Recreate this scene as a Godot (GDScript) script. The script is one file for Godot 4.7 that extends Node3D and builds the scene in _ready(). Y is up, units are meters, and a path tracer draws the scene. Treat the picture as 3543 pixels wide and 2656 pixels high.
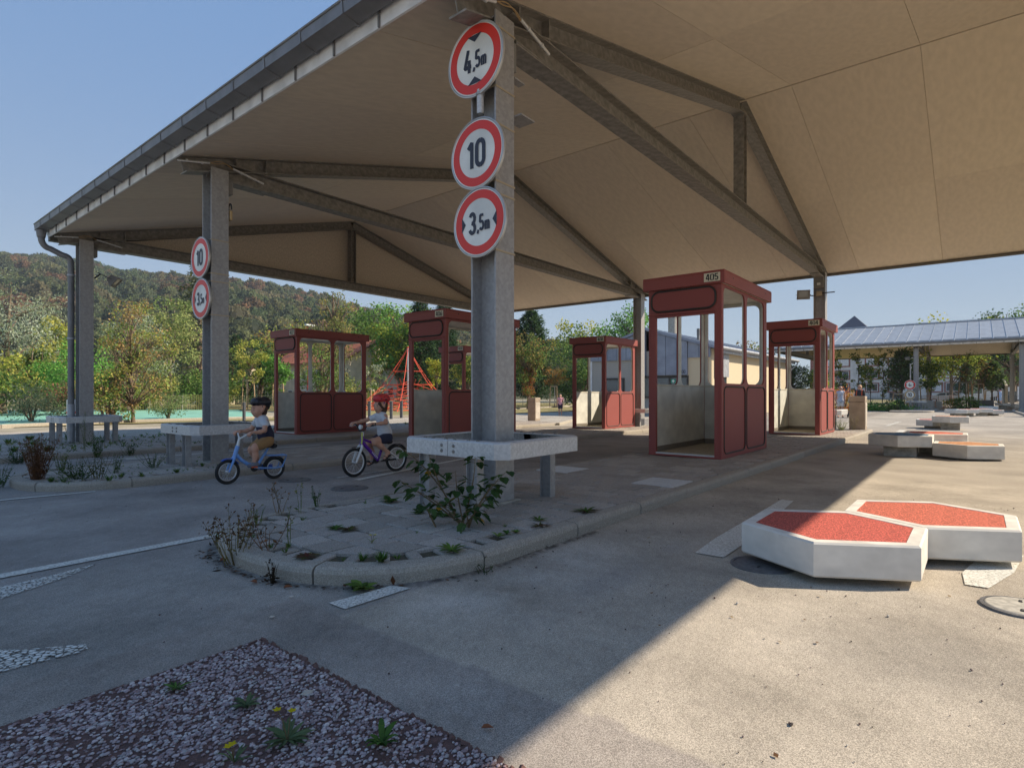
extends Node3D
# x runs along the traffic islands, -z from the camera across the lanes, y up, metres

var rng := RandomNumberGenerator.new()
var used := {}
var M := {}
var T := {}
var noise := FastNoiseLite.new()
var noise2 := FastNoiseLite.new()


# ---------------------------------------------------------------- mesh builder
class MB:
	var v := PackedVector3Array()
	var n := PackedVector3Array()
	var c := PackedColorArray()
	var uv := PackedVector2Array()
	var col := Color(1, 1, 1)
	var use_c := false

	func tri(a: Vector3, b: Vector3, d: Vector3) -> void:
		var nn := (b - a).cross(d - a).normalized()
		trin(a, b, d, nn, nn, nn)

	func trin(a: Vector3, b: Vector3, d: Vector3, na: Vector3, nb: Vector3, nd: Vector3) -> void:
		if (b - a).cross(d - a).dot(na) < 0.0:
			v.append(a); v.append(b); v.append(d)
			n.append(na); n.append(nb); n.append(nd)
		else:
			v.append(a); v.append(d); v.append(b)
			n.append(na); n.append(nd); n.append(nb)
		if use_c:
			c.append(col); c.append(col); c.append(col)

	func quad(a: Vector3, b: Vector3, d: Vector3, e: Vector3) -> void:
		tri(a, b, d)
		tri(a, d, e)

	func face(p: Array, out: Vector3) -> void:
		var nn: Vector3 = (p[1] - p[0]).cross(p[2] - p[0])
		if nn.dot(out) < 0.0:
			p.reverse()
		for i in range(1, p.size() - 1):
			tri(p[0], p[i], p[i + 1])

	func box(xf: Transform3D, s: Vector3, bev := 0.0) -> void:
		var h := s * 0.5
		if bev <= 0.0:
			for ax in 3:
				for sg in [-1.0, 1.0]:
					var u := (ax + 1) % 3
					var w := (ax + 2) % 3
					var p := []
					for k in [[-1.0, -1.0], [1.0, -1.0], [1.0, 1.0], [-1.0, 1.0]]:
						var q := Vector3()
						q[ax] = sg * h[ax]; q[u] = k[0] * h[u]; q[w] = k[1] * h[w]
						p.append(xf * q)
					var o := Vector3(); o[ax] = sg
					face(p, xf.basis * o)
			return
		var b := minf(bev, minf(h.x, minf(h.y, h.z)) * 0.9)
		for ax in 3:
			var u := (ax + 1) % 3
			var w := (ax + 2) % 3
			for sg in [-1.0, 1.0]:
				var p := []
				for k in [[-1.0, -1.0], [1.0, -1.0], [1.0, 1.0], [-1.0, 1.0]]:
					var q := Vector3()
					q[ax] = sg * h[ax]; q[u] = k[0] * (h[u] - b); q[w] = k[1] * (h[w] - b)
					p.append(xf * q)
				var o := Vector3(); o[ax] = sg
				face(p, xf.basis * o)
			for s1 in [-1.0, 1.0]:
				for s2 in [-1.0, 1.0]:
					var e := []
					for k in [[0, -1.0], [0, 1.0], [1, 1.0], [1, -1.0]]:
						var q := Vector3()
						q[ax] = k[1] * (h[ax] - b)
						if k[0] == 0:
							q[u] = s1 * h[u]; q[w] = s2 * (h[w] - b)
						else:
							q[u] = s1 * (h[u] - b); q[w] = s2 * h[w]
						e.append(xf * q)
					var o := Vector3(); o[u] = s1; o[w] = s2
					face(e, xf.basis * o)
		for sx in [-1.0, 1.0]:
			for sy in [-1.0, 1.0]:
				for sz in [-1.0, 1.0]:
					var p := [xf * Vector3(sx * h.x, sy * (h.y - b), sz * (h.z - b)), xf * Vector3(sx * (h.x - b), sy * h.y, sz * (h.z - b)), xf * Vector3(sx * (h.x - b), sy * (h.y - b), sz * h.z)]
					face(p, xf.basis * Vector3(sx, sy, sz))

	func bx(x0: float, x1: float, y0: float, y1: float, z0: float, z1: float, bev := 0.0) -> void:
		box(Transform3D(Basis(), Vector3((x0 + x1) * 0.5, (y0 + y1) * 0.5, (z0 + z1) * 0.5)), Vector3(absf(x1 - x0), absf(y1 - y0), absf(z1 - z0)), bev)

	func beam(p: Vector3, q: Vector3, w: float, h: float, up := Vector3.UP, bev := 0.0) -> void:
		var d := (q - p)
		var z := d.normalized()
		var x := up.cross(z).normalized()
		var y := z.cross(x)
		box(Transform3D(Basis(x, y, z), (p + q) * 0.5), Vector3(w, h, d.length()), bev)

	func ibeam(p: Vector3, q: Vector3, depth: float, width: float, up: Vector3, tf := 0.018, tw := 0.012) -> void:
		var z := (q - p).normalized()
		var x := up.cross(z).normalized()
		var y := z.cross(x)
		var o := y * (depth * 0.5 - tf * 0.5)
		beam(p + o, q + o, width, tf, y)
		beam(p - o, q - o, width, tf, y)
		beam(p, q, tw, depth - 2.0 * tf + 0.004, y)

	func tube(p: Array, r, sides := 8, caps := true, closed := false) -> void:
		var m := p.size()
		var last := Vector3.UP
		var rings := []
		var nrm := []
		for i in m:
			var t: Vector3
			if closed:
				t = (p[(i + 1) % m] - p[(i + m - 1) % m]).normalized()
			else:
				t = (p[mini(i + 1, m - 1)] - p[maxi(i - 1, 0)]).normalized()
			if i == 0:
				last = Vector3.UP if absf(t.y) < 0.9 else Vector3.RIGHT
			var x := last.cross(t).normalized()
			if x.length() < 0.5:
				x = t.cross(Vector3(0.3, 0.5, 0.8)).normalized()
			var y := t.cross(x).normalized()
			last = y
			var rr: float = r[i] if r is Array else r
			var a := []
			var b := []
			for k in sides:
				var an := TAU * k / sides
				var o := x * cos(an) + y * sin(an)
				a.append(p[i] + o * rr)
				b.append(o)
			rings.append(a)
			nrm.append(b)
		for i in (m if closed else m - 1):
			var j := (i + 1) % m
			for k in sides:
				var l := (k + 1) % sides
				trin(rings[i][k], rings[i][l], rings[j][l], nrm[i][k], nrm[i][l], nrm[j][l])
				trin(rings[i][k], rings[j][l], rings[j][k], nrm[i][k], nrm[j][l], nrm[j][k])
		if caps and not closed:
			var t0: Vector3 = p[0] - p[1]
			var t1: Vector3 = p[m - 1] - p[m - 2]
			face(rings[0].duplicate(), t0)
			face(rings[m - 1].duplicate(), t1)

	func lathe(xf: Transform3D, prof: Array, sides := 24) -> void:
		for i in prof.size() - 1:
			var a: Vector2 = prof[i]
			var b: Vector2 = prof[i + 1]
			var d := (b - a).normalized()
			var nn := Vector2(d.y, -d.x)
			for k in sides:
				var a0 := TAU * k / sides
				var a1 := TAU * (k + 1) / sides
				var c0 := Vector3(cos(a0), 0, sin(a0))
				var c1 := Vector3(cos(a1), 0, sin(a1))
				var p0 := xf * (c0 * a.x + Vector3.UP * a.y)
				var p1 := xf * (c1 * a.x + Vector3.UP * a.y)
				var p2 := xf * (c1 * b.x + Vector3.UP * b.y)
				var p3 := xf * (c0 * b.x + Vector3.UP * b.y)
				var n0 := (xf.basis * (c0 * nn.x + Vector3.UP * nn.y)).normalized()
				var n1 := (xf.basis * (c1 * nn.x + Vector3.UP * nn.y)).normalized()
				if b.x > 1e-5:
					trin(p0, p3, p2, n0, n0, n1)
				if a.x > 1e-5:
					trin(p0, p2, p1, n0, n1, n1)

	func prism(poly: PackedVector2Array, xf: Transform3D, depth: float, sides := true, back := true) -> void:
		var ids := Geometry2D.triangulate_polygon(poly)
		var zf := xf.basis.z
		for i in range(0, ids.size(), 3):
			var q := []
			var w := []
			for k in 3:
				var p: Vector2 = poly[ids[i + k]]
				q.append(xf * Vector3(p.x, p.y, depth))
				w.append(xf * Vector3(p.x, p.y, 0))
			face(q, zf)
			if back:
				face(w, -zf)
		if sides:
			var area := 0.0
			for i in poly.size():
				area += poly[i].cross(poly[(i + 1) % poly.size()])
			for i in poly.size():
				var p: Vector2 = poly[i]
				var q: Vector2 = poly[(i + 1) % poly.size()]
				var e := (q - p) * signf(area)
				face([xf * Vector3(p.x, p.y, 0), xf * Vector3(q.x, q.y, 0), xf * Vector3(q.x, q.y, depth), xf * Vector3(p.x, p.y, depth)], xf.basis * Vector3(e.y, -e.x, 0))

	# a flat ring between an outer rectangle and a rounded hole, as deep as depth, in xf's xy plane
	func hole(xf: Transform3D, o: Rect2, i: Rect2, rad: float, depth: float, outer := true) -> void:
		var a := PackedVector2Array()
		var b := PackedVector2Array()
		var sg := [Vector2(1, -1), Vector2(1, 1), Vector2(-1, 1), Vector2(-1, -1)]
		var st := [-PI / 2, 0.0, PI / 2, PI]
		var oc := o.get_center()
		for k in 4:
			var cc: Vector2 = i.get_center() + sg[k] * (i.size * 0.5 - Vector2(rad, rad))
			var corner: Vector2 = oc + sg[k] * o.size * 0.5
			for j in 7:
				var an: float = st[k] + PI / 2 * j / 6.0
				var q := cc + Vector2(cos(an), sin(an)) * rad
				a.append(q)
				var w := corner
				if j < 3:
					w = (Vector2(q.x, corner.y) if k % 2 == 0 else Vector2(corner.x, q.y)) if j < 2 else corner
					if k % 2 == 0: w = Vector2(q.x, corner.y)
					else: w = Vector2(corner.x, q.y)
				elif j > 3:
					if k % 2 == 0: w = Vector2(corner.x, q.y)
					else: w = Vector2(q.x, corner.y)
				b.append(w)
		var m := a.size()
		for k in m:
			var l := (k + 1) % m
			for z in [0.0, depth]:
				var zz: float = z
				var o3 := xf.basis.z * (1.0 if zz > 0 else -1.0)
				var pp := [xf * Vector3(b[k].x, b[k].y, zz), xf * Vector3(b[l].x, b[l].y, zz), xf * Vector3(a[l].x, a[l].y, zz)]
				if (b[k] - b[l]).length() > 1e-5:
					face(pp, o3)
				face([xf * Vector3(b[k].x, b[k].y, zz), xf * Vector3(a[l].x, a[l].y, zz), xf * Vector3(a[k].x, a[k].y, zz)], o3)
			var mid := (a[k] + a[l]) * 0.5 - i.get_center()
			face([xf * Vector3(a[k].x, a[k].y, 0), xf * Vector3(a[l].x, a[l].y, 0), xf * Vector3(a[l].x, a[l].y, depth), xf * Vector3(a[k].x, a[k].y, depth)], xf.basis * Vector3(-mid.x, -mid.y, 0))
		if outer:
			var r := [o.position, Vector2(o.end.x, o.position.y), o.end, Vector2(o.position.x, o.end.y)]
			for k in 4:
				var p: Vector2 = r[k]
				var q: Vector2 = r[(k + 1) % 4]
				var e := (p + q) * 0.5 - oc
				face([xf * Vector3(p.x, p.y, 0), xf * Vector3(q.x, q.y, 0), xf * Vector3(q.x, q.y, depth), xf * Vector3(p.x, p.y, depth)], xf.basis * Vector3(e.x, e.y, 0))

	# one pointed leaf: two triangles
	func leaf(p: Vector3, d: Vector3, s: Vector3, nn: Vector3) -> void:
		var m := p + d * 0.45
		trin(p, m + s, p + d, nn, nn, nn)
		trin(p, p + d, m - s, nn, nn, nn)

	func mesh(mat: Material = null) -> ArrayMesh:
		var a := []
		a.resize(Mesh.ARRAY_MAX)
		a[Mesh.ARRAY_VERTEX] = v
		a[Mesh.ARRAY_NORMAL] = n
		if use_c:
			a[Mesh.ARRAY_COLOR] = c
		if uv.size() == v.size():
			a[Mesh.ARRAY_TEX_UV] = uv
		var m := ArrayMesh.new()
		m.add_surface_from_arrays(Mesh.PRIMITIVE_TRIANGLES, a)
		if mat:
			m.surface_set_material(0, mat)
		return m


# ---------------------------------------------------------------- naming and tagging
func G(b: float, a: float) -> float:
	return 0.19 - 0.012 * clampf(a, -10.0, 13.7) - 0.0045 * clampf(b, -5.0, 40.0)

func W(b: float, a: float, h := 0.0) -> Vector3:
	return Vector3(b, G(b, a) + h, -a)

func numbered(s: String) -> String:
	if not used.has(s):
		used[s] = 0
		return s
	used[s] += 1
	return "%s_%03d" % [s, used[s]]

func thing(called: String, label: String, cat: String, at := Vector3.ZERO, turn := 0.0, group := "") -> Node3D:
	var o := Node3D.new()
	o.name = numbered(called)
	add_child(o)
	o.position = at
	o.rotation.y = turn
	tag(o, label, cat, group)
	return o

func tag(o: Node, label: String, cat: String, group := "") -> void:
	if label: o.set_meta("label", label)
	if cat: o.set_meta("category", cat)
	if group: o.set_meta("group", group)

func part(called: String, mb, mat: Material, parent: Node) -> MeshInstance3D:
	var o := MeshInstance3D.new()
	o.name = called if parent != self else numbered(called)
	o.mesh = mb.mesh(mat) if mb is MB else mb
	if not mb is MB and mat:
		o.material_override = mat
	parent.add_child(o, true)
	return o

func one(called: String, mb, mat: Material, label: String, cat: String, group := "") -> MeshInstance3D:
	var o := part(called, mb, mat, self)
	tag(o, label, cat, group)
	return o

func struct(called: String, mb, mat: Material, parent: Node = self) -> MeshInstance3D:
	var o := part(called, mb, mat, parent)
	o.set_meta("kind", "structure")
	return o

func copy_of(o: Node3D, at: Vector3, turn: float, label := "", group := "") -> Node3D:
	var r: Node3D = o.duplicate()
	r.name = numbered(String(o.get_meta("base_name")) if o.has_meta("base_name") else String(o.name).rstrip("0123456789").rstrip("_"))
	add_child(r)
	r.position = at
	r.rotation.y = turn
	if label: r.set_meta("label", label)
	if group: r.set_meta("group", group)
	return r


# ---------------------------------------------------------------- materials
func ntex(key: String, type: int, freq: float, lo: float, hi: float, oct := 4, size := 512, sd := 1, cell := -1) -> void:
	var f := FastNoiseLite.new()
	f.noise_type = type
	f.seed = sd
	f.frequency = freq
	f.fractal_octaves = oct
	if cell >= 0:
		f.cellular_return_type = cell
		f.fractal_type = FastNoiseLite.FRACTAL_NONE
	var t := NoiseTexture2D.new()
	t.width = size
	t.height = size
	t.seamless = true
	t.noise = f
	var g := Gradient.new()
	g.offsets = PackedFloat32Array([0.0, 1.0])
	g.colors = PackedColorArray([Color(lo, lo, lo), Color(hi, hi, hi)])
	t.color_ramp = g
	T[key] = t

func mk(key: String, lin: Color, rough := 0.8, metal := 0.0, tex := "", scale := 1.0, bump := "", depth := 0.0, opt := {}) -> StandardMaterial3D:
	var m := StandardMaterial3D.new()
	m.resource_name = key
	# the textures darken what they multiply; keep the mean at the given base colour
	var mean: float = {"fine": 0.79, "mottle": 0.74, "soft": 0.85, "spangle": 0.83, "grit": 0.70, "streak": 0.79, "ceiling": 0.92, "pits": 0.79, "crumb": 0.58}.get(tex, 1.0)
	m.albedo_color = Color(minf(lin.r / mean, 1.0), minf(lin.g / mean, 1.0), minf(lin.b / mean, 1.0)).linear_to_srgb()
	m.roughness = rough
	m.metallic = metal
	if tex:
		m.albedo_texture = T[tex]
	if bump:
		m.heightmap_enabled = true
		m.heightmap_texture = T[bump]
		m.heightmap_scale = depth
	if tex or bump:
		m.uv1_triplanar = true
		m.uv1_world_triplanar = opt.get("world", true)
		m.uv1_scale = (Vector3.ONE * scale) * opt.get("stretch", Vector3.ONE)
	if opt.has("vc"):
		m.vertex_color_use_as_albedo = true
	if opt.has("back"):
		m.backlight_enabled = true
		m.backlight = Color(opt.back, opt.back, opt.back)
	if opt.has("spec"):
		m.metallic_specular = opt.spec
	m.cull_mode = BaseMaterial3D.CULL_DISABLED
	M[key] = m
	return m

func make_materials() -> void:
	var SX := FastNoiseLite.TYPE_SIMPLEX_SMOOTH
	var CE := FastNoiseLite.TYPE_CELLULAR
	ntex("fine", SX, 0.12, 0.80, 1.0, 3, 512, 3)
	ntex("mottle", SX, 0.012, 0.74, 1.0, 6, 512, 4)
	ntex("soft", SX, 0.006, 0.86, 1.0, 4, 512, 5)
	ntex("spangle", CE, 0.04, 0.90, 1.0, 1, 512, 6, FastNoiseLite.RETURN_CELL_VALUE)
	ntex("grit", CE, 0.11, 0.68, 1.0, 1, 1024, 7, FastNoiseLite.RETURN_CELL_VALUE)
	ntex("gritbump", CE, 0.11, 0.0, 1.0, 1, 1024, 7, FastNoiseLite.RETURN_DISTANCE)
	ntex("streak", SX, 0.02, 0.80, 1.0, 5, 512, 9)
	ntex("ceiling", SX, 0.012, 0.92, 1.0, 6, 1024, 19)
	ntex("pits", SX, 0.07, 0.80, 1.0, 5, 512, 20)
	ntex("bump", SX, 0.05, 0.0, 1.0, 5, 512, 10)
	ntex("crumb", CE, 0.09, 0.55, 1.0, 1, 512, 11, FastNoiseLite.RETURN_CELL_VALUE)
	mk("asphalt", Color(0.62, 0.605, 0.575), 0.92, 0, "grit", 3.2, "gritbump", 0.07, {vc = true, spec = 0.35})
	mk("ground_far", Color(0.30, 0.27, 0.20), 0.95, 0, "mottle", 0.15)
	mk("grass_dry", Color(0.22, 0.19, 0.075), 0.95, 0, "mottle", 0.35)
	mk("pale_concrete", Color(0.40, 0.36, 0.29), 0.9, 0, "grit", 1.2, "gritbump", 0.1)
	mk("kerb", Color(0.36, 0.325, 0.27), 0.9, 0, "grit", 2.2, "gritbump", 0.12)
	mk("kerb_b", Color(0.33, 0.295, 0.245), 0.9, 0, "grit", 2.2, "gritbump", 0.12)
	mk("paver", Color(0.37, 0.335, 0.295), 0.92, 0, "grit", 2.6, "gritbump", 0.15)
	mk("paver_b", Color(0.325, 0.295, 0.255), 0.92, 0, "grit", 2.6, "gritbump", 0.15)
	mk("paver_c", Color(0.42, 0.385, 0.34), 0.92, 0, "grit", 2.6, "gritbump", 0.15)
	mk("joint", Color(0.085, 0.075, 0.045), 0.95, 0, "grit", 2.0, "gritbump", 0.2)
	mk("green_rubber", Color(0.19, 0.42, 0.33), 0.9, 0, "soft", 0.2)
	mk("soil", Color(0.15, 0.085, 0.072), 0.95, 0, "mottle", 3.0, "gritbump", 0.3)
	mk("stone", Color(1, 1, 1), 0.85, 0, "fine", 3.0, "", 0.0, {vc = true, world = false})
	mk("galv", Color(0.34, 0.335, 0.33), 0.45, 0.3, "spangle", 1.6)
	mk("galv_dark", Color(0.24, 0.225, 0.20), 0.6, 0.25, "mottle", 1.4)
	mk("galv_rail", Color(0.56, 0.56, 0.55), 0.48, 0.3, "spangle", 2.6)
	mk("zinc", Color(0.20, 0.20, 0.205), 0.5, 0.3, "soft", 1.0)
	mk("zinc_light", Color(0.42, 0.44, 0.47), 0.45, 0.35, "soft", 0.8)
	mk("fascia", Color(0.78, 0.78, 0.78), 0.5, 0.1, "soft", 0.8)
	mk("roof_metal", Color(0.36, 0.39, 0.42), 0.42, 0.45, "soft", 0.5)
	mk("roof_metal_b", Color(0.39, 0.42, 0.45), 0.42, 0.45, "soft", 0.5)
	mk("ceil", Color(0.66, 0.565, 0.445), 0.9, 0, "ceiling", 0.5, "bump", 0.05, {stretch = Vector3(0.5, 1.0, 1.2)})
	mk("ceil_b", Color(0.63, 0.54, 0.43), 0.9, 0, "ceiling", 0.55, "bump", 0.05, {stretch = Vector3(0.5, 1.0, 1.2)})
	mk("ceil_c", Color(0.68, 0.585, 0.46), 0.9, 0, "ceiling", 0.45, "bump", 0.05, {stretch = Vector3(0.5, 1.0, 1.2)})
	mk("gable", Color(0.58, 0.50, 0.40), 0.9, 0, "pits", 0.9, "", 0, {stretch = Vector3(1.0, 0.35, 1.0)})
	mk("flash", Color(0.14, 0.125, 0.10), 0.6, 0.2, "mottle", 1.5)
	mk("red", Color(0.29, 0.068, 0.056), 0.55, 0, "fine", 2.0, "bump", 0.02)
	mk("red_panel", Color(0.275, 0.064, 0.053), 0.6, 0, "fine", 2.4, "bump", 0.03)
	mk("rubber", Color(0.035, 0.032, 0.028), 0.6)
	mk("white_in", Color(0.66, 0.66, 0.60), 0.45, 0, "soft", 0.7)
	mk("aged_white", Color(0.60, 0.56, 0.45), 0.5, 0, "soft", 0.7)
	mk("floor_beige", Color(0.42, 0.36, 0.26), 0.7, 0, "mottle", 1.0)
	mk("skirt", Color(0.20, 0.18, 0.15), 0.7)
	mk("plate", Color(0.70, 0.66, 0.50), 0.6)
	mk("black", Color(0.022, 0.022, 0.024), 0.6)
	mk("print", Color(0.035, 0.04, 0.06), 0.5)
	mk("sign_white", Color(0.78, 0.78, 0.72), 0.4, 0, "soft", 0.6)
	mk("sign_red", Color(0.72, 0.045, 0.03), 0.4)
	mk("sign_tan", Color(0.50, 0.34, 0.16), 0.5)
	mk("alu", Color(0.55, 0.55, 0.54), 0.4, 0.6)
	mk("strap", Color(0.48, 0.40, 0.28), 0.5, 0.4)
	mk("concrete", Color(0.66, 0.635, 0.575), 0.8, 0, "soft", 1.6, "bump", 0.03)
	mk("concrete_b", Color(0.40, 0.375, 0.32), 0.85, 0, "mottle", 1.2)
	mk("epdm_red", Color(0.52, 0.105, 0.075), 0.95, 0, "crumb", 4.0, "gritbump", 0.15)
	mk("epdm_orange", Color(0.56, 0.14, 0.085), 0.95, 0, "crumb", 4.0, "gritbump", 0.15)
	mk("epdm_tan", Color(0.50, 0.24, 0.11), 0.95, 0, "crumb", 4.0, "gritbump", 0.15)
	mk("epdm_blue", Color(0.10, 0.20, 0.30), 0.95, 0, "crumb", 4.0, "gritbump", 0.15)
	mk("epdm_pink", Color(0.60, 0.28, 0.26), 0.95, 0, "crumb", 4.0)
	mk("epdm_light", Color(0.30, 0.46, 0.55), 0.95, 0, "crumb", 4.0)
	mk("iron", Color(0.16, 0.16, 0.165), 0.6, 0.4, "mottle", 4.0, "bump", 0.1)
	mk("iron_pale", Color(0.40, 0.38, 0.33), 0.8, 0, "mottle", 3.0)
	mk("pillar", Color(0.36, 0.29, 0.22), 0.7, 0, "soft", 1.0)
	mk("pillar_pale", Color(0.50, 0.45, 0.38), 0.7, 0, "soft", 1.0)
	mk("post_grey", Color(0.10, 0.105, 0.115), 0.5, 0.2)
	mk("wood", Color(0.48, 0.33, 0.20), 0.8, 0, "streak", 1.2, "", 0, {stretch = Vector3(1, 0.15, 1)})
	mk("wood_grey", Color(0.42, 0.38, 0.31), 0.85, 0, "streak", 1.2, "", 0, {stretch = Vector3(1, 0.15, 1)})
	mk("bark", Color(0.155, 0.115, 0.08), 0.95, 0, "streak", 1.0, "", 0, {stretch = Vector3(1.5, 0.3, 1.5)})
	mk("bark_pale", Color(0.30, 0.235, 0.17), 0.95, 0, "streak", 1.0, "", 0, {stretch = Vector3(1.5, 0.3, 1.5)})
	mk("bark_white", Color(0.60, 0.57, 0.50), 0.9, 0, "mottle", 1.5)
	mk("leaf", Color(1, 1, 1), 0.6, 0, "", 1, "", 0, {vc = true, back = 0.9, spec = 0.25})
	mk("stem", Color(0.16, 0.11, 0.05), 0.8)
	mk("dead", Color(0.16, 0.08, 0.045), 0.9, 0, "", 1, "", 0, {back = 0.2})
	mk("clad", Color(0.255, 0.285, 0.355), 0.5, 0.1, "soft", 0.4)
	mk("clad_b", Color(0.235, 0.265, 0.335), 0.5, 0.1, "soft", 0.4)
	mk("render_cream", Color(0.62, 0.52, 0.36), 0.9, 0, "fine", 0.8)
	mk("render_grey", Color(0.40, 0.375, 0.335), 0.9, 0, "fine", 0.8)
	mk("dark_frame", Color(0.035, 0.03, 0.028), 0.5)
	mk("window", Color(0.05, 0.06, 0.07), 0.08, 0, "", 1, "", 0, {spec = 0.7})
	mk("wall_white", Color(0.68, 0.66, 0.63), 0.9, 0, "soft", 0.15)
	mk("sandstone", Color(0.33, 0.15, 0.12), 0.9, 0, "mottle", 0.4)
	mk("slate", Color(0.045, 0.055, 0.085), 0.6, 0, "crumb", 1.0)
	mk("tile_red", Color(0.42, 0.14, 0.075), 0.85, 0, "mottle", 0.6)
	mk("tile_red_b", Color(0.36, 0.115, 0.06), 0.85, 0, "mottle", 0.6)
	mk("house_cream", Color(0.66, 0.58, 0.44), 0.9, 0, "soft", 0.3)
	mk("house_white", Color(0.74, 0.76, 0.74), 0.9, 0, "soft", 0.3)
	mk("rope", Color(0.70, 0.09, 0.045), 0.7)
	mk("net_yellow", Color(0.58, 0.50, 0.18), 0.7)
	mk("net_orange", Color(0.75, 0.22, 0.06), 0.7)
	mk("wire", Color(0.33, 0.35, 0.32), 0.5, 0.5)
	mk("mast_steel", Color(0.62, 0.63, 0.65), 0.35, 0.7)
	mk("lamp_red", Color(0.42, 0.06, 0.05), 0.5)
	mk("glass_grey", Color(0.32, 0.33, 0.32), 0.15, 0, "", 1, "", 0, {spec = 0.6})
	mk("cable", Color(0.38, 0.26, 0.13), 0.7)
	mk("box_grey", Color(0.20, 0.19, 0.175), 0.6)
	mk("skin", Color(0.56, 0.30, 0.20), 0.55, 0, "", 1, "", 0, {vc = true})
	mk("skin_plain", Color(0.56, 0.30, 0.20), 0.55)
	mk("hair_brown", Color(0.075, 0.035, 0.018), 0.7, 0, "streak", 8.0, "bump", 0.4)
	mk("hair_blond", Color(0.45, 0.27, 0.11), 0.7, 0, "streak", 8.0, "bump", 0.4)
	mk("helmet_black", Color(0.022, 0.02, 0.024), 0.4)
	mk("helmet_red", Color(0.62, 0.045, 0.05), 0.4)
	mk("shirt_white", Color(0.62, 0.63, 0.65), 0.9, 0, "streak", 2.0, "bump", 0.3, {stretch = Vector3(0.5, 4.0, 0.5)})
	mk("shirt_grey", Color(0.55, 0.58, 0.62), 0.9, 0, "soft", 3.0, "bump", 0.3)
	mk("navy", Color(0.025, 0.027, 0.055), 0.9, 0, "fine", 3.0, "bump", 0.3)
	mk("ochre", Color(0.34, 0.19, 0.075), 0.9, 0, "fine", 3.0, "bump", 0.3)
	mk("sandal", Color(0.04, 0.03, 0.03), 0.7)
	mk("shoe_grey", Color(0.16, 0.17, 0.20), 0.8)
	mk("blue_bike", Color(0.18, 0.36, 0.72), 0.35)
	mk("blue_deep", Color(0.02, 0.10, 0.50), 0.35)
	mk("purple", Color(0.13, 0.02, 0.33), 0.35)
	mk("bike_white", Color(0.72, 0.72, 0.70), 0.35)
	mk("lime", Color(0.50, 0.52, 0.12), 0.5)
	mk("tyre", Color(0.018, 0.018, 0.018), 0.75, 0, "fine", 6.0)
	mk("chrome", Color(0.60, 0.60, 0.60), 0.3, 0.8)
	mk("shorts_white", Color(0.72, 0.70, 0.67), 0.9)
	mk("blouse", Color(0.40, 0.46, 0.58), 0.9)
	mk("blouse_stripe", Color(0.74, 0.76, 0.80), 0.9)
	mk("orange_bag", Color(0.62, 0.10, 0.03), 0.8)
	mk("light_blue", Color(0.36, 0.50, 0.72), 0.9)
	mk("pink", Color(0.62, 0.30, 0.34), 0.9)
	mk("van_white", Color(0.74, 0.74, 0.74), 0.25, 0, "", 1, "", 0, {spec = 0.6})
	mk("car_dark", Color(0.02, 0.03, 0.045), 0.2, 0, "", 1, "", 0, {spec = 0.6})
	mk("marking", Color(0.70, 0.69, 0.64), 0.85, 0, "grit", 1.8)
	for key in ["galv_rail"]:
		M[key].heightmap_enabled = true
		M[key].heightmap_texture = T["bump"]
		M[key].heightmap_scale = 0.03
	# worn road paint: flakes are missing along a crackle pattern
	var f := FastNoiseLite.new()
	f.noise_type = FastNoiseLite.TYPE_CELLULAR
	f.cellular_return_type = FastNoiseLite.RETURN_DISTANCE2_SUB
	f.fractal_type = FastNoiseLite.FRACTAL_NONE
	f.frequency = 0.035
	f.seed = 21
	f.domain_warp_enabled = true
	f.domain_warp_amplitude = 14.0
	f.domain_warp_frequency = 0.03
	for k in 2:
		var t := NoiseTexture2D.new()
		t.width = 1024
		t.height = 1024
		t.seamless = true
		t.noise = f
		var g := Gradient.new()
		g.interpolation_mode = Gradient.GRADIENT_INTERPOLATE_LINEAR
		var cut: float = [0.025, 0.16][k]
		g.offsets = PackedFloat32Array([0.0, cut, cut + 0.03, 1.0])
		g.colors = PackedColorArray([Color(0.8, 0.8, 0.78, 0), Color(0.8, 0.8, 0.78, 0), Color(0.86, 0.86, 0.84, 1), Color(1, 1, 1, 1)])
		t.color_ramp = g
		T["crackle%d" % k] = t
		var m := mk("worn%d" % k, Color(0.86, 0.85, 0.80), 0.85, 0, "crackle%d" % k, 1.1)
		m.transparency = BaseMaterial3D.TRANSPARENCY_ALPHA_SCISSOR
		m.alpha_scissor_threshold = 0.5


# ---------------------------------------------------------------- lettering from strokes
func arc(cx: float, cy: float, rx: float, ry: float, a0: float, a1: float, k := 8) -> Array:
	var r := []
	for i in k + 1:
		var a := deg_to_rad(lerpf(a0, a1, i / float(k)))
		r.append(Vector2(cx + rx * cos(a), cy + ry * sin(a)))
	return r

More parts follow.
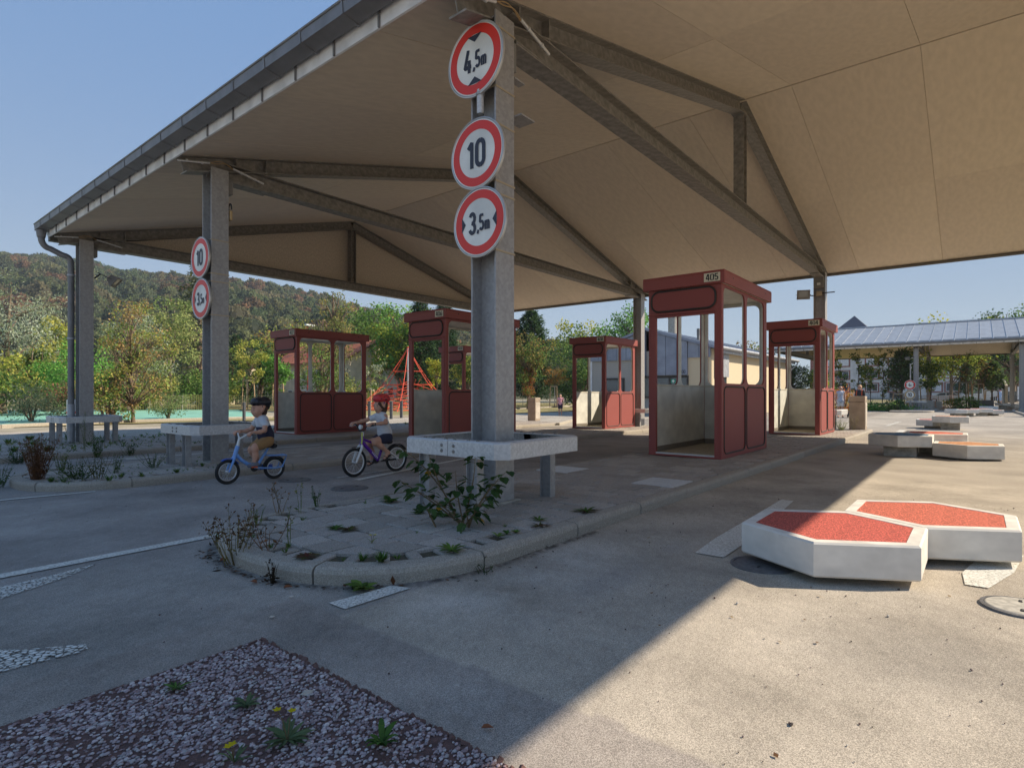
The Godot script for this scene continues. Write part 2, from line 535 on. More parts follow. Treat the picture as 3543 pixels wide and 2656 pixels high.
# strokes of a glyph one unit high; x advances by the second entry
func glyph(ch: String, stencil := false) -> Array:
	var g := 12.0 if stencil else 0.0
	match ch:
		"0":
			var r := arc(0.25, 0.73, 0.19, 0.21, 90 - g, 0) + arc(0.25, 0.27, 0.19, 0.21, 0, -90 + g)
			var l := arc(0.25, 0.73, 0.19, 0.21, 90 + g, 180) + arc(0.25, 0.27, 0.19, 0.21, 180, 270 - g)
			return [[r, l], 0.56]
		"1":
			return [[[Vector2(0.05, 0.72), Vector2(0.25, 0.93), Vector2(0.25, 0.0)]], 0.46]
		"3":
			return [[arc(0.24, 0.72, 0.18, 0.22, 160, -85) + [Vector2(0.18, 0.51)], [Vector2(0.2, 0.51)] + arc(0.24, 0.27, 0.2, 0.22, 85, -165)], 0.54]
		"4":
			if stencil:
				return [[[Vector2(0.28, 1.0), Vector2(0.06, 0.3), Vector2(0.27, 0.3)], [Vector2(0.36, 1.0), Vector2(0.36, 0.0)], [Vector2(0.42, 0.3), Vector2(0.5, 0.3)]], 0.58]
			return [[[Vector2(0.3, 1.0), Vector2(0.05, 0.26), Vector2(0.52, 0.26)], [Vector2(0.37, 0.55), Vector2(0.37, 0.0)]], 0.58]
		"5":
			return [[[Vector2(0.44, 0.94), Vector2(0.1, 0.94), Vector2(0.08, 0.54)] + arc(0.25, 0.31, 0.19, 0.25, 110, -150)], 0.56]
		"6":
			return [[[Vector2(0.36, 0.98), Vector2(0.08, 0.42)] + arc(0.25, 0.27, 0.19, 0.21, 170, 350), arc(0.25, 0.27, 0.19, 0.21, 0, 130)], 0.56]
		"7":
			return [[[Vector2(0.04, 0.94), Vector2(0.44, 0.94), Vector2(0.2, 0.0)]], 0.5]
		"8":
			return [[arc(0.25, 0.74, 0.16, 0.19, 90 - g, -90 + g), arc(0.25, 0.74, 0.16, 0.19, 90 + g, 270 - g), arc(0.25, 0.28, 0.2, 0.22, 90 - g, -90 + g), arc(0.25, 0.28, 0.2, 0.22, 90 + g, 270 - g)], 0.56]
		"9":
			return [[[Vector2(0.14, 0.02), Vector2(0.42, 0.58)] + arc(0.25, 0.73, 0.19, 0.21, -10, 170), arc(0.25, 0.73, 0.19, 0.21, 180, 310)], 0.56]
		"m":
			return [[[Vector2(0.07, 0.0), Vector2(0.07, 0.62)], [Vector2(0.07, 0.45)] + arc(0.2, 0.45, 0.12, 0.13, 150, 0) + [Vector2(0.32, 0.0)], [Vector2(0.32, 0.45)] + arc(0.45, 0.45, 0.12, 0.13, 150, 0) + [Vector2(0.57, 0.0)]], 0.68]
		",":
			return [[[Vector2(0.1, 0.08), Vector2(0.02, -0.16)]], 0.2]
	return [[], 0.3]

func strokes(mb: MB, text: String, xf: Transform3D, x: float, y: float, h: float, w := 0.14, sten := false, squeeze := 1.0) -> float:
	var lift := 0.0
	for ch in text:
		var gl := glyph(ch, sten)
		for s in gl[0]:
			lift += 0.0005
			var pl := PackedVector2Array()
			for q in s:
				pl.append(Vector2(x + q.x * h * squeeze, y + q.y * h))
			for poly in Geometry2D.offset_polyline(pl, w * h * 0.5, Geometry2D.JOIN_ROUND, Geometry2D.END_BUTT):
				mb.prism(poly, xf.translated_local(Vector3(0, 0, lift)), 0.0, false, false)
		x += gl[1] * h * squeeze
	return x

func text_width(text: String, h: float, squeeze := 1.0) -> float:
	var x := 0.0
	for ch in text:
		x += glyph(ch)[1] * h * squeeze
	return x


func rounded(x0: float, x1: float, y0: float, y1: float, r: float, k := 6) -> PackedVector2Array:
	var p := PackedVector2Array()
	for q in [[x1 - r, y0 + r, -90.0], [x1 - r, y1 - r, 0.0], [x0 + r, y1 - r, 90.0], [x0 + r, y0 + r, 180.0]]:
		for i in k + 1:
			var a := deg_to_rad(q[2] + 90.0 * i / k)
			p.append(Vector2(q[0] + r * cos(a), q[1] + r * sin(a)))
	return p

func disc(r: float, k := 48) -> PackedVector2Array:
	var p := PackedVector2Array()
	for i in k:
		p.append(Vector2(cos(TAU * i / k), sin(TAU * i / k)) * r)
	return p

func on_xf(poly: PackedVector2Array, xf: Transform3D) -> Array:
	var r := []
	for q in poly:
		r.append(xf * Vector3(q.x, q.y, 0))
	return r


func _ready() -> void:
	# camera
	var cam := Camera3D.new()
	cam.name = "camera"
	cam.near = 0.05
	cam.far = 2500.0
	cam.keep_aspect = Camera3D.KEEP_HEIGHT
	cam.projection = Camera3D.PROJECTION_FRUSTUM
	cam.size = 2.0 * cam.near * (1328.0 / 1990.0)
	cam.frustum_offset = Vector2(0, cam.near * 32.0 / 1990.0)
	add_child(cam)
	cam.position = Vector3(0, 1.3, 0)
	cam.rotation = Vector3(0, deg_to_rad(-51.02), 0)
	cam.current = true
	# sky
	var env := Environment.new()
	env.background_mode = Environment.BG_SKY
	var sky := Sky.new()
	var sm := ProceduralSkyMaterial.new()
	sm.sky_top_color = Color(0.43, 0.58, 0.78)
	sm.sky_horizon_color = Color(0.755, 0.81, 0.835)
	sm.sky_curve = 0.16
	sm.ground_bottom_color = Color(0.36, 0.34, 0.31)
	sm.ground_horizon_color = Color(0.62, 0.66, 0.68)
	sm.ground_curve = 0.05
	sm.sun_angle_max = 20.0
	sm.sky_energy_multiplier = 0.58
	sky.sky_material = sm
	env.sky = sky
	env.tonemap_mode = Environment.TONE_MAPPER_LINEAR
	env.tonemap_exposure = 3.5
	env.fog_enabled = true
	env.fog_density = 0.0003
	env.fog_light_color = Color(0.74, 0.79, 0.84)
	env.sdfgi_enabled = true
	env.ssao_enabled = true
	env.ssil_enabled = true
	var we := WorldEnvironment.new()
	we.name = "world_environment"
	we.environment = env
	add_child(we)
	# sun
	var sun := DirectionalLight3D.new()
	sun.name = "sun"
	sun.light_energy = 0.66
	sun.light_color = Color(1.0, 0.935, 0.84)
	sun.light_angular_distance = 0.5
	sun.shadow_enabled = true
	add_child(sun)
	sun.look_at_from_position(Vector3(0.85, 1.0, 0.97) * 50.0, Vector3.ZERO, Vector3.UP)
	rng.seed = 77
	noise.seed = 5
	noise.frequency = 0.05
	noise.fractal_octaves = 5
	noise2.seed = 8
	noise2.frequency = 0.12
	make_materials()
	build_ground()
	canopy(0.0, [3.70, 9.71, 16.65], -3.4, 16.95, "large gabled canopy with concrete ceiling over the traffic islands", false, 0.0)
	canopy(50.5, [-2.5, 3.70, 13.0], -12.0, 13.9, "second gabled canopy with seamed metal roof in the distance", true, 0.0)
	downpipe()
	booth("405", 9.37, 3.215, "control booth 405 right of the tall sign column")
	booth("404", 16.8, 3.205, "control booth 404 behind booth 405, sun slanting over its front", 1.97)
	booth("406", 9.20, 9.38, "control booth 406 half hidden by the tall sign column")
	booth("408", 16.6, 9.50, "control booth 408 left of booth 405, its side in sunlight", 2.12)
	booth("407", 9.00, 15.28, "control booth 407 left of the children, broadside to the view", 2.42)
	booth("409", 16.10, 15.40, "small far control booth 409 seen through booth 406")
	guard_rail(4.27, 3.70, "nearest galvanised guard rail round the tall sign column")
	guard_rail(4.27, 9.71, "galvanised guard rail behind the blue bicycle round the middle column")
	guard_rail(4.27, 16.65, "galvanised guard rail round the farthest left column with the downpipe")
	guard_rail(19.45, 3.70, "guard rail half hidden behind booth 404 near the women")
	guard_rail(19.45, 9.71, "guard rail behind booth 408")
	road_sign(Vector3(4.07, 4.50, -3.745), 0.352, "4,5m", "round 4,5 m height sign, topmost on the tall column", "sign_red", Vector3.ZERO, -PI / 2, 0.045)
	road_sign(Vector3(4.07, 3.59, -3.72), 0.335, "10", "round 10 speed sign in the middle of the tall column", "sign_red", Vector3.ZERO, -PI / 2, 0.02)
	road_sign(Vector3(4.07, 2.93, -3.69), 0.330, "3,5m", "round 3,5 m width sign, lowest on the tall column", "sign_red", Vector3.ZERO, -PI / 2, -0.01)
	road_sign(Vector3(4.07, 3.50, -9.80), 0.330, "10", "round 10 speed sign on the middle column", "sign_red", Vector3.ZERO, -PI / 2, 0.09)
	road_sign(Vector3(4.07, 2.83, -9.77), 0.328, "3,5m", "round 3,5 m width sign on the middle column", "sign_red", Vector3.ZERO, -PI / 2, 0.06)
	fittings()
	floodlight(Vector3(4.86, 4.02, -16.45), Vector3(0.75, -0.75, 0.45), Vector3(-0.42, 0.05, -0.1), "floodlight on the farthest left column")
	floodlight(Vector3(18.9, 4.25, -4.05), Vector3(-0.8, -0.15, 0.35), Vector3(0.45, 0.0, 0.22), "floodlight at the top of the column behind booth 404")
	floodlight(Vector3(54.4, 4.0, -4.25), Vector3(-0.6, -0.5, -0.5), Vector3(0.2, 0.1, 0.45), "floodlight on the near column of the second canopy")
	var t := thing("junction_box", "grey junction box at the top of the column behind booth 404", "junction box", Vector3(19.29, 4.65, -3.70))
	var mb := MB.new()
	mb.bx(-0.06, 0.06, -0.19, 0.17, -0.13, 0.13, 0.008)
	part("box", mb, M.box_grey, t)
	mb = MB.new()
	mb.bx(-0.066, -0.06, -0.10, -0.03, -0.045, 0.045)
	part("label", mb, M.sign_white, t)
	mb = MB.new()
	mb.bx(-0.03, 0.03, -0.42, -0.28, -0.08, 0.08, 0.006)
	part("small_box", mb, M.strap, t)
	mb = MB.new()
	mb.bx(-0.02, 0.0, -0.36, -0.33, 0.08, 0.42)
	part("chain", mb, M.dark_frame, t)
	hex_seat(4.305, 0.745, 0.055, 0.262, "epdm_red", "nearest red topped hexagonal seat with the roof shadow across it")
	hex_seat(5.16, 0.275, 0.055, 0.262, "epdm_orange", "orange red hexagonal seat touching the nearest seat at its right")
	hex_seat(13.2, 1.13, 0.19, 0.40, "epdm_blue", "blue topped hexagonal seat at the corner of the roof shadow")
	hex_seat(14.06, 0.635, 0.19, 0.40, "epdm_orange", "red topped hexagonal seat right behind the blue one")
	hex_seat(13.2, 0.13, 0.03, 0.265, "epdm_tan", "low orange tan hexagonal seat in front of the blue one")
	hex_seat(24.5, 0.70, 0.235, 0.45, "epdm_tan", "high orange topped hexagonal seat in the middle distance")
	hex_seat(25.35, 1.20, 0.08, 0.30, "epdm_red", "low red hexagonal seat left of the high orange one")
	hex_seat(40.0, 0.90, 0.19, 0.41, "epdm_blue", "far hexagonal seat with blue top")
	hex_seat(40.86, 0.40, 0.19, 0.40, "epdm_red", "far red hexagonal seat right of the far blue one")
	hex_seat(42.2, -0.20, 0.19, 0.41, "epdm_orange", "farther orange red hexagonal seat of the back row")
	hex_seat(43.05, -0.70, 0.10, 0.32, "epdm_pink", "low hexagonal seat at the right end of the back row")
	hex_seat(51.0, -0.62, 0.15, 0.38, "epdm_light", "pale blue hexagonal seat behind the back row")
	hex_seat(62.0, -1.65, 0.25, 0.45, "epdm_pink", "pink hexagonal seat near the screen wall")
	hex_seat(63.0, -2.4, 0.05, 0.35, "epdm_pink", "low pink hexagonal seat near the litter bin")
	service_pillar(20.62, 2.87, 1.03, "brown service pillar at the end of the nearest island by booth 404")
	service_pillar(21.0, 15.7, 1.05, "brown service pillar behind the tall sign column at the back")
	people()
	build_weeds()
	build_background()

# ---------------------------------------------------------------- ground, road, islands
func patch(b: float, a: float, f: float) -> float:
	return noise.get_noise_2d(b * f, a * f)

func asphalt_color(b: float, a: float) -> Color:
	var n1 := patch(b + 40.0, a, 22.0)
	var n2 := noise2.get_noise_2d(b * 90.0, a * 90.0)
	var n3 := patch(b, a + 90.0, 7.0)
	var lane := Color(0.50, 0.475, 0.455)
	var warm := Color(0.68, 0.62, 0.535)
	var strip := Color(0.52, 0.475, 0.435)
	var mid := Color(0.56, 0.53, 0.49)
	var col := lane
	var wob := n1 * 0.06
	if a < 2.55 and b > 1.74 + wob * 0.6:
		col = warm
		# dusty bloom beside the kerb, dark tyre scuffs further out
		var d := exp(-pow((b - 2.9) / 0.8, 2.0) - pow((a - 2.15) / 0.35, 2.0))
		col = col.lerp(Color(0.74, 0.715, 0.67), clampf(d * (0.75 + n1 * 1.4), 0.0, 0.9))
		var e := exp(-pow((b - 3.1) / 0.55, 2.0) - pow((a - 0.25) / 0.5, 2.0))
		col = col.lerp(Color(0.38, 0.365, 0.345), clampf(e * (0.45 + n3), 0.0, 0.6))
		e = exp(-pow((b - 3.3) / 1.2, 2.0) - pow((a - 1.75) / 0.16, 2.0))
		col = col.lerp(Color(0.44, 0.42, 0.40), clampf(e * (0.3 + n1 * 1.2), 0.0, 0.6))
		if b > 8.0:
			col = col.lerp(Color(0.57, 0.53, 0.475), clampf((b - 8.0) / 6.0, 0.0, 1.0))
	elif a < 2.95 + wob and b <= 1.74 + wob * 0.6:
		col = strip
		var d := exp(-pow((b - 1.55) / 0.14, 2.0) - pow((a - 1.45) / 0.18, 2.0))
		col = col.lerp(Color(0.60, 0.57, 0.54), clampf(d * (0.5 + n2), 0.0, 0.7))
	elif a < 4.75 and b < 2.3:
		col = mid.lerp(lane, clampf((a - 3.7 + n1) * 0.9, 0.0, 1.0))
		var d := exp(-pow((b - 1.25) / 0.28, 2.0) - pow((a - 3.15) / 0.2, 2.0))
		col = col.lerp(Color(0.53, 0.485, 0.45), clampf(d * (0.7 + n1), 0.0, 0.8))
	elif a > 4.7 and a < 13.9 and b > 6.0:
		col = lane.lerp(Color(0.48, 0.445, 0.405), clampf((b - 6.0) / 6.0, 0.0, 1.0))
	elif a >= 13.9 or b > 22.0:
		col = Color(0.60, 0.56, 0.50)
	col *= 1.0 + n1 * 0.30 + n2 * 0.16 + n3 * 0.26
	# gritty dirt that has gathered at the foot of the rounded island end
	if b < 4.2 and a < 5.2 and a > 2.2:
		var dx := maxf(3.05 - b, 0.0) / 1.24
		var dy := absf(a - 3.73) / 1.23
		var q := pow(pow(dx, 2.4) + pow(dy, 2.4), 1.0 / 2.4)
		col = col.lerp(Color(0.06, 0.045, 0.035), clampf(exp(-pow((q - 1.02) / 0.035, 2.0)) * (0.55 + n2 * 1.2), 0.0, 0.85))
	col.a = 1.0
	return col

func sheet(bs: Array, as_: Array, h: float, color: bool) -> ArrayMesh:
	var v := PackedVector3Array()
	var n := PackedVector3Array()
	var c := PackedColorArray()
	var ix := PackedInt32Array()
	for b in bs:
		for a in as_:
			v.append(W(b, a, h))
			n.append(Vector3.UP)
			if color:
				c.append(asphalt_color(b, a))
	var m := as_.size()
	for i in bs.size() - 1:
		for j in m - 1:
			var k := i * m + j
			ix.append_array([k, k + m + 1, k + m, k, k + 1, k + m + 1])
	var arr := []
	arr.resize(Mesh.ARRAY_MAX)
	arr[Mesh.ARRAY_VERTEX] = v
	arr[Mesh.ARRAY_NORMAL] = n
	if color:
		arr[Mesh.ARRAY_COLOR] = c
	arr[Mesh.ARRAY_INDEX] = ix
	var am := ArrayMesh.new()
	am.add_surface_from_arrays(Mesh.PRIMITIVE_TRIANGLES, arr)
	return am

func steps(x0: float, x1: float, d: float) -> Array:
	var r := []
	var k := int(ceil((x1 - x0) / d))
	for i in k + 1:
		r.append(lerpf(x0, x1, i / float(k)))
	return r

func flat(pts: Array, h: float) -> MB:
	var mb := MB.new()
	var poly := PackedVector2Array()
	for q in pts:
		poly.append(Vector2(q[0], q[1]))
	var ids := Geometry2D.triangulate_polygon(poly)
	for i in range(0, ids.size(), 3):
		var t := []
		for k in 3:
			var p: Vector2 = poly[ids[i + k]]
			t.append(W(p.x, p.y, h))
		mb.face(t, Vector3.UP)
	return mb

# outline of an island: straight sides and two rounded ends, from the far end of the near side round the nose
func outline(b0: float, b1: float, ac: float, hw: float, inset: float, nose := 1.24, tail := 0.6) -> PackedVector2Array:
	var p := PackedVector2Array()
	var w := hw - inset
	var cb := b0 + nose
	var ct := b1 - tail
	var e := 2.0 / 2.4
	var k := 30
	var st := []
	var bb := ct
	while bb > cb:
		p.append(Vector2(bb, ac - w))
		bb -= 0.37
	for i in k + 1:
		var t := PI * i / k
		p.append(Vector2(cb - (nose - inset) * pow(absf(sin(t)), e), ac - w * signf(cos(t)) * pow(absf(cos(t)), e)))
	bb = cb + 0.37
	while bb < ct:
		p.append(Vector2(bb, ac + w))
		bb += 0.37
	for i in 17:
		var t := PI * i / 16.0
		p.append(Vector2(ct + (tail - inset) * pow(absf(sin(t)), 0.6), ac + w * signf(cos(t)) * pow(absf(cos(t)), 0.6)))
	return p

func island(b0: float, b1: float, ac: float, hw: float, n_parts: int, stone := 1.12, fine := true) -> Node3D:
	var o := Node3D.new()
	o.name = numbered("pavement_island")
	add_child(o)
	o.set_meta("kind", "structure")
	o.set_meta("label", "")
	o.remove_meta("label")
	var p := outline(b0, b1, ac, hw, 0.0)
	# distances along the outline
	var s := [0.0]
	for i in range(1, p.size()):
		s.append(s[i - 1] + p[i].distance_to(p[i - 1]))
	var total: float = s[-1]
	var prof := [Vector2(0.012, -0.12), Vector2(0.0, 0.075), Vector2(0.010, 0.100), Vector2(0.032, 0.114), Vector2(0.132, 0.116), Vector2(0.132, 0.06)]
	var cnt := int(round(total / stone))
	for k in cnt:
		var s0 := total * k / cnt + rng.randf_range(0.004, 0.010)
		var s1 := total * (k + 1) / cnt - rng.randf_range(0.004, 0.010)
		var mb := MB.new()
		var rows := []
		var m := 9
		var dh := rng.randf_range(-0.004, 0.004)
		for j in m:
			var ss := lerpf(s0, s1, j / float(m - 1))
			var i := s.bsearch(ss)
			i = clampi(i, 1, s.size() - 1)
			var f: float = (ss - s[i - 1]) / maxf(s[i] - s[i - 1], 1e-6)
			var q: Vector2 = p[i - 1].lerp(p[i], f)
			var t: Vector2 = (p[mini(i + 1, p.size() - 1)] - p[maxi(i - 2, 0)]).normalized()
			var inw := Vector2(t.y, -t.x)
			if (Vector2((b0 + b1) * 0.5, ac) - q).dot(inw) < 0.0 and absf(q.y - ac) < hw * 0.2:
				inw = -inw
			elif (Vector2(q.x, ac) - q).dot(inw) < 0.0 and absf(q.y - ac) >= hw * 0.2:
				inw = -inw
			var row := []
			for r in prof:
				var x: Vector2 = q + inw * r.x
				row.append(W(x.x, x.y, r.y + (dh if r.y > 0.05 else 0.0)))
			rows.append(row)
		var cen := W(p[0].x, ac)
		for j in m - 1:
			for r in prof.size() - 1:
				var out := Vector3.UP if r >= 2 else Vector3.ZERO
				if r < 2:
					var mid2: Vector3 = (rows[j][r] + rows[j + 1][r + 1]) * 0.5
					var inn: Vector3 = rows[j][4] - rows[j][0]
					out = -inn
				elif r == 4:
					out = rows[j][4] - rows[j][0]
					out.y = 0
				mb.face([rows[j][r], rows[j + 1][r], rows[j + 1][r + 1], rows[j][r + 1]], out)
		mb.face(rows[0].duplicate(), rows[0][0] - rows[1][0])
		mb.face(rows[m - 1].duplicate(), rows[m - 1][0] - rows[m - 2][0])
		part("kerb_stone", mb, M.kerb if rng.randf() < 0.6 else M.kerb_b, o)
	# bed below the pavers
	var inner := outline(b0, b1, ac, hw, 0.125)
	var bed := []
	for q in inner:
		bed.append([q.x, q.y])
	part("paving_bed", flat(bed, 0.096), M.joint, o).set_meta("kind", "structure")
	var field := outline(b0, b1, ac, hw, 0.29 if fine else 0.14)
	# clip: the field widens to the kerb once past the nose
	var cell := 0.272
	var gap := 0.006 if not fine else 0.013
	var u := Vector2(1, 0)
	var w := Vector2(0, 1)
	var list := []
	var wide := outline(b0, b1, ac, hw, 0.142)
	for i in range(-90, 120):
		for j in range(-90, 120):
			var q := Vector2(b0 + 1.0, ac) + u * (i * cell) + w * ((j + (0.5 if i % 2 else 0.0)) * cell)
			if q.x < b0 or q.x > b1 or absf(q.y - ac) > hw:
				continue
			list.append(q)
	list.sort_custom(func(x, y): return x.x < y.x)
	var far := MB.new()
	far.use_c = false
	var shared := []
	for k in 3:
		var mb := MB.new()
		mb.box(Transform3D(), Vector3(cell - gap * 1.6, 0.03, cell - gap * 1.6), 0.008)
		shared.append(mb.mesh([M.paver, M.paver_b, M.paver_c][k]))
	var built := 0
	var half := (cell - gap * 1.6) * 0.5
	for q in list:
		var sq := PackedVector2Array([q + u * half + w * half, q - u * half + w * half, q - u * half - w * half, q + u * half - w * half])
		var lim: PackedVector2Array = field if q.x < b0 + 1.5 else wide
		var inside := true
		for e in sq:
			if not Geometry2D.is_point_in_polygon(e, lim):
				inside = false
		var dz := rng.randf_range(-0.003, 0.003)
		if inside and built < n_parts:
			var mi := MeshInstance3D.new()
			mi.name = "paver"
			mi.mesh = shared[[0, 0, 1, 2][rng.randi() % 4]]
			o.add_child(mi, true)
			mi.position = W(q.x, q.y, 0.101 + dz)
			mi.rotation = Vector3(rng.randf_range(-0.012, 0.012), rng.randf_range(-0.02, 0.02), rng.randf_range(-0.012, 0.012))
			built += 1
			continue
		var pieces := [sq] if inside else Geometry2D.intersect_polygons(sq, lim)
		for pc in pieces:
			if pc.size() < 3:
				continue
			var bb := MB.new() if built < n_parts else far
			var top := []
			for e in pc:
				top.append(W(e.x, e.y, 0.115 + dz))
			for e in range(1, top.size() - 1):
				bb.face([top[0], top[e], top[e + 1]], Vector3.UP)
			for e in top.size():
				var e2: int = (e + 1) % top.size()
				var cc := W(q.x, q.y)
				bb.face([top[e], top[e2], top[e2] - Vector3(0, 0.02, 0), top[e] - Vector3(0, 0.02, 0)], (top[e] + top[e2]) * 0.5 - cc)
			if built < n_parts:
				part("paver", bb, [M.paver, M.paver_b, M.paver_c][rng.randi() % 3], o)
				built += 1
	if far.v.size():
		part("far_pavers", far, M.paver, o).set_meta("kind", "stuff")
	# course of narrow bricks that follows the rounded end
	if fine:
		var mid := outline(b0, b1, ac, hw, 0.212)
		var d := 0.0
		for i in range(1, mid.size()):
			var q: Vector2 = mid[i]
			if q.x > b0 + 1.45:
				d = 0.0
				continue
			d += mid[i].distance_to(mid[i - 1])
			if d < 0.11:
				continue
			d = 0.0
			var t: Vector2 = (mid[mini(i + 1, mid.size() - 1)] - mid[i - 1]).normalized()
			var mb := MB.new()
			mb.box(Transform3D(), Vector3(0.082, 0.03, 0.145), 0.006)
			var br := part("edge_brick", mb, [M.paver, M.paver_b][rng.randi() % 2], o)
			br.position = W(q.x, q.y, 0.100 + rng.randf_range(-0.004, 0.003))
			br.rotation.y = atan2(t.y, t.x) + rng.randf_range(-0.05, 0.05)
	return o

func marking(pts: Array, mat: Material, label: String) -> void:
	one("road_marking", flat(pts, 0.0135), mat, label, "road marking", "white paint on the asphalt")

func cover(b: float, a: float, r: float, mat: Material, label: String, h := 0.010) -> void:
	var t := thing("manhole_cover", label, "manhole cover", W(b, a, h), 0, "round covers set in the asphalt")
	var mb := MB.new()
	mb.lathe(Transform3D(), [Vector2(r * 1.14, -0.02), Vector2(r * 1.14, 0.006), Vector2(r * 1.02, 0.008), Vector2(r * 1.02, 0.0)], 40)
	part("rim", mb, M.iron, t)
	mb = MB.new()
	mb.lathe(Transform3D(), [Vector2(r, -0.02), Vector2(r, 0.007), Vector2(r - 0.006, 0.010), Vector2(0.0, 0.012)], 40)
	part("lid", mb, mat, t)
	for k in 2:
		mb = MB.new()
		mb.box(Transform3D(Basis(), Vector3((k * 2 - 1) * r * 0.55, 0.012, 0)), Vector3(0.035, 0.006, 0.015), 0.002)
		part("lifting_hole", mb, M.black, t)

func checker_plate(b0: float, b1: float, a0: float, a1: float, label: String) -> void:
	var c := W((b0 + b1) * 0.5, (a0 + a1) * 0.5, 0.118)
	var t := thing("checker_plate", label, "cover plate", c, 0.0, "steel plates let into the paving")
	var mb := MB.new()
	mb.box(Transform3D(), Vector3(b1 - b0, 0.014, a1 - a0), 0.003)
	part("plate", mb, M.galv_rail, t)
	mb = MB.new()
	var nx := int((b1 - b0) / 0.035)
	var nz := int((a1 - a0) / 0.035)
	for i in nx:
		for j in nz:
			var bs := Basis(Vector3.UP, PI / 4 if (i + j) % 2 else -PI / 4)
			mb.box(Transform3D(bs, Vector3(-(b1 - b0) * 0.5 + (i + 0.5) * 0.035, 0.0085, -(a1 - a0) * 0.5 + (j + 0.5) * 0.035)), Vector3(0.026, 0.003, 0.006))
	part("raised_lozenges", mb, M.galv_rail, t).set_meta("kind", "stuff")

func pebble_mesh(sd: int) -> ArrayMesh:
	var r := RandomNumberGenerator.new()
	r.seed = sd
	var s := SphereMesh.new()
	s.radius = 0.5
	s.height = 1.0
	s.radial_segments = 7
	s.rings = 3
	var a := s.get_mesh_arrays()
	var vs: PackedVector3Array = a[Mesh.ARRAY_VERTEX]
	var ix: PackedInt32Array = a[Mesh.ARRAY_INDEX]
	var ks := {}
	for i in vs.size():
		var key := vs[i].snapped(Vector3.ONE * 0.01)
		if not ks.has(key):
			ks[key] = r.randf_range(0.72, 1.2)
		vs[i] *= ks[key]
	var mb := MB.new()
	for i in range(0, ix.size(), 3):
		mb.tri(vs[ix[i]], vs[ix[i + 2]], vs[ix[i + 1]])
	return mb.mesh(M.stone)

func scatter(called: String, mesh: Mesh, xfs: Array, cols: Array) -> MultiMeshInstance3D:
	var mm := MultiMesh.new()
	mm.transform_format = MultiMesh.TRANSFORM_3D
	mm.use_colors = true
	mm.mesh = mesh
	mm.instance_count = xfs.size()
	for i in xfs.size():
		mm.set_instance_transform(i, xfs[i])
		mm.set_instance_color(i, cols[i])
	var o := MultiMeshInstance3D.new()
	o.name = called
	o.multimesh = mm
	o.set_meta("kind", "stuff")
	add_child(o)
	return o

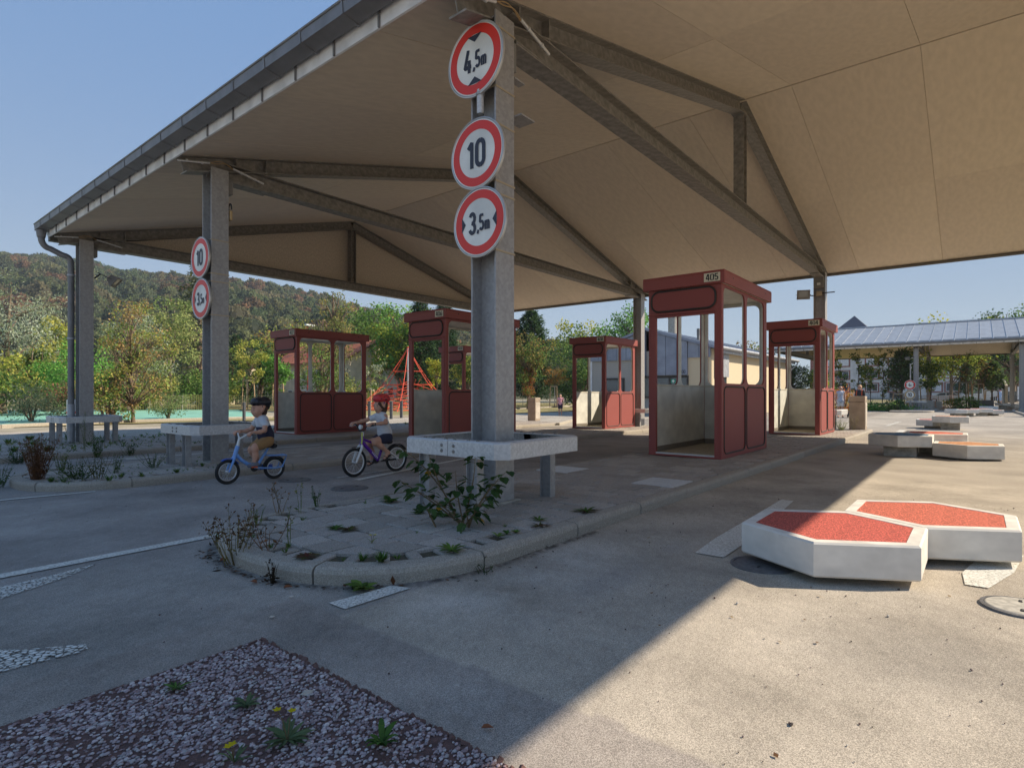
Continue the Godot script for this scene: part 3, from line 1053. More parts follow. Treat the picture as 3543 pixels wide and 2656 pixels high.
func build_ground() -> void:
	var bs := [-120.0, -40.0, -5.0] + steps(0, 40, 5) + [60.0, 90.0, 140.0, 220.0, 420.0, 900.0]
	var as_ := [-400.0, -120.0, -40.0, -10.0] + steps(-5, 10, 5) + [13.7, 20.0, 30.0, 50.0, 90.0, 200.0, 500.0, 1000.0]
	struct("ground", sheet(bs, as_, -0.03, false), M.ground_far)
	struct("road", sheet([-12.0, -5.0] + steps(-4, 40, 0.4) + [46.0, 60.0, 80.0, 110.0], [-30.0, -10.0] + steps(-9.5, 13.7, 0.4) + steps(14.1, 25.0, 0.5), 0.0, true), M.asphalt)
	struct("road", sheet(steps(-0.8, 9.2, 0.03), steps(-2.6, 9.0, 0.03), 0.006, true), M.asphalt)
	# far side: pavement edge, verge, rubber play surface, gravel yard
	struct("verge", flat([[-40, 28.9], [-40, 30.0], [70, 33.0], [70, 25.2], [25, 25.2], [8, 28.6]], 0.006), M.grass_dry)
	struct("pavement", flat([[15.0, 24.9], [26, 24.9], [26, 28.2], [15.0, 29.0]], 0.01), M.pale_concrete)
	struct("playground_surface", flat([[-40, 30.6], [9.5, 30.2], [12.5, 30.2], [15.8, 31.2], [18.5, 36.0], [22.0, 46.0], [20, 56.0], [-40, 66.0]], 0.02), M.green_rubber)
	struct("pavement", flat([[17.5, 13.9], [21.5, 14.2], [60, 27.5], [60, 24.0], [30, 14.2], [21.5, 11.6]], 0.012), M.pale_concrete)
	struct("meadow", flat([[24, 31.5], [70, 40], [70, 120], [10, 120], [14, 57], [22.5, 47]], 0.008), M.grass_dry)
	struct("meadow", flat([[53.5, 5.2], [53.5, 40], [75, 40], [140, 40], [140, 5.2], [75, 5.2]], 0.03), M.grass_dry)
	var kb := MB.new()
	# long kerb along the far verge
	var kp := [[-40.0, 28.6], [4.7, 28.6], [8.9, 29.9], [16.0, 29.6]]
	for i in kp.size() - 1:
		kb.beam(W(kp[i][0], kp[i][1], 0.0), W(kp[i + 1][0], kp[i + 1][1], 0.0), 0.16, 0.24, Vector3.UP, 0.02)
	struct("kerb", kb, M.pale_concrete)
	kb = MB.new()
	kp = [[16.2, 27.6], [22.0, 25.0], [34.0, 29.5], [60.0, 37.0]]
	for i in kp.size() - 1:
		kb.beam(W(kp[i][0], kp[i][1], 0.0), W(kp[i + 1][0], kp[i + 1][1], 0.0), 0.16, 0.24, Vector3.UP, 0.02)
	struct("kerb", kb, M.pale_concrete)
	kb = MB.new()
	kp = [[20.0, 13.7], [22.6, 14.9], [40.0, 20.6], [62.0, 27.6]]
	for i in kp.size() - 1:
		kb.beam(W(kp[i][0], kp[i][1], 0.0), W(kp[i + 1][0], kp[i + 1][1], 0.0), 0.16, 0.24, Vector3.UP, 0.02)
	struct("kerb", kb, M.pale_concrete)
	# planted border at the right with its low kerb
	kb = MB.new()
	kp = [[24.0, -2.55], [40.0, -2.2], [52.0, -1.9], [66.0, -2.6]]
	for i in kp.size() - 1:
		kb.beam(W(kp[i][0], kp[i][1], 0.0), W(kp[i + 1][0], kp[i + 1][1], 0.0), 0.12, 0.22, Vector3.UP, 0.02)
	struct("kerb", kb, M.concrete_b)
	struct("planting_bed", flat([[9.0, -4.4], [24.0, -2.6], [66.0, -2.7], [66, -9], [9, -9]], 0.012), M.grass_dry)
	# islands
	island(1.82, 21.3, 3.73, 1.235, 285)
	island(1.72, 21.2, 9.73, 1.25, 200)
	island(0.75, 20.6, 16.2, 2.4, 150, 1.12)
	island(47.9, 76.0, 3.6, 1.3, 0, 1.2, false)
	# gravel bed cut into the asphalt
	var lo := flat([[-1.4, 0.1], [1.31, 0.1], [1.33, 1.2], [1.335, 2.55], [0.4, 2.565], [-1.4, 2.59]], 0.0125)
	struct("gravel_bed", lo, M.soil)
	var xs := []
	var cs := []
	for i in 46000:
		var b := rng.randf_range(-1.1, 1.325)
		var a := rng.randf_range(0.15, 2.56)
		if patch(b, a, 55.0) < -0.26 and rng.randf() < 0.6:
			continue
		if b + a < 1.0:
			continue
		var sz := rng.randf_range(0.005, 0.0125) * (1.25 if rng.randf() < 0.15 else 1.0)
		var bb := Basis.from_euler(Vector3(rng.randf() * TAU, rng.randf() * TAU, rng.randf() * TAU)).scaled(Vector3(sz * 1.25, sz * 0.75, sz))
		xs.append(Transform3D(bb, W(b, a, 0.0135 + sz * 0.22)))
		var g := rng.randf_range(0.75, 1.35)
		cs.append([Color(0.42, 0.33, 0.335), Color(0.50, 0.41, 0.41), Color(0.32, 0.225, 0.22), Color(0.60, 0.54, 0.52)][rng.randi() % 4] * g)
	scatter("gravel", pebble_mesh(5), xs, cs)
	# grit and small stones lying loose on the asphalt
	xs = []
	cs = []
	for i in 900:
		var b := rng.randf_range(0.9, 7.5)
		var a := rng.randf_range(-1.6, 2.5) if rng.randf() < 0.75 else rng.randf_range(2.6, 8.0)
		if a > 2.45 and a < 5.0 and b > 1.75:
			continue
		if a < 2.56 and b < 1.33:
			continue
		var sz := rng.randf_range(0.003, 0.008) * (2.0 if rng.randf() < 0.09 else 1.0)
		xs.append(Transform3D(Basis.from_euler(Vector3(rng.randf() * TAU, rng.randf() * TAU, 0)).scaled(Vector3(sz * 1.3, sz * 0.8, sz)), W(b, a, 0.008 + sz * 0.3)))
		cs.append([Color(0.16, 0.10, 0.09), Color(0.20, 0.14, 0.14), Color(0.09, 0.07, 0.06), Color(0.5, 0.47, 0.42)][rng.randi() % 4])
	scatter("loose_grit", pebble_mesh(8), xs, cs).set_meta("kind", "stuff")
	for q in [[1.5, 2.78, 0.02], [1.72, 2.98, 0.02], [1.19, 1.95, 0.035]]:
		var o := one("pebble", pebble_mesh(3), null, ["white pebble on the asphalt beside the painted bar", "white pebble on the asphalt in front of the island end", "large pale flat stone lying on the gravel bed"][[1.5, 1.72, 1.19].find(q[0])], "pebble")
		o.transform = Transform3D(Basis(Vector3.UP, 0.6).scaled(Vector3(q[2] * 1.3, q[2] * 0.6, q[2])), W(q[0], q[1], 0.018))
		var pm = M.pillar_pale
		o.material_override = pm
	marking([[-3.0, 4.62], [2.215, 4.81], [2.222, 4.93], [-3.0, 4.74]], M.worn0, "long solid white line running to the rounded end of the nearest island")
	marking([[-1.0, 4.08], [0.70, 4.25], [0.88, 4.357], [1.06, 4.46], [1.26, 4.664], [1.0, 4.575], [0.745, 4.527], [-1.0, 4.35]], M.worn1, "cracked white arrow remnant beside the long solid line")
	marking([[-1.0, 2.98], [0.515, 3.10], [0.80, 3.064], [0.81, 3.15], [0.62, 3.30], [0.556, 3.379], [-1.0, 3.35]], M.worn1, "crazed worn white patch in front of the gravel bed")
	marking([[1.80, 2.592], [2.24, 2.575], [2.20, 2.70], [1.802, 2.738]], M.worn0, "short white bar touching the kerb of the rounded island end")
	marking([[4.0, 1.36], [4.491, 1.366], [6.637, 1.518], [6.657, 1.642], [4.491, 1.597], [4.0, 1.56]], M.worn0, "white bar half hidden behind the two nearest red hexagonal seats")
	marking([[4.28, 0.054], [4.281, -0.053], [4.75, -0.18], [5.3, -0.25], [5.3, -0.05], [4.557, 0.072]], M.worn0, "worn white bar at the right foot of the two red seats")
	marking([[4.831, 6.61], [6.307, 7.03], [8.2, 7.52], [8.3, 7.66], [6.415, 7.164], [4.835, 6.747]], M.worn0, "slanting white lane line under the purple bicycle")
	marking([[4.79, 7.06], [5.9, 7.22], [5.9, 7.29], [4.808, 7.13]], M.worn1, "thin faded line in front of the purple bicycle wheels")
	marking([[-1.8, 8.93], [2.27, 8.425], [2.29, 8.50], [-1.8, 9.05]], M.worn0, "white line along the kerb of the middle island end")
	marking([[4.4, 11.62], [9.5, 12.2], [9.5, 12.31], [4.4, 11.72]], M.worn1, "faded white line in the lane behind the blue bicycle")
	marking([[3.4, 12.75], [8.2, 12.75], [8.2, 12.86], [3.4, 12.86]], M.worn0, "second white line in the lane beside the farthest island")
	marking([[21.6, 1.8], [23.0, 1.8], [23.0, 2.0], [21.6, 2.0]], M.worn0, "short white bar off the far end of the nearest island")
	marking([[26.0, 2.6], [31.0, 2.6], [31.0, 2.75], [26.0, 2.75]], M.worn1, "thin white line on the sunlit road behind the service pillar")
	cover(4.32, 7.39, 0.19, M.iron, "grey manhole cover behind the rear wheel of the blue bicycle")
	cover(4.33, 6.13, 0.20, M.iron, "manhole cover with a brown rim in the lane near the purple bicycle")
	cover(3.99, 1.10, 0.175, M.iron, "dark manhole cover at the left corner of the nearest red seat", 0.008)
	cover(3.99, -0.18, 0.15, M.iron_pale, "pale round cover cut by the right edge of the photo")
	cover(4.05, 12.77, 0.24, M.iron_pale, "pale manhole cover in the lane before the farthest island", 0.004)
	checker_plate(6.12, 6.70, 2.64, 3.15, "steel checker plate beside the kerb in front of booth 405")
	checker_plate(6.48, 7.05, 4.30, 4.81, "steel checker plate on the lane side behind the nearest guard rail")
	# a strip of rotten asphalt edge round the gravel bed
	var eb := MB.new()
	for i in 90:
		var a := 2.56 - i * 0.028
		var r := rng.randf_range(0.006, 0.016)
		eb.box(Transform3D(Basis.from_euler(Vector3(rng.randf(), rng.randf() * 3.0, rng.randf())), W(1.335 + rng.randf_range(-0.008, 0.008), a, 0.010)), Vector3(r * 2.0, r, r * 1.6), 0.002)
	for i in 110:
		eb.box(Transform3D(Basis.from_euler(Vector3(0.1, rng.randf() * 0.2, 0.1)), W(1.33 - i * 0.024, 2.57 + rng.randf_range(-0.004, 0.004), 0.010)), Vector3(0.026, 0.008, 0.012), 0.002)
	var er := struct("asphalt_edge", eb, M.soil)

# ---------------------------------------------------------------- canopy
const EAVE := 3.64
const RIDGE := 11.86
func ceil_y(x: float) -> float:
	return 4.985 + 0.2655 * ((x - EAVE) if x < RIDGE else (2.0 * RIDGE - EAVE - x))

func canopy(ob: float, frames: Array, lo: float, hi: float, label: String, top: bool, panels_in: float) -> void:
	var t := thing("canopy", label, "canopy", Vector3(ob, 0, 0))
	var far := 2.0 * RIDGE - EAVE
	var mb: MB
	var ext := 0.0
	# structural slabs
	for side in 2:
		var p := PackedVector2Array()
		var x0: float = EAVE + 0.02 if side == 0 else RIDGE + 0.02
		var x1: float = RIDGE - 0.02 if side == 0 else far - 0.02
		p.append(Vector2(x0, ceil_y(x0) + 0.035))
		p.append(Vector2(x1, ceil_y(x1) + 0.035))
		p.append(Vector2(x1, ceil_y(x1) + 0.21))
		p.append(Vector2(x0, ceil_y(x0) + 0.21))
		mb = MB.new()
		mb.prism(p, Transform3D(Basis(), Vector3(0, 0, -hi)), hi - lo)
		part("roof_slab", mb, M.ceil_b, t)
	# ceiling boards with open joints
	var na := int(round((hi - lo - 0.24) / 2.05))
	for i in na:
		var a0 := lerpf(lo + 0.12, hi - 0.12, i / float(na)) + 0.003
		var a1 := lerpf(lo + 0.12, hi - 0.12, (i + 1) / float(na)) - 0.003
		for k in 4:
			var q := [EAVE + 0.03, (EAVE + RIDGE) * 0.5, RIDGE - 0.018, RIDGE + 0.018, (far + RIDGE) * 0.5, far - 0.03]
			var x0: float = q[[0, 1, 3, 4][k]] + 0.002
			var x1: float = q[[1, 2, 4, 5][k]] - 0.002
			var dz := rng.randf_range(0.0, 0.003)
			var p := PackedVector2Array([Vector2(x0, ceil_y(x0) + dz), Vector2(x1, ceil_y(x1) + dz), Vector2(x1, ceil_y(x1) + 0.03), Vector2(x0, ceil_y(x0) + 0.03)])
			mb = MB.new()
			mb.prism(p, Transform3D(Basis(), Vector3(0, 0, -a1)), a1 - a0)
			part("ceiling_panel", mb, [M.ceil, M.ceil_b, M.ceil_c][rng.randi() % 3], t)
	# gable walls
	for e in 2:
		var az: float = hi if e == 0 else lo + 0.12
		var p := PackedVector2Array([Vector2(EAVE + 0.02, 4.90), Vector2(far - 0.02, 4.90), Vector2(far - 0.02, ceil_y(far) + 0.03), Vector2(RIDGE, ceil_y(RIDGE) + 0.03), Vector2(EAVE + 0.02, ceil_y(EAVE) + 0.03)])
		mb = MB.new()
		mb.prism(p, Transform3D(Basis(), Vector3(0, 0, -az)), 0.12)
		part("gable_wall", mb, M.gable, t)
		mb = MB.new()
		mb.bx(EAVE, far, 4.86, 5.0, -az - 0.02, -az + 0.145, 0.004)
		for i in 22:
			mb.bx(EAVE + 0.4 + i * 0.74, EAVE + 0.42 + i * 0.74, 4.845, 4.86, -az + 0.10, -az + 0.12)
		part("gable_flashing", mb, M.flash, t)
		mb = MB.new()
		mb.beam(Vector3(EAVE - 0.05, ceil_y(EAVE) + 0.14, -az + 0.06), Vector3(RIDGE, ceil_y(RIDGE) + 0.14, -az + 0.06), 0.20, 0.26)
		mb.beam(Vector3(far + 0.05, ceil_y(far) + 0.14, -az + 0.06), Vector3(RIDGE, ceil_y(RIDGE) + 0.14, -az + 0.06), 0.20, 0.26)
		part("verge_flashing", mb, M.zinc_light, t)
	# far eave edge
	mb = MB.new()
	mb.bx(far - 0.03, far + 0.03, 4.93, 5.20, -hi, -lo, 0.004)
	mb.bx(far - 0.10, far - 0.03, 4.95, 4.975, -hi, -lo)
	part("eave_flashing", mb, M.flash, t)
	# fascia panels with standing seams and box gutter with straps
	var step := 0.77
	var cnt := int((hi - lo) / step)
	for i in cnt:
		var a0 := hi - i * step
		mb = MB.new()
		mb.bx(EAVE - 0.014, EAVE + 0.012, 4.945, 5.20, -a0 + 0.004, -(a0 - step) - 0.004)
		part("fascia_panel", mb, M.fascia, t)
		mb = MB.new()
		mb.bx(EAVE - 0.034, EAVE - 0.015, 4.94, 5.19, -(a0 - step) - 0.011, -(a0 - step) + 0.011)
		part("fascia_seam", mb, M.zinc, t)
	mb = MB.new()
	var gp := PackedVector2Array([Vector2(3.385, 5.215), Vector2(3.395, 5.085), Vector2(3.575, 5.065), Vector2(3.60, 5.21), Vector2(3.585, 5.21), Vector2(3.56, 5.08), Vector2(3.41, 5.098), Vector2(3.40, 5.20)])
	mb.prism(gp, Transform3D(Basis(), Vector3(0, 0, -hi - 0.05)), hi - lo + 0.1)
	mb.bx(3.395, 3.60, 5.07, 5.20, -hi - 0.056, -hi - 0.046)
	mb.tube([Vector3(3.383, 5.214, -hi - 0.05), Vector3(3.383, 5.214, -lo)], 0.014, 8)
	part("gutter", mb, M.zinc, t)
	for i in cnt:
		var a0 := hi - (i + 0.62) * step
		mb = MB.new()
		for s in [[Vector3(3.379, 5.22, 0), Vector3(3.389, 5.081, 0)], [Vector3(3.387, 5.081, 0), Vector3(3.60, 5.057, 0)]]:
			var p0: Vector3 = s[0] + Vector3(0, 0, -a0)
			var p1: Vector3 = s[1] + Vector3(0, 0, -a0)
			mb.beam(p0, p1, 0.03, 0.006, Vector3(-1, -0.6, 0))
		part("gutter_strap", mb, M.zinc, t)
	# outer roof skin
	if top:
		var n := int((hi - lo) / 0.74)
		for i in n:
			var a0 := lerpf(lo - 0.1, hi + 0.1, i / float(n))
			var a1 := lerpf(lo - 0.1, hi + 0.1, (i + 1) / float(n))
			mb = MB.new()
			var x0 := EAVE - 0.12
			var p := PackedVector2Array([Vector2(x0, ceil_y(x0) + 0.215), Vector2(RIDGE, ceil_y(RIDGE) + 0.215), Vector2(RIDGE, ceil_y(RIDGE) + 0.235), Vector2(x0, ceil_y(x0) + 0.235)])
			mb.prism(p, Transform3D(Basis(), Vector3(0, 0, -a1 + 0.004)), a1 - a0 - 0.008)
			mb.beam(Vector3(x0, ceil_y(x0) + 0.25, -a1), Vector3(RIDGE, ceil_y(RIDGE) + 0.25, -a1), 0.012, 0.045)
			part("roof_panel", mb, M.roof_metal if i % 3 else M.roof_metal_b, t)
		mb = MB.new()
		for i in n:
			var a0 := lerpf(lo - 0.1, hi + 0.1, (i + 0.5) / float(n))
			mb.bx(EAVE + 0.12, EAVE + 0.15, 5.25, 5.36, -a0 - 0.33, -a0 + 0.33)
			mb.bx(EAVE + 0.10, EAVE + 0.17, 5.24, 5.30, -a0 - 0.36, -a0 - 0.32)
		part("snow_guard", mb, M.zinc_light, t)
		mb = MB.new()
		mb.bx(RIDGE - 0.16, RIDGE + 0.16, ceil_y(RIDGE) + 0.21, ceil_y(RIDGE) + 0.31, -hi - 0.1, -lo + 0.1, 0.02)
		part("ridge_cap", mb, M.zinc_light, t)
	var skin := MB.new()
	for side in (1 if top else 2):
		var s := 1 if top else side
		var x0: float = EAVE - 0.12 if s == 0 else far + 0.05
		var p := PackedVector2Array([Vector2(x0, ceil_y(x0) + 0.215), Vector2(RIDGE, ceil_y(RIDGE) + 0.215), Vector2(RIDGE, ceil_y(RIDGE) + 0.24), Vector2(x0, ceil_y(x0) + 0.24)])
		skin.prism(p, Transform3D(Basis(), Vector3(0, 0, -hi - 0.05)), hi - lo + 0.1)
	part("roof_skin", skin, M.roof_metal, t)
	# frames
	for fa in frames:
		var z: float = -fa
		for e in 2:
			var cx: float = 4.27 if e == 0 else far - 0.63
			var col := MB.new()
			var y0 := G(cx + ob, fa) + 0.02
			for s in [-1.0, 1.0]:
				col.bx(cx - 0.14, cx + 0.14, y0, 4.94, z + s * 0.15 - 0.010, z + s * 0.15 + 0.010, 0.003)
			col.bx(cx - 0.008, cx + 0.008, y0, 4.94, z - 0.142, z + 0.142)
			col.bx(cx - 0.138, cx + 0.138, 4.87, 4.885, z - 0.139, z + 0.139)
			var co := part("column", col, M.galv, t)
			col = MB.new()
			col.bx(cx - 0.2, cx + 0.2, y0 - 0.02, y0 + 0.115, z - 0.2, z + 0.2, 0.004)
			part("base_plate", col, M.concrete_b, co)
			var sg := 1.0 if e == 0 else -1.0
			var r0 := Vector3(cx - sg * 0.52, ceil_y(cx - sg * 0.52) - 0.128, z)
			var r1 := Vector3(RIDGE - sg * 0.02, ceil_y(RIDGE - sg * 0.02) - 0.128, z)
			mb = MB.new()
			mb.ibeam(r0, r1, 0.25, 0.22, Vector3.UP)
			part("rafter", mb, M.galv_dark, t)
			# haunch plate and stiffeners where rafter and tie meet over the column
			mb = MB.new()
			var h := PackedVector2Array([Vector2(cx - sg * 0.14, 4.80), Vector2(cx + sg * 0.86, 4.80), Vector2(cx + sg * 0.86, ceil_y(cx + sg * 0.86) - 0.2), Vector2(cx - sg * 0.14, ceil_y(cx - sg * 0.14) - 0.2)])
			mb.prism(h, Transform3D(Basis(), Vector3(0, 0, z - 0.009)), 0.018)
			for q in [0.30, 0.82]:
				mb.bx(cx + sg * q - 0.008, cx + sg * q + 0.008, 5.06, ceil_y(cx + sg * q) - 0.03, z - 0.105, z + 0.105)
			mb.bx(cx + sg * 0.16, cx + sg * 0.86, 4.785, 4.805, z - 0.12, z + 0.12)
			part("haunch", mb, M.galv_dark, t)
		mb = MB.new()
		mb.ibeam(Vector3(4.43, 4.945, z), Vector3(far - 0.79, 4.945, z), 0.27, 0.24, Vector3.UP)
		part("tie_beam", mb, M.galv_dark, t)
		mb = MB.new()
		mb.ibeam(Vector3(RIDGE, 5.08, z), Vector3(RIDGE, 6.90, z), 0.20, 0.20, Vector3(1, 0, 0))
		mb.bx(RIDGE - 0.18, RIDGE + 0.18, 6.86, 6.88, z - 0.12, z + 0.12)
		part("king_post", mb, M.galv_dark, t)
	return

func downpipe() -> void:
	var t := thing("downpipe", "grey zinc downpipe curving from the gutter end to the farthest roof column", "downpipe", Vector3.ZERO)
	var mb := MB.new()
	mb.lathe(Transform3D(Basis(), Vector3(3.49, 4.90, -16.86)), [Vector2(0.075, 0.0), Vector2(0.085, 0.03), Vector2(0.10, 0.17)], 20)
	part("outlet", mb, M.zinc, t)
	var p := []
	for k in 7:
		var a := PI / 2 * k / 6.0
		p.append(Vector3(3.49 + 0.16 * (1 - cos(a)), 4.90 - 0.22 * sin(a), -16.86))
	p.append(Vector3(3.85, 4.57, -16.80))
	for k in 7:
		var a := PI / 2 * k / 6.0
		p.append(Vector3(3.90 + 0.13 * sin(a), 4.55 - 0.16 * (1 - cos(a)), -16.78 + 0.02 * k / 6.0))
	mb = MB.new()
	mb.tube(p, 0.066, 16)
	part("bend", mb, M.zinc, t)
	var y0 := G(4.0, 16.7) + 0.11
	mb = MB.new()
	mb.tube([Vector3(4.03, 4.40, -16.76), Vector3(4.03, 1.0, -16.76)], 0.066, 16)
	part("pipe", mb, M.zinc, t)
	mb = MB.new()
	mb.tube([Vector3(4.03, 1.02, -16.76), Vector3(4.03, y0, -16.76)], 0.074, 16)
	part("base_pipe", mb, M.zinc_light, t)
	for y in [4.1, 2.6, 1.02]:
		mb = MB.new()
		mb.lathe(Transform3D(Basis(), Vector3(4.03, y, -16.76)), [Vector2(0.078, -0.02), Vector2(0.08, 0.0), Vector2(0.078, 0.02)], 16)
		part("pipe_clip", mb, M.zinc_light, t)

func fittings() -> void:
	# conduits, cables and boxes on the frames
	for q in [[3.70, 0], [9.71, 1], [16.65, 2]]:
		var a: float = q[0]
		var k: int = q[1]
		var t := thing("cable_run", ["loose tan cable and steel conduits above the tall sign column", "loose tan cable and conduits over the middle roof column", "cable and conduits over the farthest roof column"][k], "cable", Vector3.ZERO, 0, "cable runs under the canopy")
		var mb := MB.new()
		mb.tube([Vector3(3.68, 4.93, -a + 0.02), Vector3(4.10, 4.97, -a + 0.19)], 0.016, 8)
		part("conduit", mb, M.galv_rail, t)
		mb = MB.new()
		mb.tube([Vector3(4.46, 4.985, -a + 0.20), Vector3(5.0, 4.90, -a + 0.16)], 0.017, 8)
		part("conduit", mb, M.galv_rail, t)
		mb = MB.new()
		for x in [3.8, 4.0, 4.6, 4.85]:
			mb.lathe(Transform3D(Basis(Vector3(0, 0, 1), PI / 2), Vector3(x, 4.955 if x < 4.3 else 4.96 - (x - 4.6) * 0.15, -a + (0.07 + (x - 3.8) * 0.4 if x < 4.3 else 0.19 - (x - 4.6) * 0.07))), [Vector2(0.016, -0.015), Vector2(0.024, -0.012), Vector2(0.024, 0.012), Vector2(0.016, 0.015)], 10)
		part("clip", mb, M.galv_rail, t)
		for w in 2:
			var p := []
			for i in 13:
				var f := i / 12.0
				p.append(Vector3(lerpf(4.10, 4.46, f), 4.97 + sin(f * PI) * (0.07 - w * 0.03) - 0.02 * w * sin(f * TAU), -a + 0.195 + 0.012 * w))
			mb = MB.new()
			mb.tube(p, 0.006, 6)
			part("cable", mb, M.cable, t)
		mb = MB.new()
		mb.bx(4.415, 4.50, 4.50 if k == 0 else 4.58, 4.83, -a - 0.08, -a + 0.12, 0.006)
		part("junction_box", mb, M.box_grey, t)
	var t := thing("bracket_shelf", "grey steel bracket plates sticking out behind the tall sign column", "bracket", Vector3.ZERO)
	var mb := MB.new()
	mb.bx(4.42, 4.58, 4.40, 4.415, -3.62, -3.54)
	part("arm", mb, M.galv, t)
	mb = MB.new()
	mb.bx(4.42, 4.64, 4.02, 4.035, -3.66, -3.46)
	part("plate", mb, M.galv, t)
	mb = MB.new()
	mb.tube([Vector3(4.42, 4.38, -3.60), Vector3(4.46, 4.33, -3.6), Vector3(4.47, 4.27, -3.6), Vector3(4.42, 4.20, -3.6)], 0.006, 6)
	part("cable", mb, M.lamp_red, t)
	t = thing("pipe_stub", "short galvanised pipe stub clamped under the topmost height sign", "pipe", Vector3.ZERO)
	mb = MB.new()
	mb.tube([Vector3(4.09, 4.20, -3.70), Vector3(4.09, 3.97, -3.70)], 0.034, 16)
	mb.lathe(Transform3D(Basis(), Vector3(4.09, 3.97, -3.70)), [Vector2(0.034, 0.0), Vector2(0.027, 0.0), Vector2(0.027, 0.1)], 16)
	part("pipe", mb, M.galv_rail, t)
	mb = MB.new()
	mb.lathe(Transform3D(Basis(), Vector3(4.09, 4.16, -3.70)), [Vector2(0.036, -0.015), Vector2(0.043, -0.012), Vector2(0.043, 0.012), Vector2(0.036, 0.015)], 16)
	part("clamp", mb, M.galv, t)
	t = thing("padlock", "brass padlock hanging from a ring on the middle roof column", "padlock", Vector3(4.43, 4.30, -9.58))
	mb = MB.new()
	mb.bx(-0.005, 0.035, -0.16, 0.0, -0.05, 0.05, 0.008)
	part("body", mb, M.sign_tan, t)
	mb = MB.new()
	var p := []
	for i in 13:
		var a := PI * i / 12.0
		p.append(Vector3(0.015, 0.02 + 0.10 * sin(a), 0.05 * cos(a)))
	mb.tube(p, 0.011, 6)
	part("shackle", mb, M.dark_frame, t)

func floodlight(at: Vector3, dir: Vector3, arm: Vector3, label: String) -> void:
	var t := thing("floodlight", label, "floodlight", at, 0, "floodlights on the canopy columns")
	var z := dir.normalized()
	var x := Vector3.UP.cross(z).normalized()
	var xf := Transform3D(Basis(x, z.cross(x), z), Vector3.ZERO)
	var mb := MB.new()
	var prof := [[-0.16, 0.10, 0.075], [-0.02, 0.17, 0.13], [0.0, 0.18, 0.14]]
	for i in 2:
		var a: Array = prof[i]
		var b: Array = prof[i + 1]
		for k in 4:
			var c0 := Vector2([1, 1, -1, -1][k], [-1, 1, 1, -1][k])
			var c1 := Vector2([1, 1, -1, -1][(k + 1) % 4], [-1, 1, 1, -1][(k + 1) % 4])
			var mid := c0 + c1
			mb.face([xf * Vector3(c0.x * a[1], c0.y * a[2], a[0]), xf * Vector3(c1.x * a[1], c1.y * a[2], a[0]), xf * Vector3(c1.x * b[1], c1.y * b[2], b[0]), xf * Vector3(c0.x * b[1], c0.y * b[2], b[0])], xf.basis * Vector3(mid.x, mid.y, 0))
	mb.box(xf * Transform3D(Basis(), Vector3(0, 0, -0.165)), Vector3(0.2, 0.15, 0.012))
	part("housing", mb, M.box_grey, t)
	mb = MB.new()
	mb.hole(xf * Transform3D(Basis(), Vector3(0, 0, 0.0)), Rect2(-0.18, -0.14, 0.36, 0.28), Rect2(-0.13, -0.07, 0.26, 0.17), 0.01, 0.02)
	part("face_frame", mb, M.galv_dark, t)
	mb = MB.new()
	mb.box(xf * Transform3D(Basis(), Vector3(0, 0.015, 0.003)), Vector3(0.27, 0.18, 0.008))
	part("glass", mb, M.glass_grey, t)
	mb = MB.new()
	for s in [-1.0, 1.0]:
		mb.beam(xf * Vector3(s * 0.19, 0, -0.06), xf * Vector3(s * 0.15, 0, -0.25) + arm * 0.3, 0.035, 0.008, Vector3.UP)
	mb.beam(xf * Vector3(-0.15, 0, -0.25) + arm * 0.3, xf * Vector3(0.15, 0, -0.25) + arm * 0.3, 0.035, 0.008, Vector3.UP)
	mb.beam(xf * Vector3(0, 0, -0.25) + arm * 0.3, arm, 0.03, 0.03, Vector3.UP)
	part("bracket", mb, M.dark_frame, t)

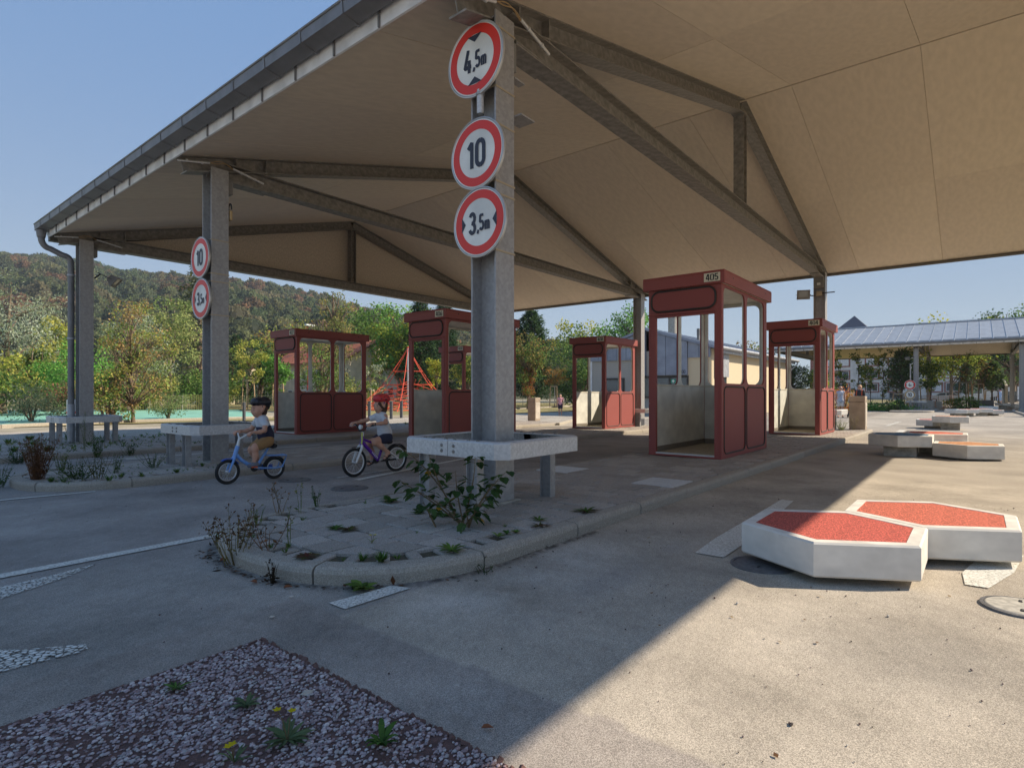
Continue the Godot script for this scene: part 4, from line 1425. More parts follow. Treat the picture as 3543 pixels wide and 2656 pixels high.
# ---------------------------------------------------------------- road signs
func road_sign(at: Vector3, r: float, kind: String, label: String, ring := "sign_red", pole := Vector3.ZERO, turn := -PI / 2, strap := 0.0) -> Node3D:
	var t := thing("road_sign", label, "road sign", at, turn, "round road signs")
	var mb := MB.new()
	mb.lathe(Transform3D(Basis(Vector3(1, 0, 0), PI / 2), Vector3.ZERO), [Vector2(0, -0.012), Vector2(r * 0.985, -0.012), Vector2(r, -0.02), Vector2(r + 0.004, -0.008), Vector2(r + 0.004, 0.012), Vector2(r - 0.004, 0.014), Vector2(r - 0.012, 0.006), Vector2(0, 0.006)], 56)
	part("plate", mb, M.alu, t)
	mb = MB.new()
	mb.prism(disc(r * 0.955, 56), Transform3D(Basis(), Vector3(0, 0, 0.0085)), 0.0, false, false)
	part("white_face", mb, M.sign_white, t)
	mb = MB.new()
	var k := 64
	for i in k:
		var a0 := TAU * i / k
		var a1 := TAU * (i + 1) / k
		var o := r * 0.925
		var n := r * 0.68
		var z := 0.0105
		mb.face([Vector3(cos(a0) * n, sin(a0) * n, z), Vector3(cos(a0) * o, sin(a0) * o, z), Vector3(cos(a1) * o, sin(a1) * o, z), Vector3(cos(a1) * n, sin(a1) * n, z)], Vector3(0, 0, 1))
	part("ring", mb, M[ring], t)
	mb = MB.new()
	var xf := Transform3D(Basis(), Vector3(0, 0, 0.0125))
	var u := r / 0.33
	if kind == "10":
		var w := text_width("10", 0.26 * u, 0.9)
		strokes(mb, "10", xf, -w * 0.5 - 0.0 * u, -0.13 * u, 0.26 * u, 0.17, false, 0.9)
	else:
		var big := kind.substr(0, 1)
		var rest := kind.substr(1)
		var hh := 0.21 * u
		var w := text_width(big, hh, 0.8) + text_width(rest.replace("m", ""), hh * 0.74, 0.76) + text_width("m", hh * 0.66, 0.68) + 0.022 * u
		var x := -w * 0.5 + 0.008 * u
		x = strokes(mb, big, xf, x, -0.105 * u, hh, 0.17, false, 0.8)
		x = strokes(mb, rest.replace("m", ""), xf, x + (0.016 * u if "," in rest else 0.0), -0.085 * u, hh * 0.74, 0.17, false, 0.76)
		strokes(mb, "m", xf, x + 0.004 * u, -0.085 * u, hh * 0.66, 0.14, false, 0.68)
		for s in [-1.0, 1.0]:
			var tri := PackedVector2Array()
			if kind.begins_with("4,"):
				tri = PackedVector2Array([Vector2(-0.085 * u, s * 0.218 * u), Vector2(0.0, s * 0.155 * u), Vector2(0.085 * u, s * 0.218 * u)])
			else:
				tri = PackedVector2Array([Vector2(s * 0.222 * u, -0.075 * u), Vector2(s * 0.172 * u, 0.0), Vector2(s * 0.222 * u, 0.075 * u)])
			mb.prism(tri, xf, 0.0, false, false)
	part("lettering", mb, M.print, t)
	mb = MB.new()
	for s in [-1.0, 1.0]:
		mb.bx(-0.10 * u, 0.10 * u, s * 0.22 * u - 0.02, s * 0.22 * u + 0.02, -0.045, -0.014)
	part("mounting_rail", mb, M.alu, t)
	if strap != 0.0:
		for s in [-1.0, 1.0]:
			var y: float = s * 0.27 * u
			mb = MB.new()
			# steel band round the column
			var cx0: float = strap - 0.166
			var cx1: float = strap + 0.162
			mb.bx(cx0, cx1 + 0.004, y - 0.009, y + 0.009, -0.058, -0.054)
			mb.bx(cx0, cx0 + 0.004, y - 0.009, y + 0.009, -0.344, -0.058)
			mb.bx(cx1, cx1 + 0.004, y - 0.009, y + 0.009, -0.344, -0.058)
			mb.bx(cx0, cx1 + 0.004, y - 0.009, y + 0.009, -0.348, -0.344)
			part("strap", mb, M.strap, t)
	return t

# ---------------------------------------------------------------- toll booth
func booth(num: String, b: float, a: float, label: String, D := 2.55) -> void:
	var t := thing("control_booth", label, "booth", W(b, a, 0.117), 0.0, "dark red control booths on the islands")
	var mid := D * 0.5 - 0.025
	var Wd := 1.27
	var yt := 2.86
	var mb: MB
	# side walls: outer red shell, inner white lining; two bays each
	for side in 2:
		var z := 0.0 if side == 0 else -Wd
		for lay in 2:
			var zz := z
			var dep := 0.026
			if side == 0:
				zz = z - 0.026 if lay == 0 else z - 0.05
				dep = 0.026 if lay == 0 else 0.022
			else:
				zz = z if lay == 0 else z + 0.028
				dep = 0.026 if lay == 0 else 0.022
			var xf := Transform3D(Basis(), Vector3(0, 0, zz))
			mb = MB.new()
			mb.hole(xf, Rect2(0.05, 1.205, mid - 0.05, yt - 1.205), Rect2(0.09, 1.235, mid - 0.05 - 0.09, 1.575), 0.13, dep)
			mb.hole(xf, Rect2(mid + 0.0005, 1.205, D - 0.05 - mid, yt - 1.205), Rect2(mid + 0.06, 1.235, D - 0.155 - mid - 0.06, 1.575), 0.13, dep)
			if lay == 0:
				mb.hole(xf, Rect2(0.05, 0.0, mid - 0.05, 1.204), Rect2(0.10, 0.07, mid - 0.135, 1.12), 0.12, dep)
				mb.hole(xf, Rect2(mid + 0.0005, 0.0, D - 0.05 - mid, 1.204), Rect2(mid + 0.035, 0.07, D - 0.12 - mid - 0.035, 1.12), 0.12, dep)
			else:
				mb.box(xf * Transform3D(Basis(), Vector3(D * 0.5, 0.62, dep * 0.5)), Vector3(D - 0.11, 1.17, dep))
			part("side_wall" if lay == 0 else "lining", mb, M.red if lay == 0 else M.white_in, t)
		var out := 1.0 if side == 0 else -1.0
		for q in [[0.112, mid - 0.047], [mid + 0.047, D - 0.132]]:
			mb = MB.new()
			mb.prism(rounded(q[0], q[1], 0.082, 1.178, 0.11), Transform3D(Basis(), Vector3(0, 0, z - (0.022 if side == 0 else -0.006))), 0.016)
			var pn := part("side_panel", mb, M.red_panel, t)
			mb = MB.new()
			mb.tube(on_xf(rounded(q[0] - 0.004, q[1] + 0.004, 0.078, 1.182, 0.115), Transform3D(Basis(), Vector3(0, 0, z + out * 0.001))), 0.0135, 6, false, true)
			part("gasket", mb, M.rubber, pn)
	# back wall with one large window
	for lay in 2:
		var bs := Basis(Vector3(0, 0, -1), Vector3(0, 1, 0), Vector3(1, 0, 0))
		var xf := Transform3D(bs, Vector3(D - 0.026 if lay == 0 else D - 0.052, 0, 0))
		mb = MB.new()
		mb.hole(xf, Rect2(0.05, 1.2, Wd - 0.1, yt - 1.2), Rect2(0.12, 1.235, Wd - 0.24, 1.575), 0.13, 0.024)
		mb.box(xf * Transform3D(Basis(), Vector3(Wd * 0.5, 0.61, 0.012)), Vector3(Wd - 0.1, 1.18, 0.024))
		part("back_wall" if lay == 0 else "lining", mb, M.red if lay == 0 else M.white_in, t)
	# corner posts
	for q in [[0.0, 0.0, -0.115, 0.003, 0.0], [0.0, 0.0, -Wd - 0.003, -Wd + 0.135, 0.0]]:
		mb = MB.new()
		mb.bx(-0.003, 0.055, 0.0, yt, q[2], q[3], 0.006)
		mb.bx(-0.012, -0.002, 0.0, 2.43, q[2] + (0.0 if q[2] > -0.5 else 0.05), q[3] - (0.045 if q[2] > -0.5 else 0.0))
		part("corner_post", mb, M.red, t)
	for z in [[-0.06, 0.002], [-Wd - 0.002, -Wd + 0.06]]:
		mb = MB.new()
		mb.bx(D - 0.055, D + 0.003, 0.0, yt, z[0], z[1], 0.006)
		part("corner_post", mb, M.red, t)
	# header with rounded sign panel
	mb = MB.new()
	mb.bx(0.001, 0.05, 2.40, yt - 0.001, -Wd + 0.13, -0.11)
	mb.bx(-0.03, 0.02, 2.415, 2.445, -Wd - 0.002, -0.06, 0.006)
	mb.bx(-0.012, 0.045, 2.375, 2.402, -Wd + 0.12, -0.10, 0.004)
	part("door_header", mb, M.red, t)
	var fx := Transform3D(Basis(Vector3(0, 0, -1), Vector3(0, 1, 0), Vector3(1, 0, 0)), Vector3(-0.018, 0, 0))
	mb = MB.new()
	mb.prism(rounded(0.10, 1.20, 2.485, 2.815, 0.13), fx, 0.02)
	var sp := part("header_panel", mb, M.red_panel, t)
	mb = MB.new()
	mb.tube(on_xf(rounded(0.092, 1.208, 2.477, 2.823, 0.135), fx), 0.017, 6, false, true)
	part("gasket", mb, M.rubber, sp)
	# floor, sill, skirting
	mb = MB.new()
	mb.bx(0.03, D - 0.05, 0.0, 0.035, -Wd + 0.05, -0.05)
	part("floor", mb, M.floor_beige, t)
	mb = MB.new()
	mb.bx(-0.022, 0.05, 0.0, 0.025, -Wd, -0.0, 0.003)
	part("base_rail", mb, M.red, t)
	mb = MB.new()
	mb.bx(-0.012, 0.06, 0.026, 0.058, -Wd + 0.13, -0.112, 0.004)
	part("door_sill", mb, M.alu, t)
	mb = MB.new()
	mb.bx(0.06, D - 0.058, 0.036, 0.13, -Wd + 0.051, -Wd + 0.059)
	mb.bx(0.06, D - 0.058, 0.036, 0.13, -0.059, -0.051)
	mb.bx(D - 0.062, D - 0.054, 0.036, 0.13, -Wd + 0.06, -0.06)
	part("skirting", mb, M.skirt, t)
	mb = MB.new()
	mb.bx(0.08, D - 0.06, 1.20, 1.232, -Wd + 0.051, -Wd + 0.062)
	mb.bx(D - 0.066, D - 0.053, 1.20, 1.232, -Wd + 0.06, -0.06)
	part("dado_trim", mb, M.aged_white, t)
	# roof
	mb = MB.new()
	mb.bx(-0.085, D + 0.075, 3.035, 3.065, -Wd - 0.075, 0.075, 0.008)
	mb.bx(-0.085, -0.05, 2.85, 3.036, -Wd - 0.075, 0.075, 0.006)
	mb.bx(D + 0.04, D + 0.075, 2.85, 3.036, -Wd - 0.075, 0.075, 0.006)
	mb.bx(-0.051, D + 0.041, 2.85, 3.036, 0.04, 0.075, 0.006)
	mb.bx(-0.051, D + 0.041, 2.85, 3.036, -Wd - 0.075, -Wd - 0.04, 0.006)
	var rf := part("roof", mb, M.red, t)
	mb = MB.new()
	mb.bx(-0.049, D + 0.039, 2.862, 2.875, -Wd - 0.039, 0.039)
	part("soffit", mb, M.white_in, rf)
	for x in [0.34, D - 0.35]:
		mb = MB.new()
		mb.lathe(Transform3D(Basis(Vector3(1, 0, 0), PI / 2), Vector3(x, 2.975, 0.076)), [Vector2(0.0, 0.001), Vector2(0.016, 0.001), Vector2(0.017, 0.0)], 12)
		part("drain_hole", mb, M.black, rf)
	# number plate
	var px := Transform3D(Basis(Vector3(0, 0, 1), Vector3(0, 1, 0), Vector3(-1, 0, 0)), Vector3(-0.086, 0, 0))
	mb = MB.new()
	mb.box(px * Transform3D(Basis(), Vector3(-0.125, 2.955, 0.003)), Vector3(0.264, 0.14, 0.006), 0.001)
	var pl := part("number_plate", mb, M.plate, t)
	mb = MB.new()
	var hh := 0.105
	var w := 0.0
	for ch in num:
		w += glyph(ch, true)[1] * hh * 1.2
	strokes(mb, num, px * Transform3D(Basis(), Vector3(0, 0, 0.0085)), -0.125 - w * 0.5 + 0.006, 2.902, hh, 0.17, true, 1.2)
	part("number", mb, M.black, pl)
	# screws along the door post
	mb = MB.new()
	for y in [0.25, 0.9, 1.7, 2.2]:
		mb.lathe(Transform3D(Basis(Vector3(0, 0, 1), PI / 2), Vector3(-0.004, y, -Wd + 0.02)), [Vector2(0.006, 0.0), Vector2(0.005, 0.003), Vector2(0, 0.004)], 8)
	part("screw", mb, M.alu, t)

# ---------------------------------------------------------------- guard rail round a column
func guard_rail(b: float, a: float, label: String) -> void:
	var t := thing("guard_rail", label, "guard rail", W(b, a, 0.115), 0.0, "galvanised guard rails round the columns")
	var x := 0.62
	var z := 0.65
	var c := 0.10
	var y0 := 0.495
	var y1 := 0.64
	var th := 0.125
	var outp := [Vector2(-x + c, -z), Vector2(x - c, -z), Vector2(x, -z + c), Vector2(x, z - c), Vector2(x - c, z), Vector2(-x + c, z), Vector2(-x, z - c), Vector2(-x, -z + c)]
	# four angled beams butted in the middle of the short sides
	var sides := [[7, 0, 1, 2], [3, 4, 5, 6]]
	for s in 2:
		for hf in 1:
			var idx: Array = sides[s]
			var pts := []
			var e0: Vector2 = outp[idx[0]]
			var e1: Vector2 = outp[idx[3]]
			var join0 := Vector2(e0.x, 0.003 if s == 1 else -0.003)
			var join1 := Vector2(e1.x, 0.003 if s == 1 else -0.003)
			pts = [join0, e0, outp[idx[1]], outp[idx[2]], e1, join1]
			var mb := MB.new()
			var inner := []
			for q in pts:
				inner.append(q)
			var rows := []
			for i in pts.size():
				var t0: Vector2 = (pts[i] - pts[i - 1]).normalized() if i > 0 else (pts[1] - pts[0]).normalized()
				var t1: Vector2 = (pts[i + 1] - pts[i]).normalized() if i < pts.size() - 1 else t0
				var n0 := Vector2(-t0.y, t0.x)
				var n1 := Vector2(-t1.y, t1.x)
				var nn := (n0 + n1).normalized()
				if nn.dot(-pts[i]) < 0.0:
					nn = -nn
				var f := th / maxf(0.5, absf(nn.dot(n0)))
				var o: Vector2 = pts[i]
				var r := []
				for k in [[0.0, y0], [0.0, y1 - 0.012], [0.012, y1], [1.0, y1], [1.0, y1 - 0.008], [0.03, y1 - 0.008], [0.008, y1 - 0.02], [0.008, y0 + 0.008], [0.8, y0 + 0.008], [0.8, y0]]:
					var dd: float = k[0] * f if k[0] >= 0.5 else k[0]
					var q: Vector2 = o + nn * dd
					r.append(Vector3(q.x, k[1], q.y))
				rows.append(r)
			for i in rows.size() - 1:
				var m: int = rows[i].size()
				for k in m:
					var l := (k + 1) % m
					var p := [rows[i][k], rows[i + 1][k], rows[i + 1][l], rows[i][l]]
					var cen: Vector3 = (rows[i][0] + rows[i + 1][0] + rows[i][3] + rows[i + 1][3]) * 0.25
					cen.y = (y0 + y1) * 0.5
					var pc: Vector3 = (p[0] + p[2]) * 0.5
					mb.face(p, pc - cen)
			mb.face(rows[0].duplicate(), Vector3(0, 0, 1.0 if s == 0 else -1.0))
			mb.face(rows[-1].duplicate(), Vector3(0, 0, 1.0 if s == 0 else -1.0))
			part("rail", mb, M.galv_rail, t)
	for px in [-1.0, 1.0]:
		for pz in [-0.27, 0.34]:
			var mb := MB.new()
			mb.ibeam(Vector3(px * (x - 0.07), -0.02, -pz), Vector3(px * (x - 0.07), y0 + 0.008, -pz), 0.13, 0.085, Vector3(0, 0, 1), 0.008, 0.007)
			part("leg", mb, M.galv, t)
		for k in 2:
			for h in 2:
				var mb := MB.new()
				mb.lathe(Transform3D(Basis(Vector3(0, 0, 1), -px * PI / 2), Vector3(px * x, y0 + 0.045 + h * 0.05, (k * 2 - 1) * 0.075)), [Vector2(0.016, -0.002), Vector2(0.015, 0.006), Vector2(0.009, 0.011), Vector2(0, 0.012)], 10)
				part("bolt", mb, M.galv_dark, t)
		for k in 6:
			var mb := MB.new()
			mb.lathe(Transform3D(Basis(), Vector3(px * (x - 0.06 + (k % 2) * 0.03), y1, -0.36 + k * 0.14)), [Vector2(0.018, -0.001), Vector2(0.016, 0.008), Vector2(0.008, 0.013), Vector2(0, 0.014)], 10)
			part("bolt", mb, M.galv_dark, t)

# ---------------------------------------------------------------- hexagonal seats
func hex_seat(b: float, a: float, y0: float, y1: float, top: String, label: String, R := 0.575) -> void:
	var t := thing("hexagonal_seat", label, "concrete seat", W(b, a, 0.004), 0.0, "hexagonal concrete seats with coloured tops")
	var mb := MB.new()
	var bev := 0.012
	var rim := 0.085
	var prof := [[R - bev, y0], [R, y0 + bev], [R, y1 - bev], [R - bev, y1], [R - rim, y1], [R - rim - 0.004, y1 - 0.012]]
	for i in prof.size() - 1:
		for k in 6:
			var a0 := TAU * k / 6
			var a1 := TAU * (k + 1) / 6
			var p := prof[i] as Array
			var q := prof[i + 1] as Array
			var mid := Vector3(cos((a0 + a1) / 2), 0, sin((a0 + a1) / 2))
			var out := mid
			if i == 0: out = mid + Vector3.DOWN
			if i == 2: out = mid + Vector3.UP
			if i == 3: out = Vector3.UP
			if i == 4: out = -mid
			mb.face([Vector3(cos(a0) * p[0], p[1], sin(a0) * p[0]), Vector3(cos(a1) * p[0], p[1], sin(a1) * p[0]), Vector3(cos(a1) * q[0], q[1], sin(a1) * q[0]), Vector3(cos(a0) * q[0], q[1], sin(a0) * q[0])], out)
	var bot := []
	for k in 6:
		bot.append(Vector3(cos(TAU * k / 6) * (R - bev), y0, sin(TAU * k / 6) * (R - bev)))
	mb.face(bot, Vector3.DOWN)
	part("block", mb, M.concrete, t)
	mb = MB.new()
	var tp := []
	for k in 6:
		tp.append(Vector3(cos(TAU * k / 6) * (R - rim - 0.002), y1 - 0.003, sin(TAU * k / 6) * (R - rim - 0.002)))
	mb.face(tp, Vector3.UP)
	part("seat_pad", mb, M[top], t)
	mb = MB.new()
	mb.bx(-0.24, 0.24, -0.05, y0 + 0.002, -0.26, 0.26, 0.01)
	part("plinth", mb, M.concrete_b, t)

func service_pillar(b: float, a: float, h: float, label: String) -> void:
	var t := thing("service_pillar", label, "service pillar", W(b, a, 0.115), 0.0, "tall metal service pillars")
	var mb := MB.new()
	mb.bx(-0.20, 0.20, 0.0, h * 0.825, -0.215, 0.215, 0.012)
	part("body", mb, M.pillar, t)
	mb = MB.new()
	mb.bx(-0.20, 0.20, h * 0.833, h, -0.215, 0.215, 0.012)
	part("cap", mb, M.pillar, t)
	mb = MB.new()
	mb.bx(-0.188, 0.188, h * 0.82, h * 0.84, -0.203, 0.203)
	part("joint_band", mb, M.dark_frame, t)
	mb = MB.new()
	mb.bx(-0.16, 0.16, 0.10, h * 0.8, 0.214, 0.222, 0.003)
	part("service_door", mb, M.pillar_pale, t)
	for y in [0.15, h * 0.70, h * 0.91]:
		mb = MB.new()
		mb.lathe(Transform3D(Basis(Vector3(1, 0, 0), PI / 2), Vector3(0.08, y, 0.222)), [Vector2(0.014, 0), Vector2(0.012, 0.004), Vector2(0, 0.005)], 10)
		part("lock", mb, M.black, t)

func bollard(b: float, a: float, label: String) -> void:
	var t := thing("bollard", label, "bollard", W(b, a, 0.0), 0.0, "slim flat bollards along the far pavement")
	var mb := MB.new()
	mb.bx(-0.035, 0.035, -0.1, 0.92, -0.09, 0.09, 0.006)
	part("post", mb, M.post_grey, t)
	mb = MB.new()
	mb.bx(-0.037, 0.037, 0.921, 0.93, -0.092, 0.092, 0.002)
	part("cap", mb, M.galv_dark, t)

# ---------------------------------------------------------------- bodies: a smooth union of tapered limbs, meshed with surface nets
func blend(bones: Array, k: float, cell: float) -> ArrayMesh:
	var lo := Vector3(1e9, 1e9, 1e9)
	var hi := -lo
	for q in bones:
		var r: float = maxf(q[1], q[3]) + cell * 3.0
		for p in [q[0], q[2]]:
			lo = lo.min(p - Vector3.ONE * r)
			hi = hi.max(p + Vector3.ONE * r)
	var nx := int((hi.x - lo.x) / cell) + 2
	var ny := int((hi.y - lo.y) / cell) + 2
	var nz := int((hi.z - lo.z) / cell) + 2
	var f := PackedFloat32Array()
	f.resize(nx * ny * nz)
	f.fill(1.0)
	for q in bones:
		var a: Vector3 = q[0]
		var b: Vector3 = q[2]
		var ra: float = q[1]
		var rb: float = q[3]
		var sq: Vector3 = q[4] if q.size() > 4 else Vector3.ONE
		var ba := (b - a)
		var l2 := maxf((ba * sq).length_squared(), 1e-9)
		var pad := maxf(ra, rb) + cell * 2.5 + k * 0.5
		var p0 := a.min(b) - Vector3.ONE * pad / minf(sq.x, minf(sq.y, sq.z)) - lo
		var p1 := a.max(b) + Vector3.ONE * pad / minf(sq.x, minf(sq.y, sq.z)) - lo
		var i0 := maxi(0, int(p0.x / cell)); var i1 := mini(nx - 1, int(p1.x / cell) + 1)
		var j0 := maxi(0, int(p0.y / cell)); var j1 := mini(ny - 1, int(p1.y / cell) + 1)
		var k0 := maxi(0, int(p0.z / cell)); var k1 := mini(nz - 1, int(p1.z / cell) + 1)
		for kk in range(k0, k1 + 1):
			for j in range(j0, j1 + 1):
				var row := (kk * ny + j) * nx
				for i in range(i0, i1 + 1):
					var p := (lo + Vector3(i, j, kk) * cell - a) * sq
					var bb := ba * sq
					var t := clampf(p.dot(bb) / l2, 0.0, 1.0)
					var d := (p - bb * t).length() - lerpf(ra, rb, t)
					var o := f[row + i]
					var h := maxf(k - absf(o - d), 0.0)
					f[row + i] = minf(o, d) - h * h * 0.25 / k
	var id := PackedInt32Array()
	id.resize(nx * ny * nz)
	id.fill(-1)
	var vs := PackedVector3Array()
	var off := [0, 1, nx, nx + 1, nx * ny, nx * ny + 1, nx * ny + nx, nx * ny + nx + 1]
	var cor := []
	for c in 8:
		cor.append(Vector3(c & 1, (c >> 1) & 1, (c >> 2) & 1))
	var edges := [[0, 1], [2, 3], [4, 5], [6, 7], [0, 2], [1, 3], [4, 6], [5, 7], [0, 4], [1, 5], [2, 6], [3, 7]]
	var lim := cell * 2.0
	for kk in nz - 1:
		for j in ny - 1:
			var row := (kk * ny + j) * nx
			for i in nx - 1:
				var g := row + i
				if absf(f[g]) > lim:
					continue
				var mask := 0
				for c in 8:
					if f[g + off[c]] < 0.0:
						mask |= 1 << c
				if mask == 0 or mask == 255:
					continue
				var s := Vector3.ZERO
				var n := 0
				for e in edges:
					var m0 = (mask >> e[0]) & 1
					var m1 = (mask >> e[1]) & 1
					if m0 != m1:
						var fa := f[g + off[e[0]]]
						var fb := f[g + off[e[1]]]
						s += cor[e[0]].lerp(cor[e[1]], fa / (fa - fb))
						n += 1
				id[g] = vs.size()
				vs.append(lo + (Vector3(i, j, kk) + s / n) * cell)
	var ix := PackedInt32Array()
	var ax := [1, nx, nx * ny]
	for kk in range(1, nz - 1):
		for j in range(1, ny - 1):
			for i in range(1, nx - 1):
				var g := (kk * ny + j) * nx + i
				if absf(f[g]) > lim:
					continue
				var s0 := f[g] < 0.0
				for d in 3:
					if (f[g + ax[d]] < 0.0) == s0:
						continue
					var u: int = ax[(d + 1) % 3]
					var w: int = ax[(d + 2) % 3]
					var a := id[g - u - w]
					var b := id[g - w]
					var c := id[g]
					var e := id[g - u]
					if a < 0 or b < 0 or c < 0 or e < 0:
						continue
					if s0:
						ix.append_array([a, c, b, a, e, c])
					else:
						ix.append_array([a, b, c, a, c, e])
	var ns := PackedVector3Array()
	ns.resize(vs.size())
	for i in range(0, ix.size(), 3):
		var nn := (vs[ix[i + 2]] - vs[ix[i]]).cross(vs[ix[i + 1]] - vs[ix[i]])
		for q in 3:
			ns[ix[i + q]] += nn
	for i in ns.size():
		ns[i] = ns[i].normalized()
	var arr := []
	arr.resize(Mesh.ARRAY_MAX)
	arr[Mesh.ARRAY_VERTEX] = vs
	arr[Mesh.ARRAY_NORMAL] = ns
	arr[Mesh.ARRAY_INDEX] = ix
	var am := ArrayMesh.new()
	am.add_surface_from_arrays(Mesh.PRIMITIVE_TRIANGLES, arr)
	return am

func limb(pts: Array) -> Array:
	var r := []
	for i in pts.size() - 1:
		r.append([pts[i][0], pts[i][1], pts[i + 1][0], pts[i + 1][1]])
	return r

# five bent fingers from palm p, pointing along d, thumb towards th; they close round axis
func hand_bones(p: Vector3, d: Vector3, down: Vector3, th: Vector3, s: float) -> Array:
	var r := []
	r.append([p - d * 0.030 * s, 0.020 * s, p + d * 0.028 * s, 0.019 * s])
	r.append([p - d * 0.026 * s + th * 0.022 * s, 0.016 * s, p + d * 0.026 * s + th * 0.026 * s, 0.014 * s])
	r.append([p - d * 0.026 * s - th * 0.022 * s, 0.016 * s, p + d * 0.024 * s - th * 0.026 * s, 0.013 * s])
	var ln := [0.034, 0.038, 0.036, 0.029]
	for i in 4:
		var b: Vector3 = p + d * 0.040 * s + th * (0.033 - 0.022 * i) * s
		var m: Vector3 = b + (d * 0.75 + down * 0.65) * ln[i] * s
		var e: Vector3 = m + (down * 0.95 - d * 0.35) * ln[i] * 0.85 * s
		r.append([b, 0.0095 * s, m, 0.0088 * s])
		r.append([m, 0.0088 * s, e, 0.0078 * s])
	var tb: Vector3 = p - d * 0.012 * s + th * 0.036 * s
	var tm: Vector3 = tb + (th * 0.45 + d * 0.5 + down * 0.6) * 0.032 * s
	r.append([tb, 0.013 * s, tm, 0.0105 * s])
	r.append([tm, 0.0105 * s, tm + (d * 0.3 + down * 0.9 - th * 0.25) * 0.026 * s, 0.009 * s])
	return r

func head_bones(c: Vector3, fw: Vector3, s: float) -> Array:
	var up := Vector3.UP
	var rt := fw.cross(up).normalized()
	var r := []
	r.append([c + up * 0.022 * s - fw * 0.012 * s, 0.082 * s, c + up * 0.012 * s + fw * 0.012 * s, 0.078 * s])
	r.append([c - up * 0.035 * s + fw * 0.025 * s, 0.058 * s, c - up * 0.062 * s + fw * 0.040 * s, 0.036 * s])   # jaw and chin
	for k in [-1.0, 1.0]:
		r.append([c - up * 0.03 * s + fw * 0.045 * s + rt * k * 0.032 * s, 0.030 * s, c - up * 0.035 * s + fw * 0.045 * s + rt * k * 0.03 * s, 0.028 * s])  # cheeks
		r.append([c - up * 0.004 * s - fw * 0.006 * s + rt * k * 0.080 * s, 0.016 * s, c - up * 0.030 * s - fw * 0.002 * s + rt * k * 0.077 * s, 0.011 * s])  # ears
	r.append([c + up * 0.004 * s + fw * 0.082 * s, 0.010 * s, c - up * 0.022 * s + fw * 0.094 * s, 0.014 * s])   # nose
	r.append([c - up * 0.046 * s + fw * 0.078 * s - rt * 0.014 * s, 0.009 * s, c - up * 0.046 * s + fw * 0.078 * s + rt * 0.014 * s, 0.009 * s])   # lips
	return r

func eyes(t: Node3D, c: Vector3, fw: Vector3, s: float) -> void:
	var rt := fw.cross(Vector3.UP).normalized()
	for k in [-1.0, 1.0]:
		var mb := MB.new()
		mb.tube([c + Vector3.UP * 0.004 * s + fw * 0.070 * s + rt * k * 0.031 * s, c + Vector3.UP * 0.004 * s + fw * 0.0835 * s + rt * k * 0.030 * s], 0.008 * s, 10)
		part("eye", mb, M.dark_frame, t)
		mb = MB.new()
		mb.beam(c + Vector3.UP * 0.026 * s + fw * 0.086 * s + rt * k * 0.018 * s, c + Vector3.UP * 0.025 * s + fw * 0.078 * s + rt * k * 0.046 * s, 0.004 * s, 0.006 * s, Vector3.UP)
		part("eyebrow", mb, M.hair_brown, t)

